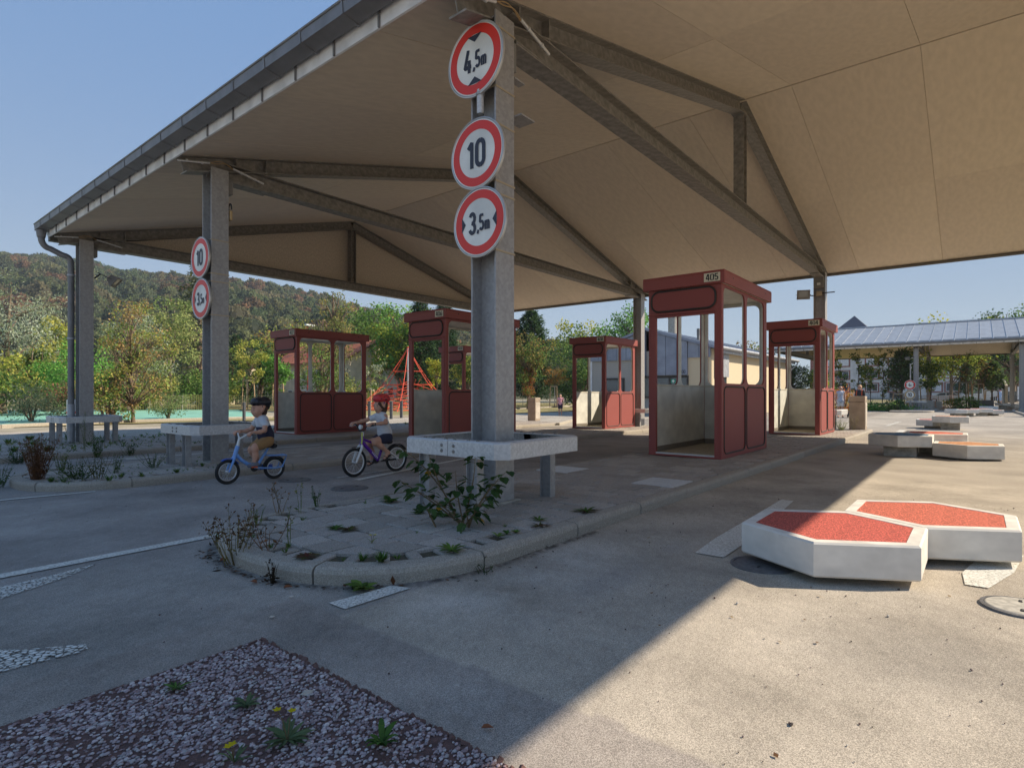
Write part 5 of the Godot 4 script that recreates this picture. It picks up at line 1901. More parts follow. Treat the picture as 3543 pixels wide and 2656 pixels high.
func helmet(t: Node3D, c: Vector3, fw: Vector3, s: float, mat: Material, visor: bool, strap: Material) -> void:
	var up := Vector3.UP
	var rt := fw.cross(up).normalized()
	var o := []
	o.append([c + up * 0.078 * s - fw * 0.055 * s, 0.099 * s, c + up * 0.080 * s + fw * 0.030 * s, 0.096 * s, Vector3(1, 1.45, 1)])
	o.append([c + up * 0.045 * s - fw * 0.085 * s, 0.074 * s, c + up * 0.015 * s - fw * 0.088 * s, 0.060 * s])
	for k in [-1.0, 1.0]:
		o.append([c + up * 0.118 * s - fw * 0.09 * s + rt * k * 0.03 * s, 0.028 * s, c + up * 0.115 * s + fw * 0.07 * s + rt * k * 0.026 * s, 0.026 * s])
		o.append([c + up * 0.075 * s - fw * 0.10 * s + rt * k * 0.068 * s, 0.030 * s, c + up * 0.078 * s + fw * 0.05 * s + rt * k * 0.066 * s, 0.028 * s])
	var hm := part("helmet", blend(o, 0.03 * s, 0.0075 * s), mat, t)
	for k in [-1.0, 1.0]:
		for q in [[0.060, 0.080, 0.092], [0.0, 0.100, 0.088], [-0.07, 0.085, 0.096], [-0.02, 0.062, 0.101]]:
			var mb := MB.new()
			var p: Vector3 = c + fw * q[0] * s + up * q[1] * s + rt * k * q[2] * s
			mb.tube([p - fw * 0.018 * s, p + fw * 0.018 * s + up * 0.004 * s], [0.009 * s, 0.010 * s], 8)
			part("vent", mb, M.black, hm)
	for q in [[0.02, 0.135], [-0.06, 0.135]]:
		var mb := MB.new()
		mb.tube([c + fw * (q[0] - 0.025) * s + up * (q[1] + 0.008) * s, c + fw * (q[0] + 0.025) * s + up * (q[1] + 0.008) * s], 0.012 * s, 8)
		part("vent", mb, M.black, hm)
	if visor:
		var mb := MB.new()
		var k := 10
		for i in k:
			var a0 := lerpf(-0.75, 0.75, i / float(k))
			var a1 := lerpf(-0.75, 0.75, (i + 1) / float(k))
			var p := []
			for a in [a0, a1]:
				var d: Vector3 = fw * cos(a) + rt * sin(a)
				p.append([c + d * 0.10 * s + up * 0.075 * s, c + d * 0.10 * s + fw * 0.085 * s * cos(a) + up * 0.066 * s])
			mb.face([p[0][0], p[1][0], p[1][1], p[0][1]], up)
			mb.face([p[0][0] - up * 0.008, p[1][0] - up * 0.008, p[1][1] - up * 0.004, p[0][1] - up * 0.004], -up)
			mb.face([p[0][1], p[1][1], p[1][1] - up * 0.004, p[0][1] - up * 0.004], fw)
		part("visor", mb, mat, hm)
	var sb := MB.new()
	for k in [-1.0, 1.0]:
		sb.tube([c + up * 0.03 * s + rt * k * 0.088 * s, c - up * 0.04 * s + rt * k * 0.074 * s + fw * 0.012 * s, c - up * 0.098 * s + fw * 0.034 * s + rt * k * 0.018 * s, c - up * 0.104 * s + fw * 0.036 * s], 0.006 * s, 6)
	part("chin_strap", sb, strap, hm)

func wheel(t: Node3D, called: String, c: Vector3, r: float, rim: Material) -> void:
	var mb := MB.new()
	mb.tube([c + Vector3(0, 0, -0.035), c + Vector3(0, 0, 0.035)], 0.016, 10)
	var w := part(called, mb, M.chrome, t)
	var p := []
	var q := []
	for i in 40:
		var a := TAU * i / 40
		p.append(c + Vector3(cos(a), sin(a), 0) * (r - 0.022))
		q.append(c + Vector3(cos(a), sin(a), 0) * (r - 0.048))
	mb = MB.new()
	mb.tube(p, 0.0225, 10, false, true)
	part("tyre", mb, M.tyre, w)
	mb = MB.new()
	mb.tube(q, 0.010, 8, false, true)
	part("rim", mb, rim, w)
	for i in 20:
		mb = MB.new()
		var a := TAU * i / 20
		var z := 0.026 if i % 2 else -0.026
		var a2 := a + (0.5 if (i / 2) % 2 else -0.5)
		mb.tube([c + Vector3(cos(a2) * 0.015, sin(a2) * 0.015, z), c + Vector3(cos(a), sin(a), 0) * (r - 0.05)], 0.0017, 4, false)
		part("spoke", mb, M.chrome, w)

func mudguard(t: Node3D, c: Vector3, r: float, a0: float, a1: float, mat: Material) -> void:
	var mb := MB.new()
	var k := 14
	for i in k:
		var p := deg_to_rad(lerpf(a0, a1, i / float(k)))
		var q := deg_to_rad(lerpf(a0, a1, (i + 1) / float(k)))
		var d0 := Vector3(cos(p), sin(p), 0)
		var d1 := Vector3(cos(q), sin(q), 0)
		for z in [[-0.03, -0.012, -0.008, 0.0], [-0.012, 0.012, 0.0, 0.0], [0.012, 0.03, 0.0, -0.008]]:
			mb.face([c + d0 * (r + z[2]) + Vector3(0, 0, z[0]), c + d0 * (r + z[3]) + Vector3(0, 0, z[1]), c + d1 * (r + z[3]) + Vector3(0, 0, z[1]), c + d1 * (r + z[2]) + Vector3(0, 0, z[0])], d0)
	part("mudguard", mb, mat, t)

func tube_part(called: String, t: Node3D, pts: Array, r, mat: Material, sides := 10) -> MeshInstance3D:
	var mb := MB.new()
	mb.tube(pts, r, sides)
	return part(called, mb, mat, t)

func v3(x: float, y: float, z := 0.0) -> Vector3:
	return Vector3(x, y, z)

func crankset(t: Node3D, bb: Vector3, ang: float, ln: float, mat: Material, pedal: Material) -> void:
	var mb := MB.new()
	mb.lathe(Transform3D(Basis(Vector3(1, 0, 0), PI / 2), bb + Vector3(0, 0, 0.045)), [Vector2(0, -0.004), Vector2(0.055, -0.004), Vector2(0.055, 0.004), Vector2(0, 0.004)], 20)
	part("chainring", mb, M.dark_frame, t)
	for s in [-1.0, 1.0]:
		var d = Vector3(cos(ang), sin(ang), 0) * (ln * -s)
		tube_part("crank", t, [bb + Vector3(0, 0, s * 0.055), bb + d + Vector3(0, 0, s * 0.062)], 0.009, mat, 8)
		mb = MB.new()
		mb.box(Transform3D(Basis(), bb + d + Vector3(0, 0, s * 0.10)), Vector3(0.075, 0.018, 0.07), 0.004)
		part("pedal", mb, pedal, t)

func saddle(t: Node3D, p: Vector3) -> void:
	part("saddle", blend([[p + v3(-0.07, 0.0, -0.045), 0.030, p + v3(-0.06, 0.0, 0.045), 0.030], [p + v3(-0.05, 0.0), 0.034, p + v3(0.11, -0.004), 0.018]], 0.03, 0.011), M.black, t)

func blue_bicycle() -> void:
	var t := thing("bicycle", "small light blue child bicycle with rear carrier ridden by the child in the black helmet", "bicycle", W(3.9, 7.77, 0.009), PI)
	wheel(t, "front_wheel", v3(0.328, 0.163), 0.165, M.chrome)
	wheel(t, "rear_wheel", v3(-0.329, 0.155), 0.157, M.chrome)
	tube_part("frame", t, [v3(0.222, 0.40), v3(0.15, 0.31), v3(0.06, 0.245), v3(-0.02, 0.215), v3(-0.065, 0.185)], [0.024, 0.026, 0.026, 0.026, 0.024], M.blue_bike, 12)
	tube_part("head_tube", t, [v3(0.240, 0.345), v3(0.192, 0.50)], 0.028, M.blue_bike, 14)
	tube_part("steerer", t, [v3(0.192, 0.50), v3(0.182, 0.545), v3(0.166, 0.615)], [0.022, 0.020, 0.014], M.bike_white, 12)
	for s in [-1.0, 1.0]:
		tube_part("fork_blade", t, [v3(0.240, 0.352, s * 0.018), v3(0.272, 0.30, s * 0.042), v3(0.328, 0.163, s * 0.042)], [0.02, 0.017, 0.011], M.blue_bike)
		tube_part("chain_stay", t, [v3(-0.06, 0.178, s * 0.03), v3(-0.329, 0.155, s * 0.05)], 0.011, M.blue_bike)
		tube_part("carrier_stay", t, [v3(-0.405, 0.155, s * 0.052), v3(-0.43, 0.20, s * 0.06), v3(-0.485, 0.325, s * 0.055), v3(-0.21, 0.338, s * 0.05)], 0.010, M.blue_bike)
		tube_part("hub_stay", t, [v3(-0.329, 0.155, s * 0.052), v3(-0.43, 0.172, s * 0.056)], 0.010, M.blue_bike)
	tube_part("seat_tube", t, [v3(-0.065, 0.185), v3(-0.19, 0.37), v3(-0.235, 0.44)], [0.022, 0.018, 0.013], M.blue_bike)
	for x in [-0.25, -0.36, -0.46]:
		tube_part("carrier_bar", t, [v3(x, 0.333, -0.05), v3(x, 0.333, 0.05)], 0.008, M.blue_bike)
	saddle(t, v3(-0.245, 0.468))
	tube_part("handlebar", t, [v3(0.085, 0.665, -0.235), v3(0.125, 0.655, -0.13), v3(0.160, 0.605, -0.03), v3(0.160, 0.605, 0.03), v3(0.125, 0.655, 0.13), v3(0.085, 0.665, 0.235)], 0.011, M.bike_white)
	for s in [-1.0, 1.0]:
		tube_part("grip", t, [v3(0.112, 0.659, s * 0.155), v3(0.085, 0.665, s * 0.24)], 0.016, M.box_grey)
	mudguard(t, v3(0.328, 0.163), 0.180, 60, 150, M.blue_deep)
	mudguard(t, v3(-0.329, 0.155), 0.172, 10, 150, M.black)
	crankset(t, v3(-0.061, 0.178), 0.35, 0.085, M.chrome, M.orange_bag)
	var mb := MB.new()
	mb.box(Transform3D(Basis(Vector3(0, 0, 1), 0.05), v3(-0.19, 0.172, 0.07)), Vector3(0.30, 0.075, 0.012), 0.006)
	part("chain_guard", mb, M.blue_deep, t)
	var b := thing("person", "small child in black helmet and ochre shorts riding the light blue bicycle", "person", W(3.9, 7.77, 0.009), PI)
	var c := v3(-0.10, 0.985)
	var fw := v3(1, -0.06).normalized()
	var bones := head_bones(c, fw, 1.06)
	bones.append([v3(-0.125, 0.90), 0.036, v3(-0.135, 0.85), 0.040])
	bones += limb([[v3(-0.14, 0.84), 0.075], [v3(-0.175, 0.70), 0.088], [v3(-0.20, 0.56), 0.090]])
	for s in [-1.0, 1.0]:
		bones.append([v3(-0.135, 0.825, s * 0.02), 0.06, v3(-0.135, 0.815, s * 0.105), 0.042])
		bones += limb([[v3(-0.135, 0.81, s * 0.115), 0.038], [v3(-0.085, 0.705, s * 0.185), 0.030], [v3(-0.02, 0.685, s * 0.19), 0.028], [v3(0.065, 0.678, s * 0.195), 0.021]])
		bones += hand_bones(v3(0.088, 0.682, s * 0.20), v3(1, -0.1, 0.0).normalized(), v3(0, -1), v3(0, 0, -s), 0.85)
	bones += limb([[v3(-0.20, 0.535, -0.06), 0.074], [v3(-0.01, 0.475, -0.085), 0.050], [v3(0.0, 0.45, -0.085), 0.044], [v3(-0.01, 0.36, -0.085), 0.038], [v3(0.01, 0.27, -0.09), 0.026]])
	bones += limb([[v3(-0.20, 0.535, 0.06), 0.074], [v3(-0.045, 0.43, 0.085), 0.050], [v3(-0.05, 0.40, 0.085), 0.044], [v3(-0.10, 0.31, 0.085), 0.038], [v3(-0.125, 0.225, 0.09), 0.026]])
	var body := part("body", blend(bones, 0.022, 0.0085), M.skin_plain, b)
	eyes(b, c, fw, 1.06)
	part("shirt", blend(limb([[v3(-0.145, 0.83), 0.088], [v3(-0.165, 0.755), 0.094]]) + [[v3(-0.135, 0.83, -0.06), 0.068, v3(-0.12, 0.785, -0.135), 0.050], [v3(-0.135, 0.83, 0.06), 0.068, v3(-0.12, 0.785, 0.135), 0.050]], 0.03, 0.0095), M.shirt_grey, b)
	part("shirt_hem", blend(limb([[v3(-0.168, 0.735), 0.097], [v3(-0.20, 0.63), 0.104], [v3(-0.205, 0.605), 0.104]]), 0.03, 0.0095), M.navy, b)
	part("shorts", blend([[v3(-0.205, 0.565), 0.102, v3(-0.20, 0.545), 0.098]] + [[v3(-0.195, 0.54, -0.06), 0.084, v3(-0.055, 0.49, -0.085), 0.066], [v3(-0.195, 0.54, 0.06), 0.084, v3(-0.08, 0.46, 0.085), 0.066]], 0.03, 0.0095), M.ochre, b)
	for q in [[v3(0.015, 0.23, -0.09), 0.12], [v3(-0.125, 0.185, 0.09), -0.25]]:
		var p: Vector3 = q[0]
		part("shoe", blend([[p + v3(-0.045, 0.0), 0.030, p + v3(0.065, -0.012 + q[1] * 0.06), 0.026], [p + v3(-0.03, 0.03), 0.028, p + v3(0.0, 0.03), 0.026]], 0.02, 0.009), M.shoe_grey, b)
	part("hair", blend([[c + v3(-0.05, 0.0, 0.0), 0.080, c + v3(-0.055, -0.035, 0.0), 0.062]], 0.02, 0.010), M.hair_brown, b)
	helmet(b, c + v3(-0.012, 0.024), fw, 0.98, M.helmet_black, true, M.black)

func purple_bicycle() -> void:
	var t := thing("bicycle", "purple child bicycle with white fork ridden by the child in the red helmet", "bicycle", W(5.4, 7.0, 0.009), PI)
	wheel(t, "front_wheel", v3(0.373, 0.208), 0.208, M.bike_white)
	wheel(t, "rear_wheel", v3(-0.399, 0.208), 0.208, M.bike_white)
	tube_part("down_tube", t, [v3(0.243, 0.50), v3(-0.047, 0.212)], 0.026, M.purple, 12)
	tube_part("top_tube", t, [v3(0.236, 0.54), v3(0.02, 0.46), v3(-0.10, 0.37)], 0.017, M.purple, 12)
	tube_part("seat_tube", t, [v3(-0.047, 0.205), v3(-0.125, 0.39)], 0.020, M.purple, 12)
	tube_part("seat_post", t, [v3(-0.125, 0.39), v3(-0.165, 0.455)], 0.013, M.chrome)
	tube_part("head_tube", t, [v3(0.256, 0.448), v3(0.232, 0.58)], 0.024, M.purple, 14)
	tube_part("stem", t, [v3(0.232, 0.58), v3(0.226, 0.625), v3(0.250, 0.655)], [0.020, 0.019, 0.016], M.chrome)
	for s in [-1.0, 1.0]:
		tube_part("fork_leg", t, [v3(0.258, 0.45, s * 0.02), v3(0.275, 0.42, s * 0.045), v3(0.373, 0.208, s * 0.045)], [0.020, 0.019, 0.015], M.bike_white, 10)
		tube_part("chain_stay", t, [v3(-0.06, 0.205, s * 0.03), v3(-0.399, 0.208, s * 0.05)], 0.011, M.bike_white)
		tube_part("seat_stay", t, [v3(-0.115, 0.375, s * 0.015), v3(-0.23, 0.32, s * 0.05), v3(-0.399, 0.208, s * 0.05)], 0.009, M.bike_white)
	tube_part("handlebar", t, [v3(0.235, 0.75, -0.25), v3(0.245, 0.745, -0.13), v3(0.25, 0.66, -0.05), v3(0.25, 0.66, 0.05), v3(0.245, 0.745, 0.13), v3(0.235, 0.75, 0.25)], 0.010, M.black)
	for s in [-1.0, 1.0]:
		tube_part("grip", t, [v3(0.243, 0.7455, s * 0.15), v3(0.235, 0.75, s * 0.26)], 0.015, M.black)
		tube_part("brake_lever", t, [v3(0.255, 0.74, s * 0.14), v3(0.285, 0.72, s * 0.19), v3(0.285, 0.725, s * 0.24)], 0.005, M.chrome, 6)
	var mb := MB.new()
	mb.lathe(Transform3D(Basis(Vector3(0, 0, 1), -PI / 2), v3(0.26, 0.715, 0.0)), [Vector2(0, -0.02), Vector2(0.030, -0.015), Vector2(0.036, 0.015), Vector2(0.030, 0.022), Vector2(0, 0.026)], 18)
	part("front_light", mb, M.bike_white, t)
	tube_part("ribbon", t, [v3(0.262, 0.635, -0.03), v3(0.268, 0.60, -0.035), v3(0.262, 0.54, -0.03), v3(0.27, 0.47, -0.028)], 0.013, M.lime, 6)
	mudguard(t, v3(0.373, 0.208), 0.226, 75, 125, M.black)
	mudguard(t, v3(-0.399, 0.208), 0.226, 20, 150, M.black)
	crankset(t, v3(-0.047, 0.205), 2.95, 0.095, M.chrome, M.black)
	mb = MB.new()
	mb.box(Transform3D(Basis(Vector3(0, 0, 1), 0.0), v3(-0.20, 0.20, -0.058)), Vector3(0.30, 0.028, 0.012), 0.005)
	part("chain_guard", mb, M.black, t)
	mb = MB.new()
	var e := (v3(0.243, 0.50) - v3(-0.047, 0.212)).normalized()
	var px := Transform3D(Basis(-e, v3(0, 0, 1).cross(e) * -1.0, v3(0, 0, -1)), v3(0.03, 0.288, -0.0275))
	for i in 5:
		mb.prism(PackedVector2Array([Vector2(-0.07 + i * 0.03, -0.013), Vector2(-0.055 + i * 0.03, -0.013), Vector2(-0.05 + i * 0.03, 0.013), Vector2(-0.065 + i * 0.03, 0.013)]), px, 0.0, false, false)
	part("decal", mb, M.bike_white, t)
	saddle(t, v3(-0.185, 0.470))
	var b := thing("person", "child in a red helmet, white patterned shirt and navy shorts riding the purple bicycle", "person", W(5.4, 7.0, 0.009), PI)
	var c := v3(-0.085, 1.015)
	var fw := v3(1, -0.05, -0.1).normalized()
	var bones := head_bones(c, fw, 1.05)
	bones.append([v3(-0.10, 0.93), 0.034, v3(-0.105, 0.875), 0.038])
	bones += limb([[v3(-0.11, 0.87), 0.070], [v3(-0.14, 0.74), 0.078], [v3(-0.175, 0.57), 0.086]])
	for s in [-1.0, 1.0]:
		bones.append([v3(-0.105, 0.86, s * 0.02), 0.055, v3(-0.10, 0.86, s * 0.10), 0.040])
	bones += limb([[v3(-0.09, 0.855, -0.115), 0.036], [v3(-0.035, 0.775, -0.20), 0.029], [v3(0.06, 0.765, -0.205), 0.027], [v3(0.20, 0.762, -0.205), 0.019]])
	bones += limb([[v3(-0.09, 0.855, 0.115), 0.036], [v3(0.03, 0.80, 0.185), 0.028], [v3(0.10, 0.79, 0.195), 0.026], [v3(0.20, 0.768, 0.20), 0.019]])
	for s in [-1.0, 1.0]:
		bones += hand_bones(v3(0.225, 0.768, s * 0.205), v3(1, -0.1, 0).normalized(), v3(0, -1), v3(0, 0, -s), 0.85)
	bones += limb([[v3(-0.175, 0.535, -0.065), 0.074], [v3(0.075, 0.50, -0.09), 0.050], [v3(0.075, 0.48, -0.09), 0.044], [v3(-0.03, 0.42, -0.095), 0.042], [v3(-0.135, 0.335, -0.10), 0.026]])
	bones += limb([[v3(-0.175, 0.535, 0.065), 0.074], [v3(0.04, 0.46, 0.09), 0.050], [v3(0.04, 0.43, 0.09), 0.044], [v3(-0.005, 0.33, 0.095), 0.040], [v3(-0.025, 0.22, 0.10), 0.025]])
	for q in [[v3(-0.135, 0.275, -0.105), v3(0.85, -0.53)], [v3(-0.01, 0.175, 0.105), v3(0.93, -0.35)]]:
		var p: Vector3 = q[0]
		var d: Vector3 = q[1]
		bones += [[p - d * 0.035 + v3(0, 0.02), 0.026, p + d * 0.05, 0.020], [p - d * 0.01 + v3(0, 0.05), 0.024, p + d * 0.02 + v3(0, 0.012), 0.022]]
		for i in 5:
			bones.append([p + d * 0.05 + v3(0, 0, (i - 2) * 0.010), 0.009, p + d * (0.075 - absf(i - 1.0) * 0.004) + v3(0, -0.002, (i - 2) * 0.010), 0.007])
	part("body", blend(bones, 0.020, 0.0085), M.skin_plain, b)
	eyes(b, c, fw, 1.05)
	part("shirt", blend(limb([[v3(-0.11, 0.865), 0.082], [v3(-0.14, 0.74), 0.090], [v3(-0.17, 0.62), 0.104], [v3(-0.18, 0.595), 0.106]]) + [[v3(-0.10, 0.86, -0.06), 0.062, v3(-0.065, 0.81, -0.145), 0.046], [v3(-0.10, 0.86, 0.06), 0.062, v3(-0.04, 0.825, 0.15), 0.046]], 0.03, 0.0095), M.shirt_white, b)
	part("shorts", blend([[v3(-0.18, 0.555), 0.098, v3(-0.175, 0.535), 0.096], [v3(-0.17, 0.535, -0.065), 0.084, v3(-0.045, 0.52, -0.088), 0.068], [v3(-0.17, 0.535, 0.065), 0.084, v3(-0.06, 0.495, 0.088), 0.066]], 0.03, 0.0095), M.navy, b)
	for q in [[v3(-0.135, 0.275, -0.105), v3(0.85, -0.53)], [v3(-0.01, 0.175, 0.105), v3(0.93, -0.35)]]:
		var p: Vector3 = q[0]
		var d: Vector3 = q[1]
		mb = MB.new()
		var nrm := v3(0, 0, 1).cross(d)
		mb.beam(p - d * 0.06 - nrm * 0.028, p + d * 0.09 - nrm * 0.022, 0.062, 0.012, nrm, 0.004)
		var so := part("sandal", mb, M.sandal, b)
		for k in [0.045, 0.0]:
			var pts := []
			for i in 9:
				var a := PI * i / 8.0
				pts.append(p + d * k + v3(0, 0, cos(a) * 0.031) + nrm * (sin(a) * 0.034 - 0.012))
			tube_part("strap", so, pts, 0.006, M.sandal, 6)
	mb = MB.new()
	mb.tube([v3(0.165, 0.763, -0.205), v3(0.185, 0.763, -0.205)], 0.0245, 12)
	part("watch", mb, M.black, b)
	part("hair", blend([[c + v3(-0.045, 0.0), 0.084, c + v3(-0.05, -0.05), 0.070], [c + v3(-0.03, -0.03, -0.06), 0.040, c + v3(-0.025, -0.085, -0.05), 0.022], [c + v3(-0.03, -0.03, 0.06), 0.040, c + v3(-0.025, -0.085, 0.05), 0.022], [c + v3(0.05, 0.035, -0.055), 0.028, c + v3(0.02, -0.02, -0.075), 0.018]], 0.02, 0.009), M.hair_brown, b)
	helmet(b, c + v3(-0.008, 0.036), fw, 0.98, M.helmet_red, false, M.purple)

func adult(label: String, at: Vector3, turn: float, s: float, o: Dictionary) -> Node3D:
	var t := thing("person", label, "person", at, turn)
	var fw := v3(0, 0, 1)
	var c := v3(0, 1.565, 0.02)
	var bones := head_bones(c, fw, 1.15)
	bones.append([v3(0, 1.48, 0), 0.052, v3(0, 1.40, -0.01), 0.058])
	bones += limb([[v3(0, 1.33, -0.01), 0.115], [v3(0, 1.12, 0.0), 0.110], [v3(0, 0.93, 0.0), 0.135]])
	for k in [-1.0, 1.0]:
		bones.append([v3(k * 0.06, 1.30, 0.0), 0.10, v3(k * 0.155, 1.37, -0.01), 0.055])
		bones += limb([[v3(k * 0.175, 1.36, -0.01), 0.050], [v3(k * 0.215, 1.09, -0.02), 0.038], [v3(k * o.get("ex", 0.21), o.get("hy", 0.86), o.get("hz", 0.06)), 0.026]])
		bones += hand_bones(v3(k * o.get("ex", 0.21), o.get("hy", 0.86) - 0.07, o.get("hz", 0.06) + 0.02), v3(0, -1, 0.1).normalized(), v3(-k, 0, 0), v3(0, 0, 1), 1.1)
		bones += limb([[v3(k * 0.085, 0.90, 0.0), 0.105], [v3(k * 0.095, 0.50, 0.015 + k * 0.02), 0.060], [v3(k * 0.095, 0.33, 0.0 + k * 0.02), 0.055], [v3(k * 0.10, 0.09, -0.01 + k * 0.05), 0.036]])
		bones.append([v3(k * 0.10, 0.045, -0.02 + k * 0.05), 0.036, v3(k * 0.115, 0.03, 0.13 + k * 0.05), 0.030])
	part("body", blend(bones, 0.03, 0.017), M.skin_plain, t)
	var top: Material = o.top
	var cl := limb([[v3(0, 1.33, -0.01), 0.125], [v3(0, 1.12, 0.0), 0.128], [v3(0, o.get("hem", 0.92), 0.0), o.get("hemr", 0.16)]])
	for k in [-1.0, 1.0]:
		cl.append([v3(k * 0.06, 1.30, 0.0), 0.108, v3(k * 0.15, 1.365, -0.01), 0.065])
		if o.get("sleeve", 0.0) > 0.0:
			cl.append([v3(k * 0.17, 1.36, -0.01), 0.062, v3(k * 0.175, 1.36, -0.01).lerp(v3(k * 0.215, 1.09, -0.02), o.sleeve), 0.052])
	part("top", blend(cl, 0.04, 0.018), top, t)
	cl = [[v3(0, 0.95, 0), 0.150, v3(0, 0.90, 0), 0.152]]
	for k in [-1.0, 1.0]:
		cl.append([v3(k * 0.085, 0.88, 0.0), 0.115, v3(k * 0.095, o.get("leg", 0.62), 0.015 + k * 0.015), o.get("legr", 0.092)])
	part("shorts", blend(cl, 0.03, 0.018), o.bottom, t)
	var hair := [[c + v3(0, 0.04, -0.03), 0.098, c + v3(0, -0.01, -0.05), 0.085]]
	hair.append([c + v3(0, 0.0, -0.12), 0.045, c + v3(0, -0.16 if o.get("tail", false) else 0.02, -0.13), 0.028])
	part("hair", blend(hair, 0.04, 0.015), o.hair, t)
	if o.get("glasses", false):
		var mb := MB.new()
		mb.bx(-0.085, -0.008, c.y - 0.012, c.y + 0.022, c.z + 0.088, c.z + 0.112, 0.006)
		mb.bx(0.008, 0.085, c.y - 0.012, c.y + 0.022, c.z + 0.088, c.z + 0.112, 0.006)
		mb.bx(-0.092, 0.092, c.y + 0.014, c.y + 0.022, c.z + 0.085, c.z + 0.11)
		part("sunglasses", mb, M.black, t)
	for k in [-1.0, 1.0]:
		var mb := MB.new()
		mb.bx(k * 0.11 - 0.05, k * 0.11 + 0.05, 0.0, 0.025, -0.07 + k * 0.05, 0.18 + k * 0.05, 0.008)
		part("sandal", mb, o.get("shoes", M.sign_tan), t)
	t.scale = Vector3.ONE * s
	return t

func stroller(at: Vector3, turn: float) -> void:
	var t := thing("stroller", "dark pushchair half hidden behind the service pillar beside booth 404", "stroller", at, turn)
	for q in [[0.26, 0.32, 0.15], [-0.26, 0.32, 0.15], [0.20, -0.38, 0.12], [-0.20, -0.38, 0.12]]:
		var mb := MB.new()
		var p := []
		for i in 24:
			p.append(v3(q[0], q[2] + sin(TAU * i / 24) * (q[2] - 0.03), q[1] + cos(TAU * i / 24) * (q[2] - 0.03)))
		mb.tube(p, 0.028, 8, false, true)
		mb.tube([v3(q[0] - 0.03, q[2], q[1]), v3(q[0] + 0.03, q[2], q[1])], q[2] * 0.4, 12)
		part("wheel", mb, M.tyre, t)
	for k in [-1.0, 1.0]:
		tube_part("frame", t, [v3(k * 0.25, 0.15, 0.32), v3(k * 0.25, 0.55, -0.1), v3(k * 0.24, 0.98, -0.55)], 0.016, M.galv_dark)
		tube_part("frame", t, [v3(k * 0.2, 0.12, -0.38), v3(k * 0.25, 0.55, -0.05)], 0.016, M.galv_dark)
	tube_part("handle", t, [v3(-0.24, 0.98, -0.55), v3(0.24, 0.98, -0.55)], 0.02, M.black)
	part("seat", blend([[v3(-0.1, 0.52, 0.15), 0.16, v3(0.1, 0.52, 0.15), 0.16], [v3(-0.1, 0.55, -0.1), 0.14, v3(0.1, 0.75, -0.2), 0.14]], 0.05, 0.03), M.navy, t)
	part("hood", blend([[v3(-0.14, 0.92, -0.12), 0.19, v3(0.14, 0.92, -0.12), 0.19]], 0.05, 0.03), M.dark_frame, t)
	tube_part("hood_rim", t, [v3(-0.31, 0.85, 0.04), v3(-0.25, 1.06, 0.05), v3(0.0, 1.14, 0.05), v3(0.25, 1.06, 0.05), v3(0.31, 0.85, 0.04)], 0.014, M.alu)

func people() -> void:
	blue_bicycle()
	purple_bicycle()
	var fy := deg_to_rad(-141.0)
	var w := adult("woman in a blue striped sleeveless blouse, white shorts and sunglasses beyond booth 404", W(36.6, 5.95, 0.005), -1.35, 1.03, {top = M.blouse, bottom = M.shorts_white, hair = M.hair_brown, glasses = true, leg = 0.66, legr = 0.105, hem = 0.90, hemr = 0.165})
	for i in 9:
		var x := (i - 4) * 0.034
		var mb := MB.new()
		mb.tube([v3(x * 0.9, 1.38 - absf(x) * 0.2, 0.118 - x * x * 1.6), v3(x, 1.15, 0.134 - x * x * 2.4), v3(x * 1.15, 0.88, 0.165 - x * x * 2.4)], 0.006, 4, false)
		part("stripe", mb, M.blouse_stripe, w)
	tube_part("bag_strap", w, [v3(0.12, 1.42, 0.03), v3(0.0, 1.2, 0.145), v3(-0.16, 0.95, 0.10)], 0.008, M.sign_tan, 6)
	w = adult("blond woman in a black top with orange backpack straps behind the service pillar", W(36.9, 5.05, 0.005), -1.75, 1.06, {top = M.black, bottom = M.navy, hair = M.hair_blond, glasses = true, tail = true, sleeve = 0.9, hz = 0.30, hy = 0.98, ex = 0.16, leg = 0.45})
	for k in [-1.0, 1.0]:
		tube_part("backpack_strap", w, [v3(k * 0.12, 1.36, -0.14), v3(k * 0.125, 1.43, 0.0), v3(k * 0.12, 1.33, 0.10), v3(k * 0.13, 1.15, 0.12)], 0.022, M.orange_bag, 6)
	part("backpack", blend([[v3(-0.08, 1.3, -0.2), 0.1, v3(0.08, 1.0, -0.22), 0.12], [v3(0.08, 1.3, -0.2), 0.1, v3(-0.08, 1.0, -0.22), 0.12]], 0.05, 0.03), M.orange_bag, w)
	stroller(W(36.2, 5.2, 0.005), -1.6)
	adult("distant woman seen from behind in a light blue dress and pink headscarf", W(82.0, -1.95, 0.02), 1.9, 1.0, {top = M.light_blue, bottom = M.light_blue, hair = M.pink, sleeve = 0.95, leg = 0.55, legr = 0.14, hem = 0.85, hemr = 0.18})
	adult("small dark haired child in a pink shirt behind the far service pillar", W(29.9, 20.3, 0.0), -1.1, 0.80, {top = M.pink, bottom = M.navy, hair = M.dark_frame, sleeve = 0.5})

# ---------------------------------------------------------------- vegetation
func rvec() -> Vector3:
	var v := Vector3(rng.randfn(), rng.randfn(), rng.randfn())
	return v.normalized()

func leaf_at(mb: MB, p: Vector3, out: Vector3, ls: float, col: Color, droop := 0.25, ratio := 0.34) -> void:
	var d := (rvec() + out * 0.5 + Vector3.DOWN * droop).normalized()
	var nn := (rvec() * 0.8 + out * 0.5 + Vector3.UP * 0.5).normalized()
	var s := d.cross(nn).normalized()
	nn = s.cross(d)
	mb.col = Color(col.r * 1.6, col.g * 1.6, col.b * 1.6)
	mb.leaf(p, d * ls, s * ls * ratio, nn)

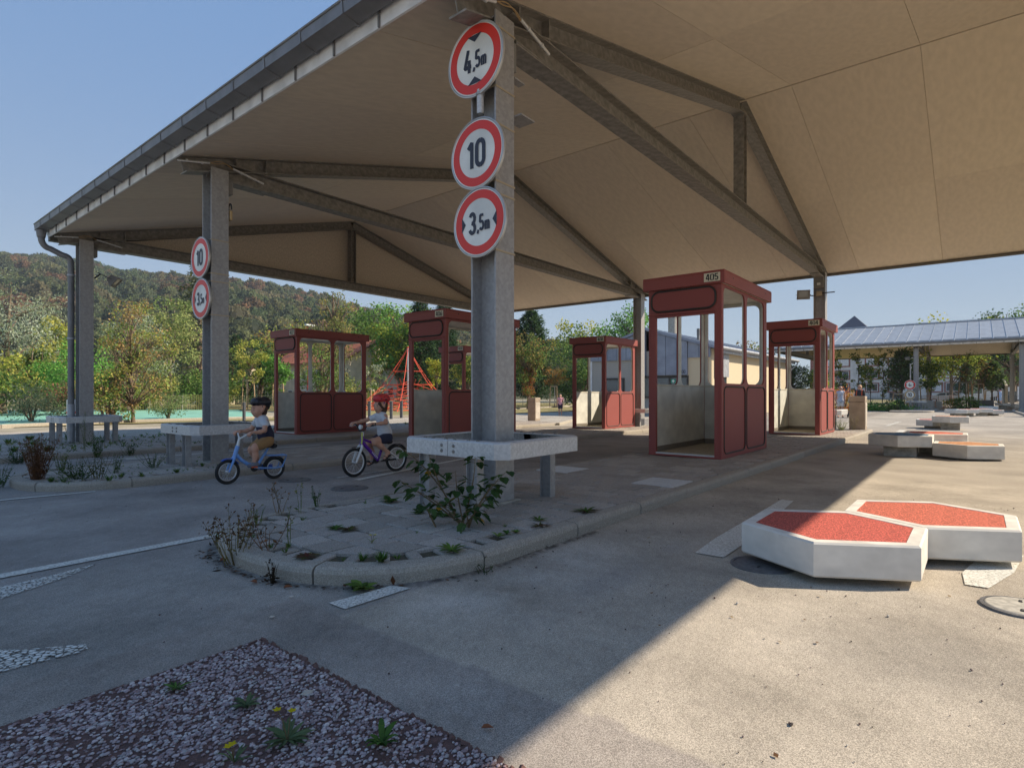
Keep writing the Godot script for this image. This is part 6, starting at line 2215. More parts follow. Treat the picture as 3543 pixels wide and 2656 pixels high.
func limb_path(p0: Vector3, p1: Vector3, sag := 0.15) -> Array:
	var r := []
	var m := p0.lerp(p1, 0.5) + Vector3(rng.randf_range(-0.1, 0.1), sag, rng.randf_range(-0.1, 0.1)) * p0.distance_to(p1)
	for i in 6:
		var t := i / 5.0
		r.append(p0.lerp(m, t).lerp(m.lerp(p1, t), t))
	return r

# broadleaf tree or shrub; sizes in metres. shape: crown radii at its widest, crown base height, number of leaf clumps
func tree(called: String, label: String, cat: String, b: float, a: float, h: float, r: float, base: float, n: int, ls: float, cols: Array, o := {}) -> Node3D:
	var y0: float = o.get("y", 0.0)
	var t := thing(called, label, cat, W(b, a, y0), 0.0, o.get("group", "trees and bushes beyond the roads"))
	var bark: Material = o.get("bark", M.bark)
	var tr: float = o.get("trunk", 0.025 * h)
	var top := Vector3(rng.randf_range(-0.06, 0.06) * h + o.get("lean", 0.0), h * o.get("leader", 0.86), rng.randf_range(-0.05, 0.05) * h)
	var tp := [Vector3(0, -0.25, 0), Vector3(0, 0.05 * h, 0), Vector3(top.x * 0.2 + rng.randf_range(-0.02, 0.02) * h, h * 0.25, top.z * 0.2), Vector3(top.x * 0.5, h * 0.5, top.z * 0.5 + rng.randf_range(-0.02, 0.02) * h), top]
	var wood := MB.new()
	wood.tube(tp, [tr * 1.5, tr * 1.05, tr * 0.85, tr * 0.6, tr * 0.12], 8)
	for k in int(o.get("stems", 1)) - 1:
		var an := rng.randf() * TAU
		var e := Vector3(cos(an) * r * 0.5, h * rng.randf_range(0.55, 0.85), sin(an) * r * 0.5)
		wood.tube(limb_path(Vector3(cos(an) * tr, 0, sin(an) * tr), e, 0.1), [tr, tr * 0.8, tr * 0.65, tr * 0.5, tr * 0.3, tr * 0.1], 6)
	var crown := MB.new()
	crown.use_c = true
	var nc: int = o.get("clumps", 26)
	var cy := (h + base) * 0.5
	var ry := (h - base) * 0.5
	var per := int(n / float(nc))
	var shape: String = o.get("shape", "round")
	for k in nc:
		var d := rvec()
		var f := pow(rng.randf(), 0.45)
		var p := Vector3(d.x * r * f, d.y * ry * f, d.z * r * f)
		if shape == "column":
			p.x *= 0.9
		elif shape == "cone":
			var yy := rng.randf()
			var an := rng.randf() * TAU
			var rr: float = r * (1.0 - yy * 0.85) * sqrt(rng.randf())
			p = Vector3(cos(an) * rr, (yy * 2.0 - 1.0) * ry, sin(an) * rr)
		elif shape == "dome":
			p.y = (absf(d.y) * 2.0 * f - 1.0) * ry
		var c := Vector3(top.x * 0.6, cy, top.z * 0.6) + p
		var fy := clampf((c.y - rng.randf_range(0.1, 0.3) * h) / h, 0.12, 0.8)
		var s0 := Vector3(top.x * fy, fy * h, top.z * fy)
		if k < o.get("limbs", 14):
			wood.tube(limb_path(s0, c, 0.08), [tr * 0.42, tr * 0.36, tr * 0.3, tr * 0.22, tr * 0.14, tr * 0.05], 5)
			for z in o.get("twigs", 2):
				var e := c + rvec() * r * 0.35
				wood.tube([s0.lerp(c, 0.6), s0.lerp(c, 0.6).lerp(e, 0.5) + rvec() * 0.05 * r, e], [tr * 0.16, tr * 0.1, tr * 0.03], 4)
		var cr: float = r * o.get("clump_r", 0.34) * rng.randf_range(0.7, 1.25)
		var base_col: Color = cols[rng.randi() % cols.size()]
		for z in per:
			var q := rvec()
			var lp := c + Vector3(q.x, q.y * o.get("flat", 0.75), q.z) * cr * pow(rng.randf(), 0.4)
			if lp.y < 0.04:
				lp.y = rng.randf_range(0.04, 0.3)
			var col := base_col
			if rng.randf() < 0.25:
				col = cols[rng.randi() % cols.size()]
			var g := rng.randf_range(0.72, 1.3)
			leaf_at(crown, lp, q, ls * rng.randf_range(0.65, 1.3), Color(col.r * g, col.g * g, col.b * g), o.get("droop", 0.3), o.get("ratio", 0.34))
	part("trunk", wood, bark, t)
	if crown.v.size():
		part("crown", crown, M.leaf, t)
	return t

# needle tree: whorls of drooping branches set with tufts
func conifer(called: String, label: String, b: float, a: float, h: float, r: float, cols: Array, o := {}) -> Node3D:
	var t := thing(called, label, "conifer", W(b, a, o.get("y", 0.0)), 0.0, o.get("group", "trees and bushes beyond the roads"))
	var tr: float = 0.016 * h
	var wood := MB.new()
	wood.tube([Vector3(0, -0.3, 0), Vector3(0, h * 0.5, 0), Vector3(0, h, 0)], [tr * 1.3, tr * 0.8, 0.01], 7)
	var crown := MB.new()
	crown.use_c = true
	var base: float = o.get("base", 0.06)
	var nb: int = o.get("branches", 150)
	var ls: float = o.get("needle", 0.28)
	for i in nb:
		var f := base + (1.0 - base) * pow(i / float(nb), 0.85)
		var y := f * h
		var L: float = r * pow(1.0 - f, o.get("taper", 0.75)) * rng.randf_range(0.6, 1.15) + 0.12
		if o.get("round", false):
			L = r * sqrt(maxf(0.02, 1.0 - pow((f - 0.35) / 0.65, 2.0))) * rng.randf_range(0.6, 1.1)
		var an := i * 2.39996 + rng.randf_range(-0.3, 0.3)
		var d := Vector3(cos(an), 0, sin(an))
		var rise: float = o.get("rise", -0.18)
		var e := Vector3(0, y, 0) + d * L + Vector3.UP * (rise * L)
		wood.tube([Vector3(0, y, 0), Vector3(0, y, 0).lerp(e, 0.5) + Vector3.UP * 0.06 * L, e], [0.03 + L * 0.008, 0.02, 0.006], 4, false)
		var base_col: Color = cols[rng.randi() % cols.size()]
		var m := int(6 + L * o.get("dense", 26.0))
		for k in m:
			var s := sqrt(rng.randf())
			var p := Vector3(0, y, 0).lerp(e, s) + Vector3.UP * 0.06 * L * sin(s * PI) + rvec() * (0.05 + 0.13 * L * s)
			var dd = (d * 0.8 + rvec() * 0.7 + Vector3.DOWN * o.get("droop", 0.35)).normalized()
			var nn := (rvec() * 0.6 + Vector3.UP * 0.7 + d * 0.3).normalized()
			var sd = dd.cross(nn).normalized()
			var g := rng.randf_range(0.65, 1.35)
			crown.col = Color(base_col.r * g * 1.35, base_col.g * g * 1.35, base_col.b * g * 1.35)
			crown.leaf(p, dd * ls * rng.randf_range(0.6, 1.3), sd * ls * 0.17, sd.cross(dd))
	part("trunk", wood, M.bark, t)
	part("crown", crown, M.leaf, t)
	return t

func stakes(b: float, a: float, h: float, r: float, label: String, n := 3) -> void:
	var t := thing("tree_stakes", label, "tree stakes", W(b, a), rng.randf() * 0.6, "wooden stakes round the young trees")
	for k in n:
		var an := TAU * k / n + 0.4
		var mb := MB.new()
		mb.tube([Vector3(cos(an) * r * 1.25, -0.1, sin(an) * r * 1.25), Vector3(cos(an) * r, h, sin(an) * r)], [0.055, 0.045], 9)
		part("stake", mb, M.wood, t)
	for k in n:
		var a0 := TAU * k / n + 0.4
		var a1 := TAU * (k + 1) / n + 0.4
		var mb := MB.new()
		mb.beam(Vector3(cos(a0) * r, h - 0.06, sin(a0) * r), Vector3(cos(a1) * r, h - 0.06, sin(a1) * r), 0.03, 0.10)
		part("cross_rail", mb, M.wood_grey, t)
	var mb := MB.new()
	mb.tube([Vector3(0, -0.1, 0), Vector3(0, h, 0)], 0.045, 8)
	part("wrapped_stem", mb, M.bark_white, t)

func rosette(label: String, b: float, a: float, h0: float, r: float, n: int, cols: Array, lift := 0.5, broad := 0.14, extra := "") -> void:
	var t := thing("weed", label, "weed", W(b, a, h0), rng.randf() * TAU, "weeds on the islands and roads")
	var mb := MB.new()
	mb.use_c = true
	for i in n:
		var an := i * 2.39996 + rng.randf() * 0.5
		var L := r * rng.randf_range(0.55, 1.1)
		var d := Vector3(cos(an), 0, sin(an))
		var s := Vector3(-d.z, 0, d.x)
		var u := lift * rng.randf_range(0.4, 1.3)
		var pts := []
		for k in 5:
			var f := k / 4.0
			pts.append(d * L * f + Vector3.UP * (L * u * (f - 0.62 * f * f) + 0.003))
		var g := rng.randf_range(0.75, 1.3)
		var c: Color = cols[rng.randi() % cols.size()]
		mb.col = Color(c.r * g, c.g * g, c.b * g)
		var wd := [0.25, 0.8, 1.0, 0.65, 0.0]
		for k in 4:
			var w0: Vector3 = s * broad * L * wd[k]
			var w1: Vector3 = s * broad * L * wd[k + 1]
			var nn: Vector3 = (pts[k + 1] - pts[k]).cross(s).normalized()
			if nn.y < 0: nn = -nn
			mb.trin(pts[k] - w0, pts[k] + w0, pts[k + 1] + w1, nn, nn, nn)
			mb.trin(pts[k] - w0, pts[k + 1] + w1, pts[k + 1] - w1, nn, nn, nn)
	part("leaves", mb, M.leaf, t)
	if extra == "flower":
		mb = MB.new()
		var f := MB.new()
		f.use_c = true
		f.col = Color(0.75, 0.58, 0.02)
		for k in 2:
			var e := Vector3(rng.randf_range(-0.6, 0.6) * r, r * rng.randf_range(0.9, 1.3), rng.randf_range(-0.5, 0.5) * r)
			mb.tube([Vector3.ZERO, e * 0.5 + Vector3(0, 0.02, 0), e], 0.0018, 4)
			for z in 5:
				var q := TAU * z / 5
				f.leaf(e, Vector3(cos(q), 0.25, sin(q)) * 0.016, Vector3(-sin(q), 0, cos(q)) * 0.006, Vector3.UP)
		part("stem", mb, M.stem, t)
		part("flower", f, M.leaf, t)

# a loose upright weed: thin stems with small leaves or dry heads
func stalks(label: String, b: float, a: float, h0: float, h: float, n: int, spread: float, col: Color, head: Color, leafy := 0.5) -> void:
	var t := thing("weed", label, "weed", W(b, a, h0), rng.randf() * TAU, "weeds on the islands and roads")
	var mb := MB.new()
	mb.use_c = true
	for i in n:
		var an := rng.randf() * TAU
		var H := h * rng.randf_range(0.55, 1.05)
		var e := Vector3(cos(an) * spread * rng.randf(), H, sin(an) * spread * rng.randf())
		var p := limb_path(Vector3(cos(an), 0, sin(an)) * spread * 0.3 * rng.randf(), e, 0.0)
		mb.col = col * rng.randf_range(0.7, 1.3)
		mb.tube(p, [0.0028, 0.0026, 0.0022, 0.0018, 0.0014, 0.001], 4, false)
		for k in int(H / 0.028):
			var f := rng.randf_range(0.12, 1.0)
			var q: Vector3 = p[int(f * 4.99)].lerp(p[mini(int(f * 4.99) + 1, 5)], fmod(f * 5.0, 1.0))
			var d := (rvec() + Vector3.UP * 0.7).normalized()
			if rng.randf() < leafy:
				mb.col = col * rng.randf_range(0.8, 1.5)
				var ls := rng.randf_range(0.015, 0.045) * (1.2 - f * 0.7)
				mb.leaf(q, d * ls, d.cross(rvec()).normalized() * ls * 0.22, rvec())
			elif f > 0.55:
				mb.col = col
				var q2 := q + d * rng.randf_range(0.02, 0.07)
				mb.tube([q, q2], 0.0012, 3, false)
				mb.col = head * rng.randf_range(0.7, 1.3)
				for z in 5:
					var dd := rvec()
					mb.leaf(q2, dd * 0.012, dd.cross(rvec()).normalized() * 0.005, dd)
	part("stems", mb, M.leaf, t)

func tuft(mb: MB, p: Vector3, r: float, n: int, cols: Array) -> void:
	for i in n:
		var an := rng.randf() * TAU
		var d := Vector3(cos(an), rng.randf_range(0.5, 1.6), sin(an)).normalized()
		var L := r * rng.randf_range(0.5, 1.2)
		var s := d.cross(Vector3.UP).normalized()
		var c: Color = cols[rng.randi() % cols.size()]
		mb.col = c * rng.randf_range(0.75, 1.3)
		var o := p + Vector3(cos(an + 2.0), 0, sin(an + 2.0)) * r * 0.25 * rng.randf()
		mb.leaf(o, d * L, s * L * 0.07, d.cross(s).normalized())

func poplar_sapling() -> void:
	var t := thing("poplar_sapling", "bushy young poplar with lobed green leaves growing before the nearest guard rail", "sapling", W(3.28, 3.12, 0.115))
	var shapes := []
	for v in 3:
		var mb := MB.new()
		mb.use_c = true
		mb.col = [Color(0.055, 0.105, 0.030), Color(0.075, 0.135, 0.040), Color(0.042, 0.085, 0.028)][v]
		var half := [Vector2(0, 0), Vector2(0.20, 0.02), Vector2(0.40, 0.20), Vector2(0.36, 0.36), Vector2(0.42, 0.50), Vector2(0.26, 0.66), Vector2(0.20, 0.84), Vector2(0, 1.0)]
		for s in [-1.0, 1.0]:
			var fold := 0.16 + 0.06 * v
			for i in range(1, half.size() - 1):
				var p0 := Vector3(0, 0, 0.02)
				var p1 := Vector3(s * half[i].x, fold * half[i].x, half[i].y)
				var p2 := Vector3(s * half[i + 1].x, fold * half[i + 1].x - 0.05 * half[i + 1].y, half[i + 1].y)
				var nn := (p1 - p0).cross(p2 - p0).normalized()
				if nn.y < 0: nn = -nn
				mb.trin(p0, p1, p2, nn, nn, nn)
		shapes.append(mb.mesh(M.leaf))
	var ym := MB.new()
	ym.use_c = true
	ym.col = Color(0.52, 0.30, 0.02)
	ym.leaf(Vector3.ZERO, Vector3(0, -0.1, 1), Vector3(0.4, 0, 0), Vector3.UP)
	var yellow := ym.mesh(M.leaf)
	var wood := MB.new()
	# stems: [foot b, foot a, tip b, tip a, tip height]
	var st := [[3.30, 3.20, 3.10, 3.72, 0.62], [3.30, 3.20, 3.20, 3.45, 0.52], [3.29, 3.17, 3.42, 3.15, 0.54], [3.30, 3.18, 3.00, 3.60, 0.36], [3.28, 3.10, 3.48, 2.86, 0.44], [3.28, 3.10, 3.46, 2.98, 0.34], [3.27, 3.08, 3.22, 2.95, 0.22], [3.12, 3.29, 3.06, 3.37, 0.20], [3.30, 3.14, 3.05, 3.42, 0.28], [3.30, 3.16, 3.35, 3.3, 0.42], [3.29, 3.14, 3.5, 3.02, 0.26], [3.27, 3.08, 3.12, 2.98, 0.16]]
	var n := 0
	var org := W(3.28, 3.12, 0.115)
	for q in st:
		var p0 := W(q[0], q[1], 0.115) - org
		var p1 := W(q[2], q[3], 0.115 + q[4]) - org
		var p := limb_path(p0, p1, 0.12)
		wood.tube(p, [0.007, 0.0065, 0.0055, 0.0045, 0.003, 0.0015], 6)
		var m := int(6 + q[4] * 22)
		for i in m:
			var f := rng.randf_range(0.28, 1.0)
			var e: Vector3 = p[int(f * 4.99)].lerp(p[mini(int(f * 4.99) + 1, 5)], fmod(f * 5.0, 1.0))
			var an := rng.randf() * TAU
			var d := Vector3(cos(an), rng.randf_range(-0.15, 0.35), sin(an)).normalized()
			var tip := e + d * rng.randf_range(0.03, 0.075)
			wood.tube([e, tip], 0.0014, 4, false)
			var mi := MeshInstance3D.new()
			mi.name = "leaf"
			mi.mesh = yellow if n % 41 == 17 else shapes[rng.randi() % 3]
			t.add_child(mi, true)
			var z := (d + Vector3.DOWN * rng.randf_range(0.35, 1.1)).normalized()
			var nrm := (Vector3.UP + d * 0.6 + rvec() * 0.35)
			var x := nrm.cross(z).normalized()
			var s := rng.randf_range(0.050, 0.098)
			mi.transform = Transform3D(Basis(x, z.cross(x), z).scaled(Vector3.ONE * s), tip)
			n += 1
	part("stems", wood, M.stem, t)

func build_weeds() -> void:
	var gr := [Color(0.07, 0.14, 0.03), Color(0.10, 0.19, 0.04), Color(0.05, 0.10, 0.025)]
	var yg := [Color(0.16, 0.24, 0.05), Color(0.11, 0.19, 0.04)]
	var rd := [Color(0.14, 0.05, 0.035), Color(0.09, 0.06, 0.03), Color(0.10, 0.11, 0.03)]
	var gg := [Color(0.11, 0.16, 0.075), Color(0.14, 0.19, 0.09)]
	poplar_sapling()
	rosette("grey green weed with yellow flower, largest on the gravel bed", 0.98, 1.72, 0.02, 0.085, 34, gg, 0.7, 0.10, "flower")
	rosette("grey green weed on the gravel bed below the flat pale stone", 1.00, 2.03, 0.02, 0.06, 26, gg, 0.8, 0.12)
	rosette("small upright green weed at the right edge of the gravel bed", 1.15, 1.46, 0.02, 0.07, 16, gr, 1.3, 0.14)
	rosette("flat dark green weed at the left of the gravel bed", 0.895, 2.37, 0.02, 0.06, 14, gr, 0.4, 0.10)
	rosette("yellow flowered thin weed at the lower edge of the gravel bed", 0.82, 1.74, 0.02, 0.06, 8, gg, 1.5, 0.08, "flower")
	rosette("dandelion at the foot of the split kerb of the nearest island", 2.045, 2.775, 0.012, 0.105, 14, yg, 0.9, 0.26)
	rosette("ferny green weed on the kerb edge right of the grass tuft", 2.68, 2.68, 0.115, 0.11, 34, yg, 0.7, 0.09)
	rosette("round green weed in the paver joints with reddish dead leaves", 2.61, 3.87, 0.115, 0.085, 26, gr, 0.45, 0.14)
	rosette("reddish withered weed in the middle of the paved island end", 2.64, 3.74, 0.115, 0.10, 22, rd, 0.5, 0.14)
	rosette("dark red withered weed beside the narrow brick course", 2.02, 3.32, 0.115, 0.09, 22, rd, 0.4, 0.16)
	rosette("leafy green weed with broad leaves between kerb and sapling", 3.62, 4.45, 0.115, 0.12, 22, gr, 0.9, 0.22)
	rosette("small seedling nearest to the kerb of three in a row", 3.17, 2.69, 0.115, 0.06, 10, yg, 1.1, 0.25)
	rosette("middle seedling of the three in a row by the kerb", 3.27, 2.695, 0.115, 0.055, 10, gr, 1.1, 0.25)
	rosette("right seedling of the three in a row by the kerb", 3.35, 2.67, 0.115, 0.055, 9, yg, 1.1, 0.25)
	rosette("brown green sprawling weed by the kerb right of the column", 4.35, 2.68, 0.115, 0.15, 30, rd + gr, 0.35, 0.08)
	rosette("small tuft of weed before the right leg of the nearest rail", 3.81, 2.80, 0.115, 0.10, 20, gr, 0.6, 0.09)
	rosette("withered weed lying flat in front of the small tuft", 3.64, 2.67, 0.115, 0.11, 22, rd, 0.3, 0.07)
	rosette("broad leaved weed at the far left of the sapling", 3.40, 3.80, 0.115, 0.09, 16, gr, 0.8, 0.2)
	rosette("low green weed between sapling and its small side shoot", 3.47, 3.52, 0.115, 0.10, 22, gr, 0.7, 0.16)
	rosette("small yellow flowered weed in the joint before the pavers", 2.50, 3.28, 0.115, 0.05, 7, yg, 1.6, 0.08, "flower")
	stalks("dry brown umbel weed standing at the left kerb of the rounded end", 1.84, 3.90, 0.01, 0.36, 26, 0.22, Color(0.24, 0.19, 0.07), Color(0.20, 0.10, 0.05), 0.15)
	stalks("fresh green weed at the foot of the dry umbels", 1.97, 4.42, 0.01, 0.12, 12, 0.06, Color(0.10, 0.17, 0.04), Color(0.1, 0.14, 0.04), 0.95)
	stalks("tallest thin green weed on the rounded island end", 2.10, 3.66, 0.115, 0.36, 3, 0.05, Color(0.15, 0.19, 0.06), Color(0.30, 0.30, 0.12), 0.5)
	stalks("bent reddish dry weed on the narrow brick course", 1.97, 3.70, 0.115, 0.22, 6, 0.16, Color(0.24, 0.12, 0.06), Color(0.20, 0.12, 0.06), 0.3)
	stalks("pale green weed along the back curve of the rounded end", 2.31, 4.50, 0.115, 0.16, 8, 0.08, Color(0.16, 0.20, 0.07), Color(0.25, 0.26, 0.10), 0.6)
	stalks("thin dry umbel weed at the back kerb of the rounded end", 2.68, 4.80, 0.115, 0.30, 5, 0.14, Color(0.26, 0.18, 0.08), Color(0.26, 0.14, 0.06), 0.15)
	stalks("yellow green flowering weed at the back kerb", 2.79, 4.68, 0.115, 0.34, 3, 0.06, Color(0.17, 0.22, 0.06), Color(0.42, 0.42, 0.10), 0.5)
	stalks("bushy green weed at the back kerb beyond the rounded end", 3.05, 4.83, 0.115, 0.20, 10, 0.07, Color(0.08, 0.14, 0.04), Color(0.1, 0.14, 0.04), 0.9)
	stalks("trailing weed growing from the kerb joint out over the road", 2.745, 2.44, 0.008, 0.07, 10, 0.16, Color(0.08, 0.11, 0.04), Color(0.16, 0.10, 0.05), 0.8)
	stalks("dark withered weed at the front foot of the rounded kerb", 1.79, 3.31, 0.01, 0.13, 16, 0.06, Color(0.06, 0.045, 0.03), Color(0.05, 0.03, 0.02), 0.6)
	stalks("rusty brown dead bush on the middle island end", 1.93, 9.50, 0.115, 0.55, 90, 0.26, Color(0.22, 0.11, 0.055), Color(0.26, 0.13, 0.06), 0.55)
	stalks("green weed at the left foot of the middle island end", 1.60, 9.9, 0.01, 0.32, 40, 0.22, Color(0.07, 0.13, 0.04), Color(0.15, 0.18, 0.06), 0.9)
	stalks("seedling with yellow green leaves behind the dead bush", 2.29, 10.0, 0.115, 0.36, 12, 0.10, Color(0.15, 0.19, 0.05), Color(0.2, 0.2, 0.06), 0.95)
	stalks("bramble spreading over the middle island end", 2.26, 9.1, 0.115, 0.28, 50, 0.36, Color(0.08, 0.13, 0.045), Color(0.10, 0.14, 0.05), 0.95)
	stalks("reddish stemmed bramble shoot right of the spreading bramble", 2.42, 8.90, 0.115, 0.34, 14, 0.25, Color(0.12, 0.12, 0.045), Color(0.16, 0.08, 0.04), 0.9)
	stalks("leaning bramble shoot behind the kerb joint of the middle island", 2.75, 9.4, 0.115, 0.30, 12, 0.22, Color(0.10, 0.15, 0.05), Color(0.16, 0.10, 0.04), 0.9)
	stalks("white flowered weed beside the legs of the middle guard rail", 3.35, 9.7, 0.115, 0.24, 22, 0.26, Color(0.09, 0.14, 0.05), Color(0.62, 0.62, 0.45), 0.8)
	stalks("tall pale fleabane weed on the kerb of the farthest island", 3.60, 14.0, 0.115, 0.95, 5, 0.12, Color(0.17, 0.21, 0.09), Color(0.40, 0.42, 0.24), 0.6)
	stalks("bushy green weed in the gutter of the farthest island", 3.70, 13.62, 0.01, 0.50, 30, 0.18, Color(0.08, 0.14, 0.04), Color(0.1, 0.15, 0.05), 0.95)
	stalks("low dark weed in the gutter right of the bushy weed", 4.25, 13.6, 0.01, 0.26, 26, 0.24, Color(0.06, 0.10, 0.035), Color(0.08, 0.1, 0.04), 0.95)
	stalks("dark leafy weed in the gutter at the left of the farthest island", 2.45, 13.5, 0.01, 0.30, 40, 0.42, Color(0.05, 0.09, 0.035), Color(0.06, 0.09, 0.03), 0.95)
	stalks("big leaved weed cut by the left edge of the photo", 2.35, 15.6, 0.115, 0.75, 16, 0.16, Color(0.06, 0.14, 0.05), Color(0.07, 0.14, 0.05), 1.0)
	stalks("leafy weed between the legs of the farthest guard rail", 4.3, 18.0, 0.115, 0.40, 24, 0.22, Color(0.05, 0.11, 0.04), Color(0.07, 0.12, 0.04), 0.95)
	stalks("yellow green weed at the feet of booth 404 by the service pillar", 19.9, 3.2, 0.115, 0.32, 44, 0.34, Color(0.20, 0.24, 0.07), Color(0.30, 0.30, 0.10), 0.85)
	stalks("tall thin grass weed leaning on the service pillar", 20.2, 2.95, 0.115, 0.45, 6, 0.2, Color(0.30, 0.27, 0.13), Color(0.42, 0.38, 0.2), 0.2)
	# grass tufts and small seedlings in the joints, too many to count
	var mb := MB.new()
	mb.use_c = true
	for q in [[2.25, 2.86, 0.075, 90], [2.19, 2.97, 0.06, 50], [2.12, 3.07, 0.03, 16], [2.08, 3.64, 0.05, 26], [2.0, 3.72, 0.05, 22], [2.63, 4.37, 0.05, 18], [2.07, 4.11, 0.04, 18], [2.0, 3.54, 0.05, 22], [2.35, 2.83, 0.05, 24], [3.1, 3.0, 0.03, 14], [2.9, 3.26, 0.03, 12], [3.42, 4.59, 0.05, 14], [3.46, 2.87, 0.04, 14], [3.31, 8.73, 0.09, 50], [3.87, 9.25, 0.07, 40], [1.97, 9.05, 0.08, 60], [2.06, 8.87, 0.10, 30], [2.44, 8.52, 0.1, 26], [2.84, 8.63, 0.08, 30], [2.66, 8.79, 0.1, 24], [3.1, 14.5, 0.16, 70], [2.68, 15.0, 0.14, 60], [4.54, 16.3, 0.1, 40], [3.58, 18.4, 0.16, 90], [4.28, 18.1, 0.12, 60], [3.0, 17.4, 0.15, 80], [2.4, 17.0, 0.15, 80], [3.3, 16.6, 0.12, 50], [3.64, 4.2, 0.03, 8], [5.4, 4.7, 0.04, 10]]:
		tuft(mb, W(q[0], q[1], 0.112), q[2], q[3], gr + yg)
	for i in 260:
		var b := rng.randf_range(1.95, 4.6)
		var a := rng.randf_range(2.75, 4.85)
		if absf(a - 3.73) > 0.75 or b < 2.6 or rng.randf() < 0.16:
			tuft(mb, W(b, a, 0.108), rng.randf_range(0.008, 0.022), 5, gr + yg + rd)
	for i in 420:
		tuft(mb, W(rng.randf_range(0.9, 6.0), rng.randf_range(14.0, 18.4), 0.112), rng.randf_range(0.04, 0.13), 7, gr + yg + [Color(0.3, 0.24, 0.1)])
	for i in 200:
		tuft(mb, W(rng.randf_range(2.0, 5.0), rng.randf_range(8.6, 10.8), 0.112), rng.randf_range(0.02, 0.06), 6, gr + yg)
	for i in 160:
		tuft(mb, W(rng.randf_range(6.0, 20.0), rng.randf_range(16.9, 18.4), 0.112), rng.randf_range(0.05, 0.14), 8, gr + yg)
	var w := part("weed_tufts", mb, M.leaf, self)
	w.set_meta("kind", "stuff")
	# moss in the joints and leaf litter along the kerb
	mb = MB.new()
	mb.use_c = true
	for i in 900:
		var an := rng.randf_range(-2.3, 2.3)
		var rr := 1.0 + absf(rng.randfn()) * 0.045
		var p := Vector2(3.05 - 1.26 * rr * pow(absf(cos(an)), 0.83) * (1.0 if absf(an) < PI / 2 else -0.6), 3.73 - 1.25 * rr * signf(sin(an)) * pow(absf(sin(an)), 0.83))
		var pile := 0.0
		for c in [[1.89, 4.25], [1.78, 3.80], [1.79, 3.33], [2.04, 2.78]]:
			pile = maxf(pile, exp(-(p - Vector2(c[0], c[1])).length_squared() / 0.02))
		if rng.randf() > 0.08 + pile:
			continue
		var s := rng.randf_range(0.006, 0.02) * (1.6 if rng.randf() < 0.12 else 1.0)
		var d := Vector3(rng.randf_range(-1, 1), rng.randf_range(-0.1, 0.35), rng.randf_range(-1, 1)).normalized()
		mb.col = [Color(0.10, 0.06, 0.04), Color(0.06, 0.04, 0.03), Color(0.20, 0.095, 0.05), Color(0.05, 0.04, 0.035)][rng.randi() % 4]
		mb.leaf(W(p.x, p.y, 0.010 + rng.randf() * 0.03 * pile), d * s * 2.0, d.cross(Vector3.UP).normalized() * s * 0.55, (Vector3.UP + rvec() * 0.5).normalized())
	for i in 46:
		var s := rng.randf_range(0.012, 0.024)
		var an := rng.randf() * TAU
		var q := Vector2(rng.randf_range(1.4, 9.0), rng.randf_range(-0.8, 2.4))
		mb.col = [Color(0.22, 0.11, 0.05), Color(0.16, 0.09, 0.05), Color(0.30, 0.22, 0.12)][rng.randi() % 3]
		mb.leaf(W(q.x, q.y, 0.012), Vector3(cos(an), 0.2, sin(an)) * s, Vector3(-sin(an), 0.1, cos(an)) * s * 0.4, Vector3.UP)
	part("leaf_litter", mb, M.leaf, self).set_meta("kind", "stuff")
	for q in [[1.72, 3.40, 0.03, "curled rusty dead leaf at the front foot of the rounded kerb"], [1.80, 3.15, 0.028, "second rusty dead leaf right of the dark withered weed"], [1.83, 4.05, 0.03, "rusty dead leaf beside the dry umbel weed"], [1.44, 1.27, 0.022, "small tan dead leaf lying on the dark asphalt strip"]]:
		mb = MB.new()
		mb.use_c = true
		mb.col = Color(0.30, 0.12, 0.06)
		for s in [-1.0, 1.0]:
			var z: float = q[2]
			mb.face([Vector3(0, 0, -z), Vector3(s * z * 0.5, z * 0.45, -z * 0.2), Vector3(s * z * 0.45, z * 0.5, z * 0.5)], Vector3(0, 1, 0))
			mb.face([Vector3(0, 0, -z), Vector3(s * z * 0.45, z * 0.5, z * 0.5), Vector3(0, 0.004, z)], Vector3(0, 1, 0))
		var lf := one("dead_leaf", mb, M.leaf, q[3], "dead leaf", "fallen leaves")
		lf.position = W(q[0], q[1], 0.014)
		lf.rotation.y = rng.randf() * TAU

# ---------------------------------------------------------------- background
func crown_mesh() -> ArrayMesh:
	var mb := MB.new()
	mb.use_c = true
	var s := SphereMesh.new()
	s.radius = 0.40
	s.height = 0.72
	s.radial_segments = 12
	s.rings = 6
	var a := s.get_mesh_arrays()
	var vs: PackedVector3Array = a[Mesh.ARRAY_VERTEX]
	var ix: PackedInt32Array = a[Mesh.ARRAY_INDEX]
	mb.col = Color(0.55, 0.55, 0.55)
	for i in range(0, ix.size(), 3):
		mb.tri(vs[ix[i]], vs[ix[i + 2]], vs[ix[i + 1]])
	var lobes := []
	for i in 16:
		var d := rvec()
		if d.y < -0.3: d.y = -d.y
		lobes.append(Vector3(d.x * 0.34, d.y * 0.30, d.z * 0.34))
	for l in lobes:
		for i in 40:
			var q := rvec()
			if q.y < -0.4: q.y = -q.y
			var p: Vector3 = l + q * 0.155 * pow(rng.randf(), 0.3)
			var d := (rvec() + q * 0.6).normalized()
			var sd := d.cross(q).normalized()
			var g := rng.randf_range(0.7, 1.3)
			mb.col = Color(g, g, g)
			mb.leaf(p, d * 0.085, sd * 0.035, (q + rvec() * 0.3 + Vector3.UP * 0.2).normalized())
	return mb.mesh(M.leaf)

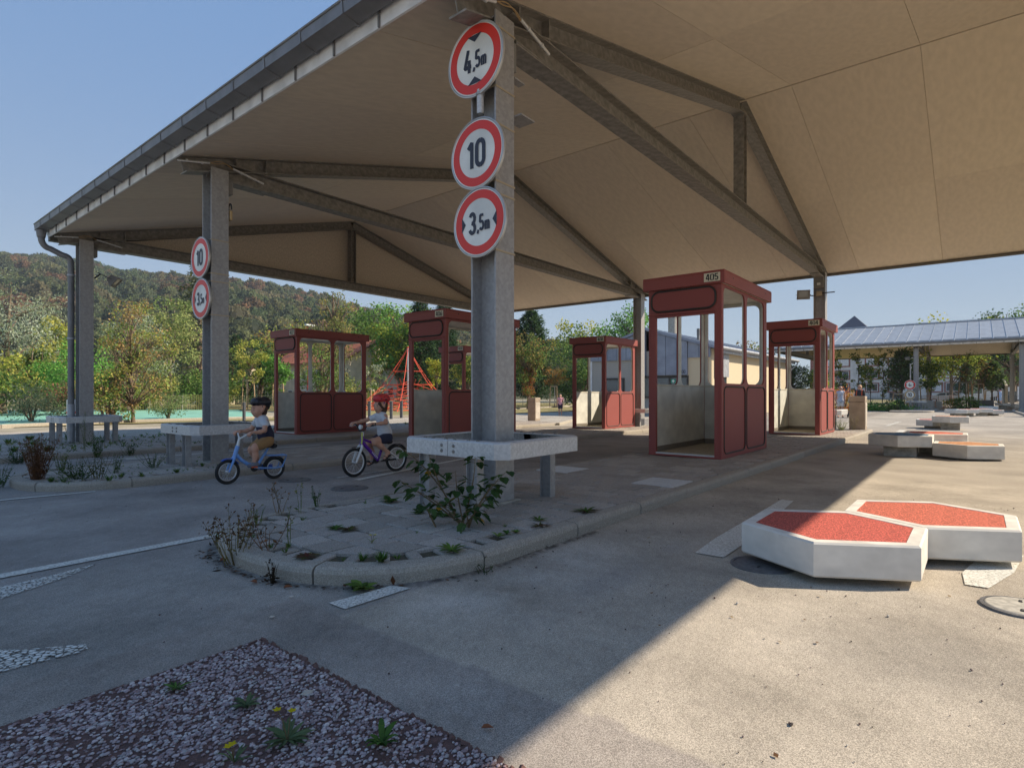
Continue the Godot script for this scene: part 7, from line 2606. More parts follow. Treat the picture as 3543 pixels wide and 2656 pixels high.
# the wooded ridge: [direction along the horizon as b:a slope angle, height of the skyline as a tangent]
func ridge_dir(u: float) -> Vector3:
	var r := (u - 1771.5) / 1990.0
	return Vector3(0.7773 + 0.6291 * r, 0.0, -(0.6291 - 0.7773 * r))

func build_hill() -> void:
	var us := [-2200.0, -1200.0, -500.0, 0.0, 300.0, 480.0, 790.0, 900.0, 1120.0, 1220.0, 1500.0, 1900.0, 2600.0]
	var el := [0.20, 0.235, 0.247, 0.243, 0.222, 0.206, 0.199, 0.187, 0.165, 0.150, 0.115, 0.08, 0.02]
	var v := []
	var m := 14
	var n := 48
	for i in n + 1:
		var u := lerpf(-2200.0, 2600.0, i / float(n))
		var k := 0
		while k < us.size() - 2 and us[k + 1] < u:
			k += 1
		var e := lerpf(el[k], el[k + 1], clampf((u - us[k]) / (us[k + 1] - us[k]), 0.0, 1.0))
		var d := ridge_dir(u)
		var row := []
		for j in m + 1:
			var s := j / float(m)
			var F := 130.0 + 330.0 * s
			var top := 1.3 + e * 420.0 - 7.0
			var y := -2.0 + (top + 2.0) * pow(clampf((F - 130.0) / 290.0, 0.0, 1.0), 0.92)
			if F > 420.0:
				y = top - (F - 420.0) * 0.35
			y += noise.get_noise_2d(u * 0.05, F * 0.3) * 5.0 * minf(1.0, s * 4.0) * minf(1.0, maxf(0.0, (420.0 - F) / 40.0))
			var p := d * F
			p.y = y
			row.append(p)
		v.append(row)
	var mb := MB.new()
	for i in n:
		for j in m:
			mb.face([v[i][j], v[i + 1][j], v[i + 1][j + 1], v[i][j + 1]], Vector3.UP)
	mk("hill", Color(0.045, 0.05, 0.022), 0.95)
	struct("hill", mb, M.hill)
	var xs := []
	var cs := []
	var pal := [Color(0.10, 0.13, 0.055), Color(0.12, 0.14, 0.06), Color(0.075, 0.11, 0.05), Color(0.15, 0.155, 0.075), Color(0.085, 0.11, 0.06), Color(0.14, 0.13, 0.07)]
	var rust := [Color(0.19, 0.11, 0.06), Color(0.20, 0.12, 0.07), Color(0.16, 0.11, 0.06)]
	for i in 9000:
		var fi := rng.randf_range(6.0, n - 3.0)
		var fj := sqrt(rng.randf()) * (m - 0.6)
		var ii := int(fi)
		var jj := int(fj)
		var p: Vector3 = v[ii][jj].lerp(v[ii + 1][jj], fi - ii).lerp(v[ii][jj + 1].lerp(v[ii + 1][jj + 1], fi - ii), fj - jj)
		if p.length() < 165.0:
			continue
		var sz := rng.randf_range(5.5, 11.5)
		var hh := sz * rng.randf_range(0.95, 1.45)
		xs.append(Transform3D(Basis(Vector3.UP, rng.randf() * TAU).scaled(Vector3(sz, hh, sz)), p + Vector3.UP * hh * 0.34))
		var c: Color = pal[rng.randi() % pal.size()]
		var pt := noise.get_noise_2d(p.x * 0.55, p.z * 0.55)
		if pt > 0.22 and rng.randf() < 0.4:
			c = rust[rng.randi() % 3]
		elif rng.randf() < 0.03:
			c = rust[rng.randi() % 3]
		cs.append(c * rng.randf_range(0.75, 1.25))
	scatter("forest", crown_mesh(), xs, cs)

func building_400() -> void:
	# service building: gable towards the islands
	var b := 34.0
	var e := 52.5
	var a0 := 12.3
	var a1 := 20.6
	var am := 16.45
	var y0 := -0.15
	var t := thing("service_building", "cream service building with blue grey metal gable marked 400", "building", Vector3.ZERO)
	var mb := MB.new()
	mb.bx(b, e, y0, 3.98, -a1, -a0)
	part("wall", mb, M.render_grey, t)
	mb = MB.new()
	mb.bx(b + 0.12, e - 0.01, y0, 3.97, -a0 - 0.02, -a0 + 0.03)
	part("long_wall", mb, M.render_cream, t)
	mb = MB.new()
	mb.bx(b - 0.03, b + 0.02, y0, 3.55, -13.75, -a0 + 0.032)
	part("gable_render", mb, M.render_cream, t)
	# gable cladding in standing seam boards
	var n := 12
	for i in n:
		var p0 := lerpf(a0, a1, i / float(n))
		var p1 := lerpf(a0, a1, (i + 1) / float(n))
		var low := 3.45
		if p0 > 13.6 and p0 < 17.0:
			low = 2.42
		var poly := PackedVector2Array([Vector2(-p1 + 0.012, low), Vector2(-p0 - 0.012, low), Vector2(-p0 - 0.012, gable_y(p0, a0, a1, am)), Vector2(-p1 + 0.012, gable_y(p1, a0, a1, am))])
		if p0 < am and p1 > am:
			poly.insert(3, Vector2(-am, gable_y(am, a0, a1, am)))
		mb = MB.new()
		var bs := Basis(Vector3(0, 0, 1), Vector3(0, 1, 0), Vector3(-1, 0, 0))
		mb.prism(poly, Transform3D(bs, Vector3(b - 0.02, 0, 0)), 0.10 if low > 3 else 0.18)
		part("cladding_panel", mb, M.clad if i % 3 else M.clad_b, t)
	# roof
	for s in 2:
		mb = MB.new()
		var ae := a0 - 0.55 if s == 0 else a1 + 0.55
		mb.beam(Vector3(b - 0.30, gable_y(ae, a0, a1, am) + 0.12, -ae), Vector3(e + 0.3, gable_y(ae, a0, a1, am) + 0.12, -ae), 0.12, 0.14)
		mb.prism(PackedVector2Array([Vector2(-ae, gable_y(ae, a0, a1, am) + 0.02), Vector2(-am, gable_y(am, a0, a1, am) + 0.02), Vector2(-am, gable_y(am, a0, a1, am) + 0.17), Vector2(-ae, gable_y(ae, a0, a1, am) + 0.17)]), Transform3D(Basis(Vector3(0, 0, 1), Vector3(0, 1, 0), Vector3(-1, 0, 0)), Vector3(e + 0.3, 0, 0)), e - b + 0.6)
		var r := part("roof", mb, M.clad_b, t)
		if s == 0:
			for i in 26:
				mb = MB.new()
				var x := b - 0.2 + i * 0.72
				mb.beam(Vector3(x, gable_y(ae, a0, a1, am) + 0.19, -ae), Vector3(x, gable_y(am, a0, a1, am) + 0.19, -am), 0.03, 0.05)
				mb.bx(x + 0.1, x + 0.6, gable_y(ae, a0, a1, am) + 0.24, gable_y(ae, a0, a1, am) + 0.34, -ae - 0.35, -ae - 0.32)
				part("roof_seam", mb, M.zinc_light, r)
	mb = MB.new()
	mb.tube([Vector3(b - 0.35, 4.0, -a0 + 0.62), Vector3(e + 0.35, 4.0, -a0 + 0.62)], 0.09, 10)
	part("gutter", mb, M.zinc_light, t)
	for i in 24:
		mb = MB.new()
		mb.bx(b + i * 0.77 + 0.006, b + i * 0.77 + 0.765, 3.72, 3.96, -a0 + 0.40, -a0 + 0.44)
		part("fascia_panel", mb, M.zinc_light, t)
	# bay at the corner of the long wall
	for i in 3:
		mb = MB.new()
		mb.bx(b + 0.5 + i * 0.75, b + 1.24 + i * 0.75, 2.3, 3.75, -a0 + 0.032, -a0 + 0.16)
		part("bay_panel", mb, M.zinc_light, t)
	for q in [[b + 0.6, b + 2.6, 0.6, 2.28], [b + 6.4, b + 6.9, 1.1, 1.7]]:
		mb = MB.new()
		mb.bx(q[0], q[1], q[2], q[3], -a0 + 0.032, -a0 + 0.06)
		var w := part("window", mb, M.dark_frame, t)
		mb = MB.new()
		mb.bx(q[0] + 0.08, q[1] - 0.08, q[2] + 0.08, q[3] - 0.08, -a0 + 0.061, -a0 + 0.066)
		part("pane", mb, M.window, w)
	for q in [[13.65, 17.1, 1.0, 2.38], [18.0, 19.4, 0.9, 2.3]]:
		mb = MB.new()
		mb.bx(b - 0.10, b - 0.021, q[2], q[3], -q[1], -q[0])
		var w := part("window", mb, M.dark_frame, t)
		var k := 3 if q[0] < 15 else 1
		for i in k:
			mb = MB.new()
			var z0 := lerpf(q[0], q[1], i / float(k)) + 0.10
			var z1 := lerpf(q[0], q[1], (i + 1) / float(k)) - 0.10
			mb.bx(b - 0.108, b - 0.101, q[2] + 0.1, q[3] - 0.14, -z1, -z0)
			part("pane", mb, M.window, w)
	# first aid sticker on the window
	mb = MB.new()
	mb.bx(b - 0.114, b - 0.110, 1.93, 2.17, -14.75, -14.45)
	mk("aid_green", Color(0.02, 0.26, 0.17), 0.5)
	var st := part("first_aid_sign", mb, M.aid_green, t)
	mb = MB.new()
	mb.bx(b - 0.118, b - 0.116, 2.02, 2.08, -14.69, -14.51)
	mb.bx(b - 0.1185, b - 0.1165, 1.96, 2.14, -14.63, -14.57)
	part("cross", mb, M.sign_white, st)
	mb = MB.new()
	var bs2 := Basis(Vector3(0, 0, 1), Vector3(0, 1, 0), Vector3(-1, 0, 0))
	strokes(mb, "400", Transform3D(bs2, Vector3(b - 0.206, 2.50, 0)), -14.15, 0.0, 0.22, 0.14)
	part("number", mb, M.print, t)
	mb = MB.new()
	mb.bx(b - 0.06, b + 0.10, y0, 3.5, -a1 - 0.02, -a1 + 0.14)
	part("corner_trim", mb, M.fascia, t)
	mb = MB.new()
	mb.tube([Vector3(e + 0.1, 4.0, -a0 + 0.62), Vector3(e + 0.1, 3.7, -a0 + 0.55), Vector3(e - 0.3, 3.2, -a0 + 0.12), Vector3(e - 0.3, 0.0, -a0 + 0.12)], 0.06, 8)
	part("downpipe", mb, M.zinc_light, t)
	var ch := thing("chimney", "plain round concrete chimney rising behind the service building", "chimney", Vector3.ZERO)
	mb = MB.new()
	var cp := ridge_dir(2328.0) * 47.0
	mb.tube([Vector3(cp.x, 0, cp.z), Vector3(cp.x, 7.6, cp.z)], 0.36, 24)
	part("shaft", mb, M.concrete_b, ch)
	mb = MB.new()
	mb.tube([Vector3(cp.x, 7.4, cp.z), Vector3(cp.x, 7.65, cp.z)], 0.39, 24)
	part("collar", mb, M.concrete_b, ch)
	for q in [[2274.0, 6.2], [2302.0, 6.0], [2450.0, 5.3], [2616.0, 5.9]]:
		pass
	t = thing("vent_pipe", "thin ribbed vent pipe on the roof of the service building", "vent", Vector3.ZERO)
	mb = MB.new()
	mb.tube([Vector3(35.4, 4.4, -13.6), Vector3(35.4, 5.35, -13.6)], 0.09, 10)
	for i in 6:
		mb.tube([Vector3(35.4, 4.95 + i * 0.07, -13.6), Vector3(35.4, 4.98 + i * 0.07, -13.6)], 0.11, 10)
	part("pipe", mb, M.box_grey, t)

func gable_y(a: float, a0: float, a1: float, am: float) -> float:
	return 4.02 + (5.28 - 4.02) * (1.0 - absf(a - am) / (am - a0))

func window_unit(t: Node3D, x: float, a: float, w: float, y: float, h: float, surround: Material, shutter := false) -> void:
	# windows on walls that face the camera side (-x)
	var mb := MB.new()
	mb.hole(Transform3D(Basis(Vector3(0, 0, -1), Vector3(0, 1, 0), Vector3(1, 0, 0)), Vector3(x - 0.10, 0, 0)), Rect2(a - w / 2 - 0.28, y - 0.28, w + 0.56, h + 0.5), Rect2(a - w / 2, y, w, h), 0.01, 0.12)
	var f := part("window", mb, surround, t)
	mb = MB.new()
	if shutter:
		for i in int(h / 0.12):
			mb.bx(x - 0.05, x - 0.03, y + i * 0.12, y + i * 0.12 + 0.105, -a - w / 2, -a + w / 2)
		part("shutter", mb, M.fascia, f)
		return
	mb.bx(x - 0.02, x - 0.005, y, y + h, -a - w / 2, -a + w / 2)
	part("pane", mb, M.window, f)
	mb = MB.new()
	for z in [-w / 2 + 0.05, 0.0, w / 2 - 0.05]:
		mb.bx(x - 0.06, x - 0.021, y, y + h, -a + z - 0.05, -a + z + 0.05)
	mb.bx(x - 0.055, x - 0.0215, y, y + 0.1, -a - w / 2, -a + w / 2)
	mb.bx(x - 0.055, x - 0.0215, y + h - 0.1, y + h, -a - w / 2, -a + w / 2)
	part("sash", mb, M.house_white, f)

func big_building() -> void:
	var x := 150.0
	var t := thing("barracks_building", "long pale three storey building with red sandstone window surrounds", "building", Vector3.ZERO)
	var mb := MB.new()
	mb.bx(x, x + 16, -3, 13.0, -30.4, 60.0)
	part("wall", mb, M.wall_white, t)
	mb = MB.new()
	mb.bx(x - 0.25, x + 1.2, -3, 12.9, -30.6, -28.9)
	part("corner_quoin", mb, M.sandstone, t)
	mb = MB.new()
	mb.bx(x - 0.8, x + 1.0, -3, 13.2, -1.7, 6.6)
	part("stone_bay", mb, M.sandstone, t)
	mb = MB.new()
	mb.bx(x - 0.3, x, -3, 0.3, -28.8, 60.0)
	part("plinth", mb, M.concrete_b, t)
	for y in [1.72, 4.62, 7.55]:
		for q in [[23.9, 2.4], [18.2, 2.2], [13.9, 2.2], [6.95, 2.3], [3.9, 2.3], [27.0, 2.0], [-9.0, 2.2], [-12.5, 2.2]]:
			var shut: bool = y > 7.0 or (q[0] < 10.0 and q[0] > 0.0 and rng.randf() < 0.5)
			window_unit(t, x, q[0], q[1], y, 1.72, M.sandstone, shut)
	mb = MB.new()
	mb.bx(x - 0.14, x - 0.02, -1.0, 1.4, -14.9, -12.8)
	part("door", mb, M.dark_frame, t)
	# roof with a glazed band
	mb = MB.new()
	mb.bx(x - 0.5, x + 16.5, 13.0, 13.4, -31.0, 60)
	part("roof", mb, M.zinc_light, t)
	for i in 13:
		var z := 11.5 - i * 2.85
		mb = MB.new()
		mb.bx(x + 3.0, x + 3.1, 14.9, 16.0, -z + 0.04, -z + 2.80)
		part("roof_window", mb, M.glass_grey, t)
		mb = MB.new()
		mb.bx(x + 2.9, x + 3.2, 13.4, 16.3, -z - 0.12, -z + 0.03)
		part("roof_mullion", mb, M.fascia, t)
	mb = MB.new()
	mb.bx(x + 2.8, x + 12, 16.2, 16.6, -12.2, 40)
	mb.bx(x + 3.1, x + 12, 13.2, 16.2, -12.0, 40)
	part("roof_storey", mb, M.fascia, t)
	# slate hipped roof of the stair tower
	t = thing("slate_tower", "dark slate pyramid roof showing above the second canopy", "building", Vector3.ZERO)
	mb = MB.new()
	mb.bx(166, 178, 0, 14.6, -30.5, -19.0)
	part("wall", mb, M.wall_white, t)
	mb = MB.new()
	var ap := Vector3(172, 21.4, -24.75)
	var c := [Vector3(165.2, 14.6, -31.2), Vector3(178.8, 14.6, -31.2), Vector3(178.8, 14.6, -18.2), Vector3(165.2, 14.6, -18.2)]
	for i in 4:
		mb.face([c[i], c[(i + 1) % 4], ap], (c[i] + c[(i + 1) % 4]) * 0.5 - Vector3(172, 14.6, -24.75) + Vector3.UP)
	part("roof", mb, M.slate, t)
	# houses seen past booth 404
	house("slate_house", "far pale house with a dark slate roof seen through booth 404", 128.0, 40.0, 12.0, 13.0, 4.6, 10.2, M.house_cream, M.slate, 3)
	t = thing("apartment_block", "flat roofed grey apartment block far behind the slate roofed house", "building", Vector3.ZERO)
	mb = MB.new()
	mb.bx(230, 245, 0, 13.5, -80, -64)
	part("wall", mb, M.render_grey, t)
	for y in [5.0, 8.2, 11.4]:
		mb = MB.new()
		mb.bx(229.8, 230.0, y, y + 1.3, -79, -65)
		part("window_band", mb, M.window, t)
	mb = MB.new()
	mb.bx(229, 246, 13.5, 13.9, -81, -63)
	mb.bx(234, 238, 13.9, 15.6, -76, -72)
	part("roof", mb, M.concrete_b, t)

# gabled house with the ridge along a
func house(called: String, label: String, b: float, a: float, w: float, d: float, eave: float, ridge: float, wall: Material, roof: Material, nwin: int, along_a := true) -> void:
	var t := thing(called, label, "house", Vector3(b, -0.5, -a), 0.0 if along_a else PI / 2)
	var mb := MB.new()
	mb.bx(-w / 2, w / 2, -0.5, eave, -d / 2, d / 2)
	for s in [-1.0, 1.0]:
		mb.face([Vector3(-w / 2, eave, s * d / 2), Vector3(w / 2, eave, s * d / 2), Vector3(0, ridge, s * d / 2)], Vector3(0, 0, s))
	part("wall", mb, wall, t)
	for s in [-1.0, 1.0]:
		mb = MB.new()
		var o := 0.6
		var sl := (ridge - eave) / (w / 2)
		var rows := int((w / 2 + o) / 0.36)
		for i in rows:
			var x0 := i * 0.36
			var x1 := (i + 1) * 0.36 + 0.03
			mb.face([Vector3(s * x0, ridge - sl * x0 + 0.10, -d / 2 - o), Vector3(s * x0, ridge - sl * x0 + 0.10, d / 2 + o), Vector3(s * x1, ridge - sl * x1 + 0.16, d / 2 + o), Vector3(s * x1, ridge - sl * x1 + 0.16, -d / 2 - o)], Vector3(s * 0.5, 1, 0))
			mb.face([Vector3(s * x1, ridge - sl * x1 + 0.16, d / 2 + o), Vector3(s * x1, ridge - sl * x1 + 0.16, -d / 2 - o), Vector3(s * x1, ridge - sl * x1 + 0.05, -d / 2 - o), Vector3(s * x1, ridge - sl * x1 + 0.05, d / 2 + o)], Vector3(s, 0, 0))
		mb.face([Vector3(0, ridge, -d / 2 - o), Vector3(0, ridge, d / 2 + o), Vector3(s * (w / 2 + o), eave - sl * o, d / 2 + o), Vector3(s * (w / 2 + o), eave - sl * o, -d / 2 - o)], Vector3(0, -1, 0))
		part("roof", mb, roof, t)
	mb = MB.new()
	mb.bx(0.8, 1.6, ridge - 1.2, ridge + 0.9, -d * 0.2 - 0.4, -d * 0.2 + 0.4)
	part("chimney", mb, M.tile_red_b, t)
	for i in nwin:
		var z := lerpf(-d / 2, d / 2, (i + 0.5) / nwin)
		for y in ([0.9, 3.4] if eave > 5.0 else [1.2]):
			mb = MB.new()
			mb.bx(-w / 2 - 0.05, -w / 2 + 0.02, y, y + 1.3, z - 0.5, z + 0.5)
			var wd := part("window", mb, M.house_white, t)
			mb = MB.new()
			mb.bx(-w / 2 - 0.06, -w / 2 - 0.05, y + 0.1, y + 1.2, z - 0.42, z + 0.42)
			part("pane", mb, M.window, wd)

func rope_pyramid(b: float, a: float, h: float, r: float) -> void:
	var t := thing("rope_pyramid", "red rope climbing pyramid on a tall steel mast", "climbing frame", W(b, a, -0.1))
	var mb := MB.new()
	mb.tube([Vector3(0, -0.2, 0), Vector3(0, h, 0)], 0.085, 16)
	part("mast", mb, M.mast_steel, t)
	mb = MB.new()
	mb.tube([Vector3(0, h - 0.05, 0), Vector3(0, h + 0.1, 0)], [0.12, 0.06], 12)
	part("cap", mb, M.rope, t)
	var feet := []
	for k in 6:
		var an := TAU * k / 6 + 0.35
		feet.append(Vector3(cos(an) * r, 0.0, sin(an) * r))
	var pt := func(k: int, f: float) -> Vector3:
		var p: Vector3 = feet[(k + 6) % 6]
		var q := Vector3(0, h, 0).lerp(p, f)
		q.y -= sin(f * PI) * h * 0.17
		return q
	for k in 6:
		var p := []
		for i in 13:
			p.append(pt.call(k, i / 12.0))
		mb = MB.new()
		mb.tube(p, 0.028, 6)
		part("edge_rope", mb, M.rope, t)
	mb = MB.new()
	for k in 6:
		for i in range(3, 12):
			var f := i / 12.0
			if i % 2 == 1:
				mb.tube([pt.call(k, f), pt.call(k + 1, f)], 0.02, 5, false)
			var m: Vector3 = pt.call(k, f).lerp(pt.call(k + 1, f), 0.5)
			var inner: Vector3 = m.lerp(Vector3(0, m.y, 0), 0.42 + 0.15 * (i % 2))
			if i > 4:
				mb.tube([pt.call(k, f), inner], 0.018, 4, false)
				mb.tube([pt.call(k + 1, f), inner], 0.018, 4, false)
				var m2: Vector3 = pt.call(k, f - 1.0 / 12.0).lerp(pt.call(k + 1, f - 1.0 / 12.0), 0.5)
				mb.tube([inner, m2.lerp(Vector3(0, m2.y, 0), 0.3)], 0.018, 4, false)
				mb.tube([m, pt.call(k, minf(1.0, f + 1.0 / 12.0))], 0.018, 4, false)
				mb.tube([inner, Vector3(0, inner.y + 0.3, 0)], 0.016, 4, false)
	part("climbing_net", mb, M.rope, t).set_meta("kind", "stuff")

func net_fence(pts: Array, h: float, label: String, mat: Material, cell: float, post: Material, wob := 0.06) -> void:
	var t := thing("safety_net_fence", label, "fence", Vector3.ZERO, 0, "temporary net fences")
	var net := MB.new()
	for i in pts.size() - 1:
		var p0 := W(pts[i][0], pts[i][1])
		var p1 := W(pts[i + 1][0], pts[i + 1][1])
		var L := p0.distance_to(p1)
		var d := (p1 - p0) / L
		var nd := d.cross(Vector3.UP)
		var np := int(L / 2.4) + 1
		for k in np:
			var mb := MB.new()
			var q := p0 + d * (L * k / np)
			mb.tube([q - Vector3(0, 0.2, 0), q + Vector3(rng.randf_range(-0.05, 0.05), h * 1.04, 0)], 0.022, 6)
			part("post", mb, post, t)
		var nv := int(h / cell)
		for r in nv + 1:
			var path := []
			for k in int(L / 0.6) + 2:
				var s := minf(L, k * 0.6)
				path.append(p0 + d * s + nd * (sin(s * 1.7 + r * 0.3) * wob) + Vector3.UP * (r * cell + 0.05 + sin(s * 2.6) * wob * 0.6 * r / nv))
				if s >= L:
					break
			net.tube(path, 0.010, 3, false)
		var s2 := 0.0
		while s2 < L:
			var path := []
			for r in 4:
				var y := h * r / 3.0
				path.append(p0 + d * s2 + nd * (sin(s2 * 1.7 + y * 0.3 / cell) * wob) + Vector3.UP * (y + 0.05 + sin(s2 * 2.6) * wob * 0.6 * r / 3.0))
			net.tube(path, 0.009, 3, false)
			s2 += cell
	part("net", net, mat, t).set_meta("kind", "stuff")

func car(called: String, label: String, cat: String, b: float, a: float, turn: float, prof: Array, win: Array, wd: float, paint: Material) -> void:
	var t := thing(called, label, cat, W(b, a, 0.0), turn, "vehicles parked beyond the railing")
	var poly := PackedVector2Array()
	for q in prof:
		poly.append(Vector2(q[0], q[1]))
	var mb := MB.new()
	mb.prism(poly, Transform3D(Basis(), Vector3(0, 0, -wd / 2)), wd)
	part("body", mb, paint, t)
	for s in [-1.0, 1.0]:
		for wn in win:
			var wp := PackedVector2Array()
			for q in wn:
				wp.append(Vector2(q[0], q[1]))
			mb = MB.new()
			mb.prism(wp, Transform3D(Basis(), Vector3(0, 0, s * (wd / 2 + 0.004) - 0.003)), 0.006)
			part("window", mb, M.window, t)
		for x in [prof[0][0] + 0.85, prof[1][0] - 0.95]:
			mb = MB.new()
			mb.lathe(Transform3D(Basis(Vector3(1, 0, 0), PI / 2), Vector3(x, 0.32, s * (wd / 2 - 0.08))), [Vector2(0, -0.11), Vector2(0.30, -0.11), Vector2(0.33, -0.07), Vector2(0.33, 0.07), Vector2(0.30, 0.11), Vector2(0.0, 0.11)], 22)
			var w := part("wheel", mb, M.tyre, t)
			mb = MB.new()
			mb.lathe(Transform3D(Basis(Vector3(1, 0, 0), s * PI / 2), Vector3(x, 0.32, s * (wd / 2 + 0.03))), [Vector2(0.20, 0.0), Vector2(0.18, 0.008), Vector2(0, 0.012)], 18)
			part("hubcap", mb, M.alu, w)
	for s in [-1.0, 1.0]:
		mb = MB.new()
		mb.bx(prof[0][0] - 0.01, prof[0][0] + 0.04, 0.75, 0.95, s * wd * 0.42 - 0.09, s * wd * 0.42 + 0.09, 0.01)
		part("tail_light", mb, M.lamp_red, t)

func railing(b: float, a0: float, a1: float) -> void:
	var t := thing("bar_railing", "grey vertical bar railing in front of the parked vehicles", "railing", Vector3.ZERO)
	for y in [0.12, 1.05]:
		var mb := MB.new()
		mb.beam(W(b, a0, y), W(b, a1, y), 0.05, 0.05)
		part("rail", mb, M.alu, t)
	var n := int((a0 - a1) / 0.16)
	for i in n:
		var a := lerpf(a0, a1, i / float(n))
		var mb := MB.new()
		mb.beam(W(b, a, 0.13), W(b, a, 1.04), 0.03, 0.03, Vector3.RIGHT)
		part("bar", mb, M.alu, t)

func build_background() -> void:
	build_hill()
	building_400()
	big_building()
	# left side greenery
	var sil := [Color(0.22, 0.25, 0.17), Color(0.30, 0.33, 0.25), Color(0.16, 0.19, 0.10)]
	var yel := [Color(0.24, 0.25, 0.05), Color(0.17, 0.20, 0.045), Color(0.28, 0.27, 0.07)]
	var brg := [Color(0.10, 0.22, 0.045), Color(0.13, 0.27, 0.055), Color(0.07, 0.15, 0.035)]
	var gre := [Color(0.08, 0.14, 0.035), Color(0.11, 0.17, 0.045), Color(0.06, 0.10, 0.03)]
	var aut := [Color(0.26, 0.24, 0.06), Color(0.22, 0.15, 0.06), Color(0.17, 0.21, 0.05), Color(0.11, 0.15, 0.04), Color(0.30, 0.20, 0.09)]
	var map := [Color(0.30, 0.29, 0.04), Color(0.22, 0.26, 0.04), Color(0.14, 0.19, 0.035)]
	var drk := [Color(0.025, 0.055, 0.022), Color(0.035, 0.07, 0.028), Color(0.045, 0.085, 0.035)]
	var brn := [Color(0.20, 0.12, 0.04), Color(0.16, 0.11, 0.04), Color(0.12, 0.12, 0.04)]
	tree("willow_tree", "silver leaved willow at the far left edge", "tree", 8.2, 49.5, 9.4, 3.6, 0.8, 6500, 0.20, sil, {ratio = 0.13, droop = 0.8, clumps = 40, stems = 4})
	tree("locust_tree", "yellow green tree right of the silver willow", "tree", 11.3, 53.0, 7.3, 2.1, 1.0, 3600, 0.22, yel, {clumps = 26})
	tree("locust_bush", "bright green feathery bush left of the farthest column", "bush", 11.2, 43.5, 4.7, 2.2, 0.1, 5200, 0.20, brg, {clumps = 40, ratio = 0.2, stems = 5, droop = 0.5})
	tree("bush", "green bush low at the left edge behind the verge", "bush", 6.2, 45.0, 4.2, 2.4, 0.1, 4200, 0.20, gre + yel, {clumps = 34, stems = 4})
	tree("bush", "olive bush between willow and bright green bush", "bush", 9.4, 49.0, 5.2, 2.2, 0.1, 3400, 0.2, yel + gre, {clumps = 28, stems = 3})
	tree("grey_shrub", "grey green shrub at the left edge by the rubber surface", "shrub", 6.6, 33.6, 1.65, 1.25, 0.05, 3000, 0.09, [Color(0.14, 0.16, 0.09), Color(0.10, 0.12, 0.07)], {clumps = 40, stems = 6, ratio = 0.2})
	tree("dark_shrub", "dark shrub with reddish twig tips left of the farthest column", "shrub", 8.3, 34.2, 1.9, 1.35, 0.05, 3200, 0.10, [Color(0.06, 0.09, 0.035), Color(0.10, 0.12, 0.05), Color(0.16, 0.08, 0.05)], {clumps = 40, stems = 6})
	tree("autumn_tree", "thin autumn tree with bare twigs right of the farthest column", "tree", 9.4, 29.6, 5.9, 1.75, 0.25, 4600, 0.105, aut, {clumps = 70, limbs = 60, twigs = 4, clump_r = 0.26, trunk = 0.075, bark = M.bark})
	tree("autumn_bush", "leafy yellow bush at the foot of the thin autumn tree", "bush", 8.5, 29.7, 2.6, 1.2, 0.1, 2600, 0.10, aut + gre, {clumps = 30, stems = 5})
	tree("low_shrub", "round green shrub right of the thin autumn tree", "shrub", 12.1, 33.0, 1.5, 0.95, 0.05, 2000, 0.10, [Color(0.10, 0.13, 0.05), Color(0.15, 0.18, 0.07)], {clumps = 26, stems = 5, ratio = 0.2})
	tree("birch_tree", "tall pale green birch left of the middle column", "tree", 19.6, 52.5, 10.0, 2.6, 1.0, 6500, 0.20, [Color(0.19, 0.22, 0.08), Color(0.24, 0.26, 0.10), Color(0.13, 0.17, 0.06)], {clumps = 44, droop = 0.9, bark = M.bark_pale, trunk = 0.13, ratio = 0.26})
	tree("olive_willow", "grey green willow behind the thin autumn tree", "tree", 15.6, 50.0, 8.2, 2.4, 0.8, 5200, 0.2, sil + [Color(0.18, 0.22, 0.08)], {clumps = 36, droop = 0.8, ratio = 0.15, stems = 3})
	tree("hedge_bush", "dark green bush below the pale birch", "bush", 21.0, 50.5, 3.4, 2.6, 0.1, 3600, 0.2, gre, {clumps = 34, stems = 4})
	tree("hedge_bush", "yellowish bush right behind the middle column", "bush", 24.5, 55.0, 3.6, 2.2, 0.1, 3000, 0.2, yel + gre, {clumps = 28, stems = 4})
	tree("hedge_bush", "green bush between the thin autumn tree and the birch", "bush", 17.4, 52.5, 4.2, 2.4, 0.1, 3600, 0.2, gre + yel, {clumps = 34, stems = 4})
	conifer("larch_tree", "tall loose dark conifer left of the middle column", 26.5, 64.0, 16.0, 3.6, [Color(0.085, 0.10, 0.04), Color(0.12, 0.13, 0.05), Color(0.06, 0.08, 0.035)], {branches = 110, dense = 16.0, needle = 0.42, rise = -0.05, taper = 0.6})
	conifer("spruce_tree", "small dark spruce right of the middle column", 33.0, 69.5, 8.6, 2.5, drk, {branches = 150, dense = 22.0, needle = 0.34})
	tree("young_tree", "young staked tree between the middle column and booth 407", "tree", 24.4, 49.3, 6.2, 1.45, 1.9, 1500, 0.20, yel, {clumps = 24, group = "young staked trees", clump_r = 0.28, trunk = 0.05})
	stakes(24.4, 49.3, 2.55, 0.5, "wooden stakes round the young tree left of booth 407")
	tree("yew_bush", "dark green bushy tree left of booth 407", "tree", 28.6, 55.6, 6.6, 2.4, 0.2, 5200, 0.24, drk + gre, {clumps = 44, stems = 3})
	tree("young_tree", "bright green young staked tree seen through the door of booth 407", "tree", 27.6, 50.2, 5.6, 1.3, 2.2, 1300, 0.24, brg, {clumps = 20, group = "young staked trees", trunk = 0.05})
	stakes(27.6, 50.2, 2.5, 0.5, "wooden stakes seen through the door of booth 407")
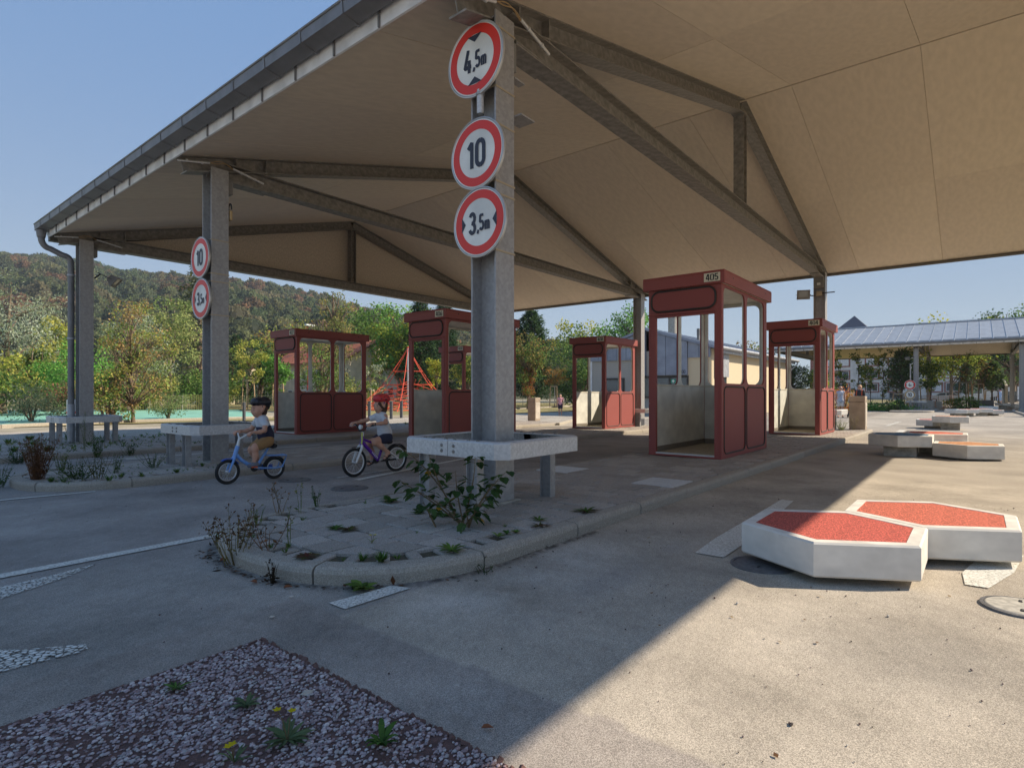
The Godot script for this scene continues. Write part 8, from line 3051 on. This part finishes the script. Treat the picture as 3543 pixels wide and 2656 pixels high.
	tree("pear_tree", "tall sparse pear tree rising behind booth 407", "tree", 28.0, 42.3, 10.2, 2.2, 1.5, 3600, 0.17, [Color(0.15, 0.15, 0.05), Color(0.10, 0.13, 0.04), Color(0.20, 0.17, 0.06), Color(0.08, 0.10, 0.04)], {clumps = 60, limbs = 46, clump_r = 0.28, leader = 0.97})
	tree("pear_tree", "leafy tree seen through the left window of booth 407", "tree", 24.6, 38.6, 5.6, 1.7, 0.6, 3000, 0.15, gre + [Color(0.18, 0.16, 0.06)], {clumps = 44, limbs = 30, stems = 3})
	tree("orange_tree", "wide orange brown tree far behind booth 407", "tree", 49.0, 82.5, 12.5, 6.0, 2.5, 5000, 0.42, brn + yel, {clumps = 44})
	tree("orange_tree", "brown tree far behind the pear tree", "tree", 60.0, 84.0, 11.0, 5.0, 2.0, 3600, 0.42, brn, {clumps = 34})
	for q in [[31.5, 41.5, 3.0, "slim young staked tree right of booth 407"], [33.6, 43.0, 3.6, "slim olive young tree left of the rope pyramid"], [29.6, 43.2, 3.2, "young tree with stakes seen through the right window of booth 407"]]:
		tree("young_tree", q[3], "tree", q[0], q[1], q[2] + 1.0, 0.75, 1.2, 700, 0.15, gre + sil, {clumps = 16, group = "young staked trees", trunk = 0.04})
		stakes(q[0], q[1], 1.75, 0.36, "stakes of the " + q[3].replace("tree with stakes", "tree"))
	tree("round_bush", "green bush before the cream house right of booth 407", "bush", 36.0, 50.8, 3.1, 2.6, 0.1, 3200, 0.18, gre + yel, {clumps = 34, stems = 4})
	house("cream_house", "cream house with red tiled roof behind booth 407", 44.0, 64.5, 10.0, 16.0, 5.6, 8.2, M.house_cream, M.tile_red, 5)
	house("white_house", "white gabled annexe with red roof edge right of the cream house", 47.2, 57.2, 5.0, 9.0, 4.9, 5.9, M.house_white, M.tile_red_b, 2)
	house("red_roof_house", "low house with red tiled roof between middle column and booth 407", 37.0, 76.5, 9.0, 9.0, 2.4, 5.6, M.house_cream, M.tile_red_b, 2)
	tree("maple_tree", "big green maple left of the yellow maple", "tree", 49.0, 64.5, 13.6, 5.0, 2.5, 8000, 0.34, gre + brg, {clumps = 60})
	tree("maple_tree", "big yellow green maple left of booth 406", "tree", 43.6, 52.4, 12.0, 3.9, 3.0, 8500, 0.30, map + brg, {clumps = 60, bark = M.bark_pale, trunk = 0.26, limbs = 26})
	tree("maple_tree", "dark green tree below the two big maples", "tree", 47.0, 58.5, 7.0, 3.4, 0.5, 5000, 0.30, gre + drk, {clumps = 44})
	conifer("cypress_tree", "dark cypress directly behind booth 406", 44.4, 49.4, 12.0, 2.7, drk, {branches = 260, dense = 26.0, needle = 0.36, rise = 0.25, taper = 0.5, droop = 0.1})
	conifer("cypress_tree", "second dark cypress behind the right half of booth 406", 48.4, 49.8, 12.4, 2.9, drk, {branches = 260, dense = 24.0, needle = 0.36, rise = 0.25, taper = 0.5, droop = 0.1})
	tree("young_tree", "yellow green young tree seen through booth 406", "tree", 34.6, 36.3, 5.4, 0.9, 1.6, 1300, 0.15, map, {clumps = 26, group = "young staked trees", shape = "column", trunk = 0.04})
	stakes(34.6, 36.3, 1.65, 0.4, "stakes of the yellow young tree seen through booth 406")
	tree("leafy_bush", "leafy green tree behind booth 409", "tree", 41.0, 38.6, 6.2, 2.3, 0.2, 4600, 0.19, gre + yel, {clumps = 44, stems = 3})
	conifer("thuja_tree", "broad dark conifer right of the tall sign column", 53.0, 40.0, 11.0, 3.6, drk + [Color(0.06, 0.10, 0.04)], {branches = 300, dense = 24.0, needle = 0.36, rise = 0.2, taper = 0.55, droop = 0.1})
	tree("yellow_tree", "tall yellowish tree above the broad dark conifer", "tree", 59.0, 50.0, 13.0, 3.6, 4.0, 4200, 0.30, yel + brn, {clumps = 36})
	tree("ivy_tree", "leaning tree with rusty dead ivy on its trunk", "tree", 39.6, 30.2, 6.6, 2.1, 2.6, 4000, 0.17, gre + [Color(0.20, 0.15, 0.05), Color(0.12, 0.14, 0.04)], {clumps = 56, limbs = 34, trunk = 0.16})
	tree("ivy_column", "rusty dead ivy and green shoots wrapped round the leaning trunk", "climbing plant", 39.5, 30.15, 4.0, 0.42, 0.1, 2400, 0.13, [Color(0.26, 0.12, 0.05), Color(0.22, 0.10, 0.04), Color(0.15, 0.18, 0.05)], {clumps = 30, clump_r = 0.75, trunk = 0.1, limbs = 0})
	tree("young_tree", "orange brown young staked tree right of the service pillar at the back", "tree", 47.6, 33.0, 4.7, 1.3, 2.2, 1200, 0.16, brn + [Color(0.28, 0.14, 0.04)], {clumps = 22, group = "young staked trees", trunk = 0.05})
	stakes(47.6, 33.0, 2.2, 0.42, "stakes of the orange brown young tree at the back")
	tree("leafy_bush", "dark green tree seen through the door of booth 408", "tree", 50.5, 32.0, 6.6, 3.0, 0.3, 5200, 0.22, gre + drk, {clumps = 48, stems = 2})
	tree("back_tree", "yellow green tree rising behind booth 408", "tree", 85.0, 53.0, 14.5, 5.6, 3.0, 6500, 0.42, map + gre, {clumps = 50})
	tree("back_tree", "bright green tree left of the gable of the service building", "tree", 86.0, 44.8, 16.5, 5.2, 3.0, 7000, 0.40, brg, {clumps = 50})
	tree("back_tree", "dark autumn tree seen through booth 404", "tree", 92.0, 25.5, 8.0, 3.4, 1.5, 3000, 0.34, brn + gre + yel, {clumps = 36})
	tree("back_tree", "brown tree over the roof of the service building", "tree", 120.0, 36.0, 11.0, 6.0, 3.0, 3000, 0.45, brn + yel, {clumps = 36})
	conifer("pine_tree", "low round pine seen through booth 404", 66.0, 15.2, 4.2, 2.0, [Color(0.08, 0.12, 0.05), Color(0.11, 0.15, 0.06)], {branches = 120, dense = 24.0, needle = 0.26, rise = 0.4, round = true, droop = -0.1})
	tree("round_bush", "bright yellow green bush beside the low pine", "bush", 70.0, 13.6, 4.0, 1.8, 0.3, 2600, 0.2, brg + map, {clumps = 30, stems = 3})
	# right side
	tree("young_tree", "slim young tree left of the striped blouse woman", "tree", 56.0, 9.2, 5.4, 0.7, 0.9, 800, 0.16, gre + yel, {clumps = 24, group = "young staked trees", trunk = 0.035, shape = "column", clump_r = 0.26})
	tree("young_tree", "slim young tree above the striped blouse woman", "tree", 57.0, 8.0, 5.8, 0.7, 0.9, 800, 0.16, gre + yel, {clumps = 24, group = "young staked trees", trunk = 0.035, shape = "column", clump_r = 0.26})
	tree("young_tree", "slim young tree between the two women", "tree", 56.0, 6.9, 5.2, 0.7, 0.9, 800, 0.16, gre + yel, {clumps = 24, group = "young staked trees", trunk = 0.035, shape = "column", clump_r = 0.26})
	tree("young_tree", "slim young tree above the blond woman", "tree", 57.2, 6.2, 5.8, 0.7, 0.9, 800, 0.16, gre + yel, {clumps = 24, group = "young staked trees", trunk = 0.035, shape = "column", clump_r = 0.26})
	tree("young_tree", "thin yellowing young tree right of the blond woman", "tree", 62.0, 5.6, 5.4, 1.4, 0.9, 900, 0.16, yel + brn, {clumps = 26, group = "young staked trees", trunk = 0.04})
	conifer("pine_tree", "young green pine with grey stakes left of the 4 m sign", 56.0, 4.75, 4.8, 1.5, [Color(0.075, 0.115, 0.05), Color(0.10, 0.15, 0.06)], {branches = 120, dense = 26.0, needle = 0.26, rise = 0.35, base = 0.32, taper = 0.7, droop = -0.1})
	stakes(56.0, 4.75, 1.35, 0.55, "grey stakes round the young green pine")
	tree("young_tree", "dense yellow green tree behind the 4 m sign", "tree", 62.0, 4.35, 5.6, 1.25, 1.5, 1800, 0.18, map + gre, {clumps = 36, group = "young staked trees", trunk = 0.05})
	stakes(62.0, 4.35, 1.9, 0.5, "pale stakes of the dense yellow green tree")
	tree("young_tree", "yellow green tree right of the near column of the second canopy", "tree", 64.0, 3.3, 5.0, 1.0, 1.5, 1300, 0.18, map + gre, {clumps = 30, group = "young staked trees", trunk = 0.05})
	tree("maple_tree", "wide golden maple behind the second canopy", "tree", 92.0, 2.6, 10.5, 5.4, 3.0, 6500, 0.36, map, {clumps = 50, limbs = 26, trunk = 0.2})
	tree("young_tree", "half bare young tree with stakes right of the golden maple", "tree", 66.0, 0.75, 5.0, 1.4, 1.8, 500, 0.17, brn + gre, {clumps = 26, limbs = 26, group = "young staked trees", trunk = 0.05})
	stakes(66.0, 0.75, 2.3, 0.5, "stakes of the half bare young tree")
	tree("young_tree", "second half bare young tree with stakes", "tree", 70.0, -0.1, 4.6, 1.3, 1.8, 500, 0.17, brn + gre, {clumps = 22, limbs = 22, group = "young staked trees", trunk = 0.05})
	stakes(70.0, -0.1, 2.2, 0.45, "stakes of the second half bare tree")
	conifer("pine_tree", "spreading dark pine before the pale building", 71.0, -1.1, 4.2, 1.6, gre + [Color(0.07, 0.11, 0.06)], {branches = 120, dense = 24.0, needle = 0.3, rise = 0.3, base = 0.34, taper = 0.6, droop = -0.1})
	stakes(71.0, -1.1, 1.6, 0.5, "stakes below the spreading dark pine")
	conifer("pine_tree", "small dark pine behind the half bare trees", 80.0, 0.9, 4.4, 1.3, drk, {branches = 100, dense = 22.0, needle = 0.28, rise = 0.3, base = 0.25})
	tree("big_tree", "big dark tree with forked trunk before the sandstone bay", "tree", 104.0, -3.6, 13.0, 5.0, 3.2, 6500, 0.34, gre + drk + [Color(0.14, 0.14, 0.04)], {clumps = 50, limbs = 30, trunk = 0.55, stems = 3})
	tree("bed_shrub", "loose green shrub at the right edge nearest to the camera", "shrub", 17.2, -3.6, 0.95, 1.0, 0.05, 2200, 0.075, [Color(0.16, 0.21, 0.06), Color(0.11, 0.15, 0.05), Color(0.28, 0.25, 0.12)], {clumps = 40, stems = 8, ratio = 0.2, droop = -0.2})
	tree("bed_shrub", "leafy shrub along the planting bed kerb", "shrub", 21.0, -3.9, 1.25, 1.3, 0.05, 2600, 0.09, [Color(0.13, 0.19, 0.05), Color(0.09, 0.13, 0.04), Color(0.22, 0.22, 0.09)], {clumps = 40, stems = 8, ratio = 0.2, droop = -0.2})
	tree("bed_shrub", "tall weeds behind the planting bed kerb", "shrub", 26.0, -4.4, 1.5, 1.5, 0.05, 2400, 0.10, [Color(0.13, 0.19, 0.05), Color(0.09, 0.13, 0.04)], {clumps = 34, stems = 8, ratio = 0.2, droop = -0.2})
	tree("bed_shrub", "dark green shrub beside the dark litter bin", "shrub", 33.0, -4.0, 1.6, 1.3, 0.05, 1800, 0.12, gre, {clumps = 30, stems = 6})
	tree("bed_shrub", "green weeds round the far planter at the right", "shrub", 63.0, 1.0, 0.9, 1.6, 0.0, 1400, 0.14, brg + gre, {clumps = 26, stems = 6, flat = 0.4})
	tree("bed_shrub", "green weeds along the far wire fence", "shrub", 52.5, 5.6, 0.55, 2.4, 0.0, 1800, 0.14, brg + gre, {clumps = 40, stems = 6, flat = 0.3})
	tree("bed_shrub", "dark weed at the nose of the second canopy island", "shrub", 50.5, 4.6, 1.0, 0.7, 0.0, 800, 0.14, drk + gre, {clumps = 20, stems = 5})
	tree("red_shrub", "reddish flowering shrub behind the striped blouse woman", "shrub", 44.0, 7.0, 1.6, 1.2, 0.05, 1400, 0.12, [Color(0.34, 0.10, 0.03), Color(0.14, 0.16, 0.05), Color(0.30, 0.16, 0.05)], {clumps = 30, stems = 6})
	rope_pyramid(31.8, 36.9, 5.3, 5.2)
	net_fence([[12.0, 54.5], [17.0, 50.0], [27.0, 45.2]], 1.15, "yellow net fence behind the rubber play surface", M.net_yellow, 0.16, M.wood_grey)
	net_fence([[2.0, 60.0], [12.0, 54.5]], 1.4, "yellow net fence in front of the bright green bush", M.net_yellow, 0.16, M.wood_grey)
	net_fence([[30.0, 44.0], [38.0, 38.5], [50.0, 34.5]], 1.0, "sagging pale net fence behind the rope pyramid", M.net_yellow, 0.18, M.wood_grey, 0.14)
	net_fence([[54.0, 10.5], [56.5, 5.6], [57.5, 2.9]], 1.15, "grey wire mesh fence behind the service pillar", M.wire, 0.17, M.wire, 0.01)
	net_fence([[58.5, 3.6], [60.5, 1.4]], 1.1, "orange and pale sagging net fence beyond the second canopy island", M.net_orange, 0.2, M.wood_grey, 0.12)
	var n := 0
	for q in [[10.9, 25.9, "dark bollard beside the middle column"], [12.45, 25.5, "dark bollard behind the black helmeted child"], [14.3, 24.9, "dark bollard left of booth 407"], [19.2, 25.4, "dark bollard right of booth 407"], [19.7, 24.2, "dark bollard before the rope pyramid"], [20.9, 24.8, "pale lit bollard left of booth 406"]]:
		bollard(q[0], q[1], q[2])
	# lamp
	var t := thing("street_lamp", "red street lamp with white head behind booth 407", "street lamp", W(33.2, 54.3, 0.0))
	var mb := MB.new()
	mb.tube([Vector3(0, -0.1, 0), Vector3(0, 8.4, 0)], [0.09, 0.055], 12)
	part("pole", mb, M.lamp_red, t)
	mb = MB.new()
	mb.bx(-0.30, 0.75, 8.42, 8.60, -0.22, 0.22, 0.07)
	part("lamp_head", mb, M.house_white, t)
	mb = MB.new()
	mb.bx(-0.15, 0.65, 8.38, 8.419, -0.17, 0.17, 0.01)
	part("lens", mb, M.glass_grey, t)
	t = thing("steel_bin", "polished steel cylinder bin behind the farthest guard rail", "bin", W(5.0, 20.4, 0.115))
	mb = MB.new()
	mb.lathe(Transform3D(), [Vector2(0.2, 0.0), Vector2(0.2, 0.98), Vector2(0.19, 1.0), Vector2(0.17, 1.0), Vector2(0.17, 0.8)], 28)
	part("body", mb, M.mast_steel, t)
	mb = MB.new()
	mb.lathe(Transform3D(), [Vector2(0.203, 0.60), Vector2(0.203, 0.66)], 28)
	part("red_band", mb, M.sign_red, t)
	# second canopy's surroundings
	guard_rail(54.7, 3.7, "guard rail round the near column of the second canopy")
	for q in [[59.6, 2.75, 0.9, 0.55, "pale concrete block right of the second canopy columns"], [57.2, 3.4, 1.3, 0.6, "grey concrete block behind the far guard rail"]]:
		t = thing("concrete_block", q[4], "concrete block", W(q[0], q[1], 0.1), 0.2, "loose concrete blocks")
		mb = MB.new()
		mb.box(Transform3D(Basis(), Vector3(0, q[3] * 0.5, 0)), Vector3(q[2] * 0.7, q[3], q[2]), 0.02)
		part("block", mb, M.concrete_b, t)
		mb = MB.new()
		mb.box(Transform3D(Basis(), Vector3(0, q[3] + 0.005, 0)), Vector3(q[2] * 0.6, 0.01, q[2] * 0.9), 0.003)
		part("top", mb, M.concrete, t)
	t = thing("sign_pole", "thin grey post carrying the 4 m and 10 signs", "post", W(53.6, 3.98, 0.0))
	mb = MB.new()
	mb.tube([Vector3(0, -0.1, 0), Vector3(0, 3.6, 0)], 0.045, 10)
	part("post", mb, M.galv, t)
	mb = MB.new()
	mb.tube([Vector3(0, 2.6, 0), Vector3(0, 2.64, 0)], 0.06, 10)
	part("clip", mb, M.galv_rail, t)
	road_sign(W(53.5, 4.0, 1.98), 0.37, "4m", "round 4 m width sign on the thin far post", "sign_red")
	road_sign(W(53.5, 4.0, 1.22), 0.36, "10", "round 10 sign with faded tan ring on the far post", "sign_tan")
	road_sign(W(53.6, 13.05, 2.6), 0.32, "3,5m", "round 3,5 m sign on the far left column seen through booth 404", "sign_red")
	# far right street
	var vanp := [[-2.4, 0.35], [2.4, 0.35], [2.45, 1.0], [1.75, 1.25], [1.15, 2.0], [-2.3, 2.05], [-2.4, 1.9]]
	car("delivery_van", "white delivery van parked beyond the bar railing", "van", 96.0, -0.9, PI / 2 + 0.1, vanp, [[[0.5, 1.25], [1.55, 1.25], [1.05, 1.85], [0.5, 1.85]]], 1.9, M.van_white)
	var carp := [[-2.1, 0.3], [2.1, 0.3], [2.15, 0.75], [1.2, 0.95], [0.5, 1.45], [-1.0, 1.5], [-1.9, 1.0], [-2.15, 0.9]]
	car("dark_car", "dark car parked right of the white van", "car", 92.0, -3.4, PI / 2 + 0.05, carp, [[[-1.6, 1.0], [-0.2, 1.0], [-0.2, 1.38], [-0.95, 1.4]], [[-0.1, 1.0], [1.0, 0.97], [0.45, 1.36], [-0.1, 1.38]]], 1.8, M.car_dark)
	car("silver_car", "silver car glimpsed behind the half bare trees", "car", 98.0, 3.4, PI / 2, carp, [[[-1.6, 1.0], [-0.2, 1.0], [-0.2, 1.38], [-0.95, 1.4]], [[-0.1, 1.0], [1.0, 0.97], [0.45, 1.36], [-0.1, 1.38]]], 1.8, M.alu)
	railing(88.0, 7.5, -2.0)
	t = thing("concrete_screen", "tall slanted concrete screen wall beyond the planters", "wall", W(72.0, -2.05, 0.0))
	mb = MB.new()
	mb.prism(PackedVector2Array([Vector2(-2.2, -0.2), Vector2(2.2, -0.2), Vector2(2.2, 2.7), Vector2(-2.2, 1.95)]), Transform3D(Basis(Vector3.UP, 0.03), Vector3(0, 0, -0.1)), 0.2)
	part("slab", mb, M.concrete_b, t)
	t = thing("info_board", "pale hoarding panel with a blue arrow beyond the screen wall", "board", W(90.0, -4.6, 0.0))
	mb = MB.new()
	mb.bx(0.0, 0.06, 0.5, 2.0, -0.9, 0.9, 0.01)
	part("panel", mb, M.fascia, t)
	mb = MB.new()
	mb.bx(-0.006, 0.0, 1.27, 1.37, -0.3, 0.35)
	mb.prism(PackedVector2Array([Vector2(-0.3, 1.12), Vector2(-0.3, 1.52), Vector2(-0.6, 1.32)]), Transform3D(Basis(Vector3(0, 0, 1), Vector3(0, 1, 0), Vector3(-1, 0, 0)), Vector3(-0.001, 0, 0)), 0.006)
	part("arrow", mb, M.blue_deep, t)
	for s in [-0.85, 0.85]:
		mb = MB.new()
		mb.beam(Vector3(0.03, 0, s), Vector3(0.03, 2.1, s), 0.05, 0.05, Vector3.RIGHT)
		part("leg", mb, M.galv, t)
	t = thing("hoarding_fence", "pale construction fence panels right of the arrow board", "fence", W(90.0, -6.4, 0.0))
	for i in 9:
		mb = MB.new()
		mb.beam(Vector3(0, 0, -0.6 + i * 0.5), Vector3(0, 2.2, -0.6 + i * 0.5), 0.04, 0.04, Vector3.RIGHT)
		part("post", mb, M.galv_rail, t)
	for y in [0.2, 1.1, 2.1]:
		mb = MB.new()
		mb.beam(Vector3(0, y, -0.7), Vector3(0, y, 3.6), 0.03, 0.04)
		part("rail", mb, M.galv_rail, t)
	t = thing("litter_bin", "dark slanted litter bin at the planting bed", "bin", W(42.0, -2.55, 0.0))
	mb = MB.new()
	mb.prism(PackedVector2Array([Vector2(-0.3, 0), Vector2(0.3, 0), Vector2(0.38, 0.85), Vector2(-0.38, 1.05)]), Transform3D(Basis(Vector3.UP, -PI / 2), Vector3(0.3, 0, 0)), 0.6)
	part("body", mb, M.post_grey, t)
	mb = MB.new()
	mb.beam(Vector3(0.0, 1.06, 0.40), Vector3(0.0, 0.86, -0.40), 0.62, 0.02)
	part("lid", mb, M.galv_dark, t)
	for q in [[66.0, -0.55, "blue grey stone planter block left of the screen wall"], [67.5, 0.05, "second blue grey planter block behind the weeds"]]:
		t = thing("stone_planter", q[2], "planter", W(q[0], q[1], 0.0), 0.0, "blue grey planter blocks")
		mb = MB.new()
		mb.bx(-0.6, 0.6, 0.0, 0.66, -0.6, 0.6, 0.02)
		part("block", mb, M.iron, t)
		mb = MB.new()
		mb.bx(-0.5, 0.5, 0.661, 0.67, -0.5, 0.5)
		part("soil", mb, M.soil, t)
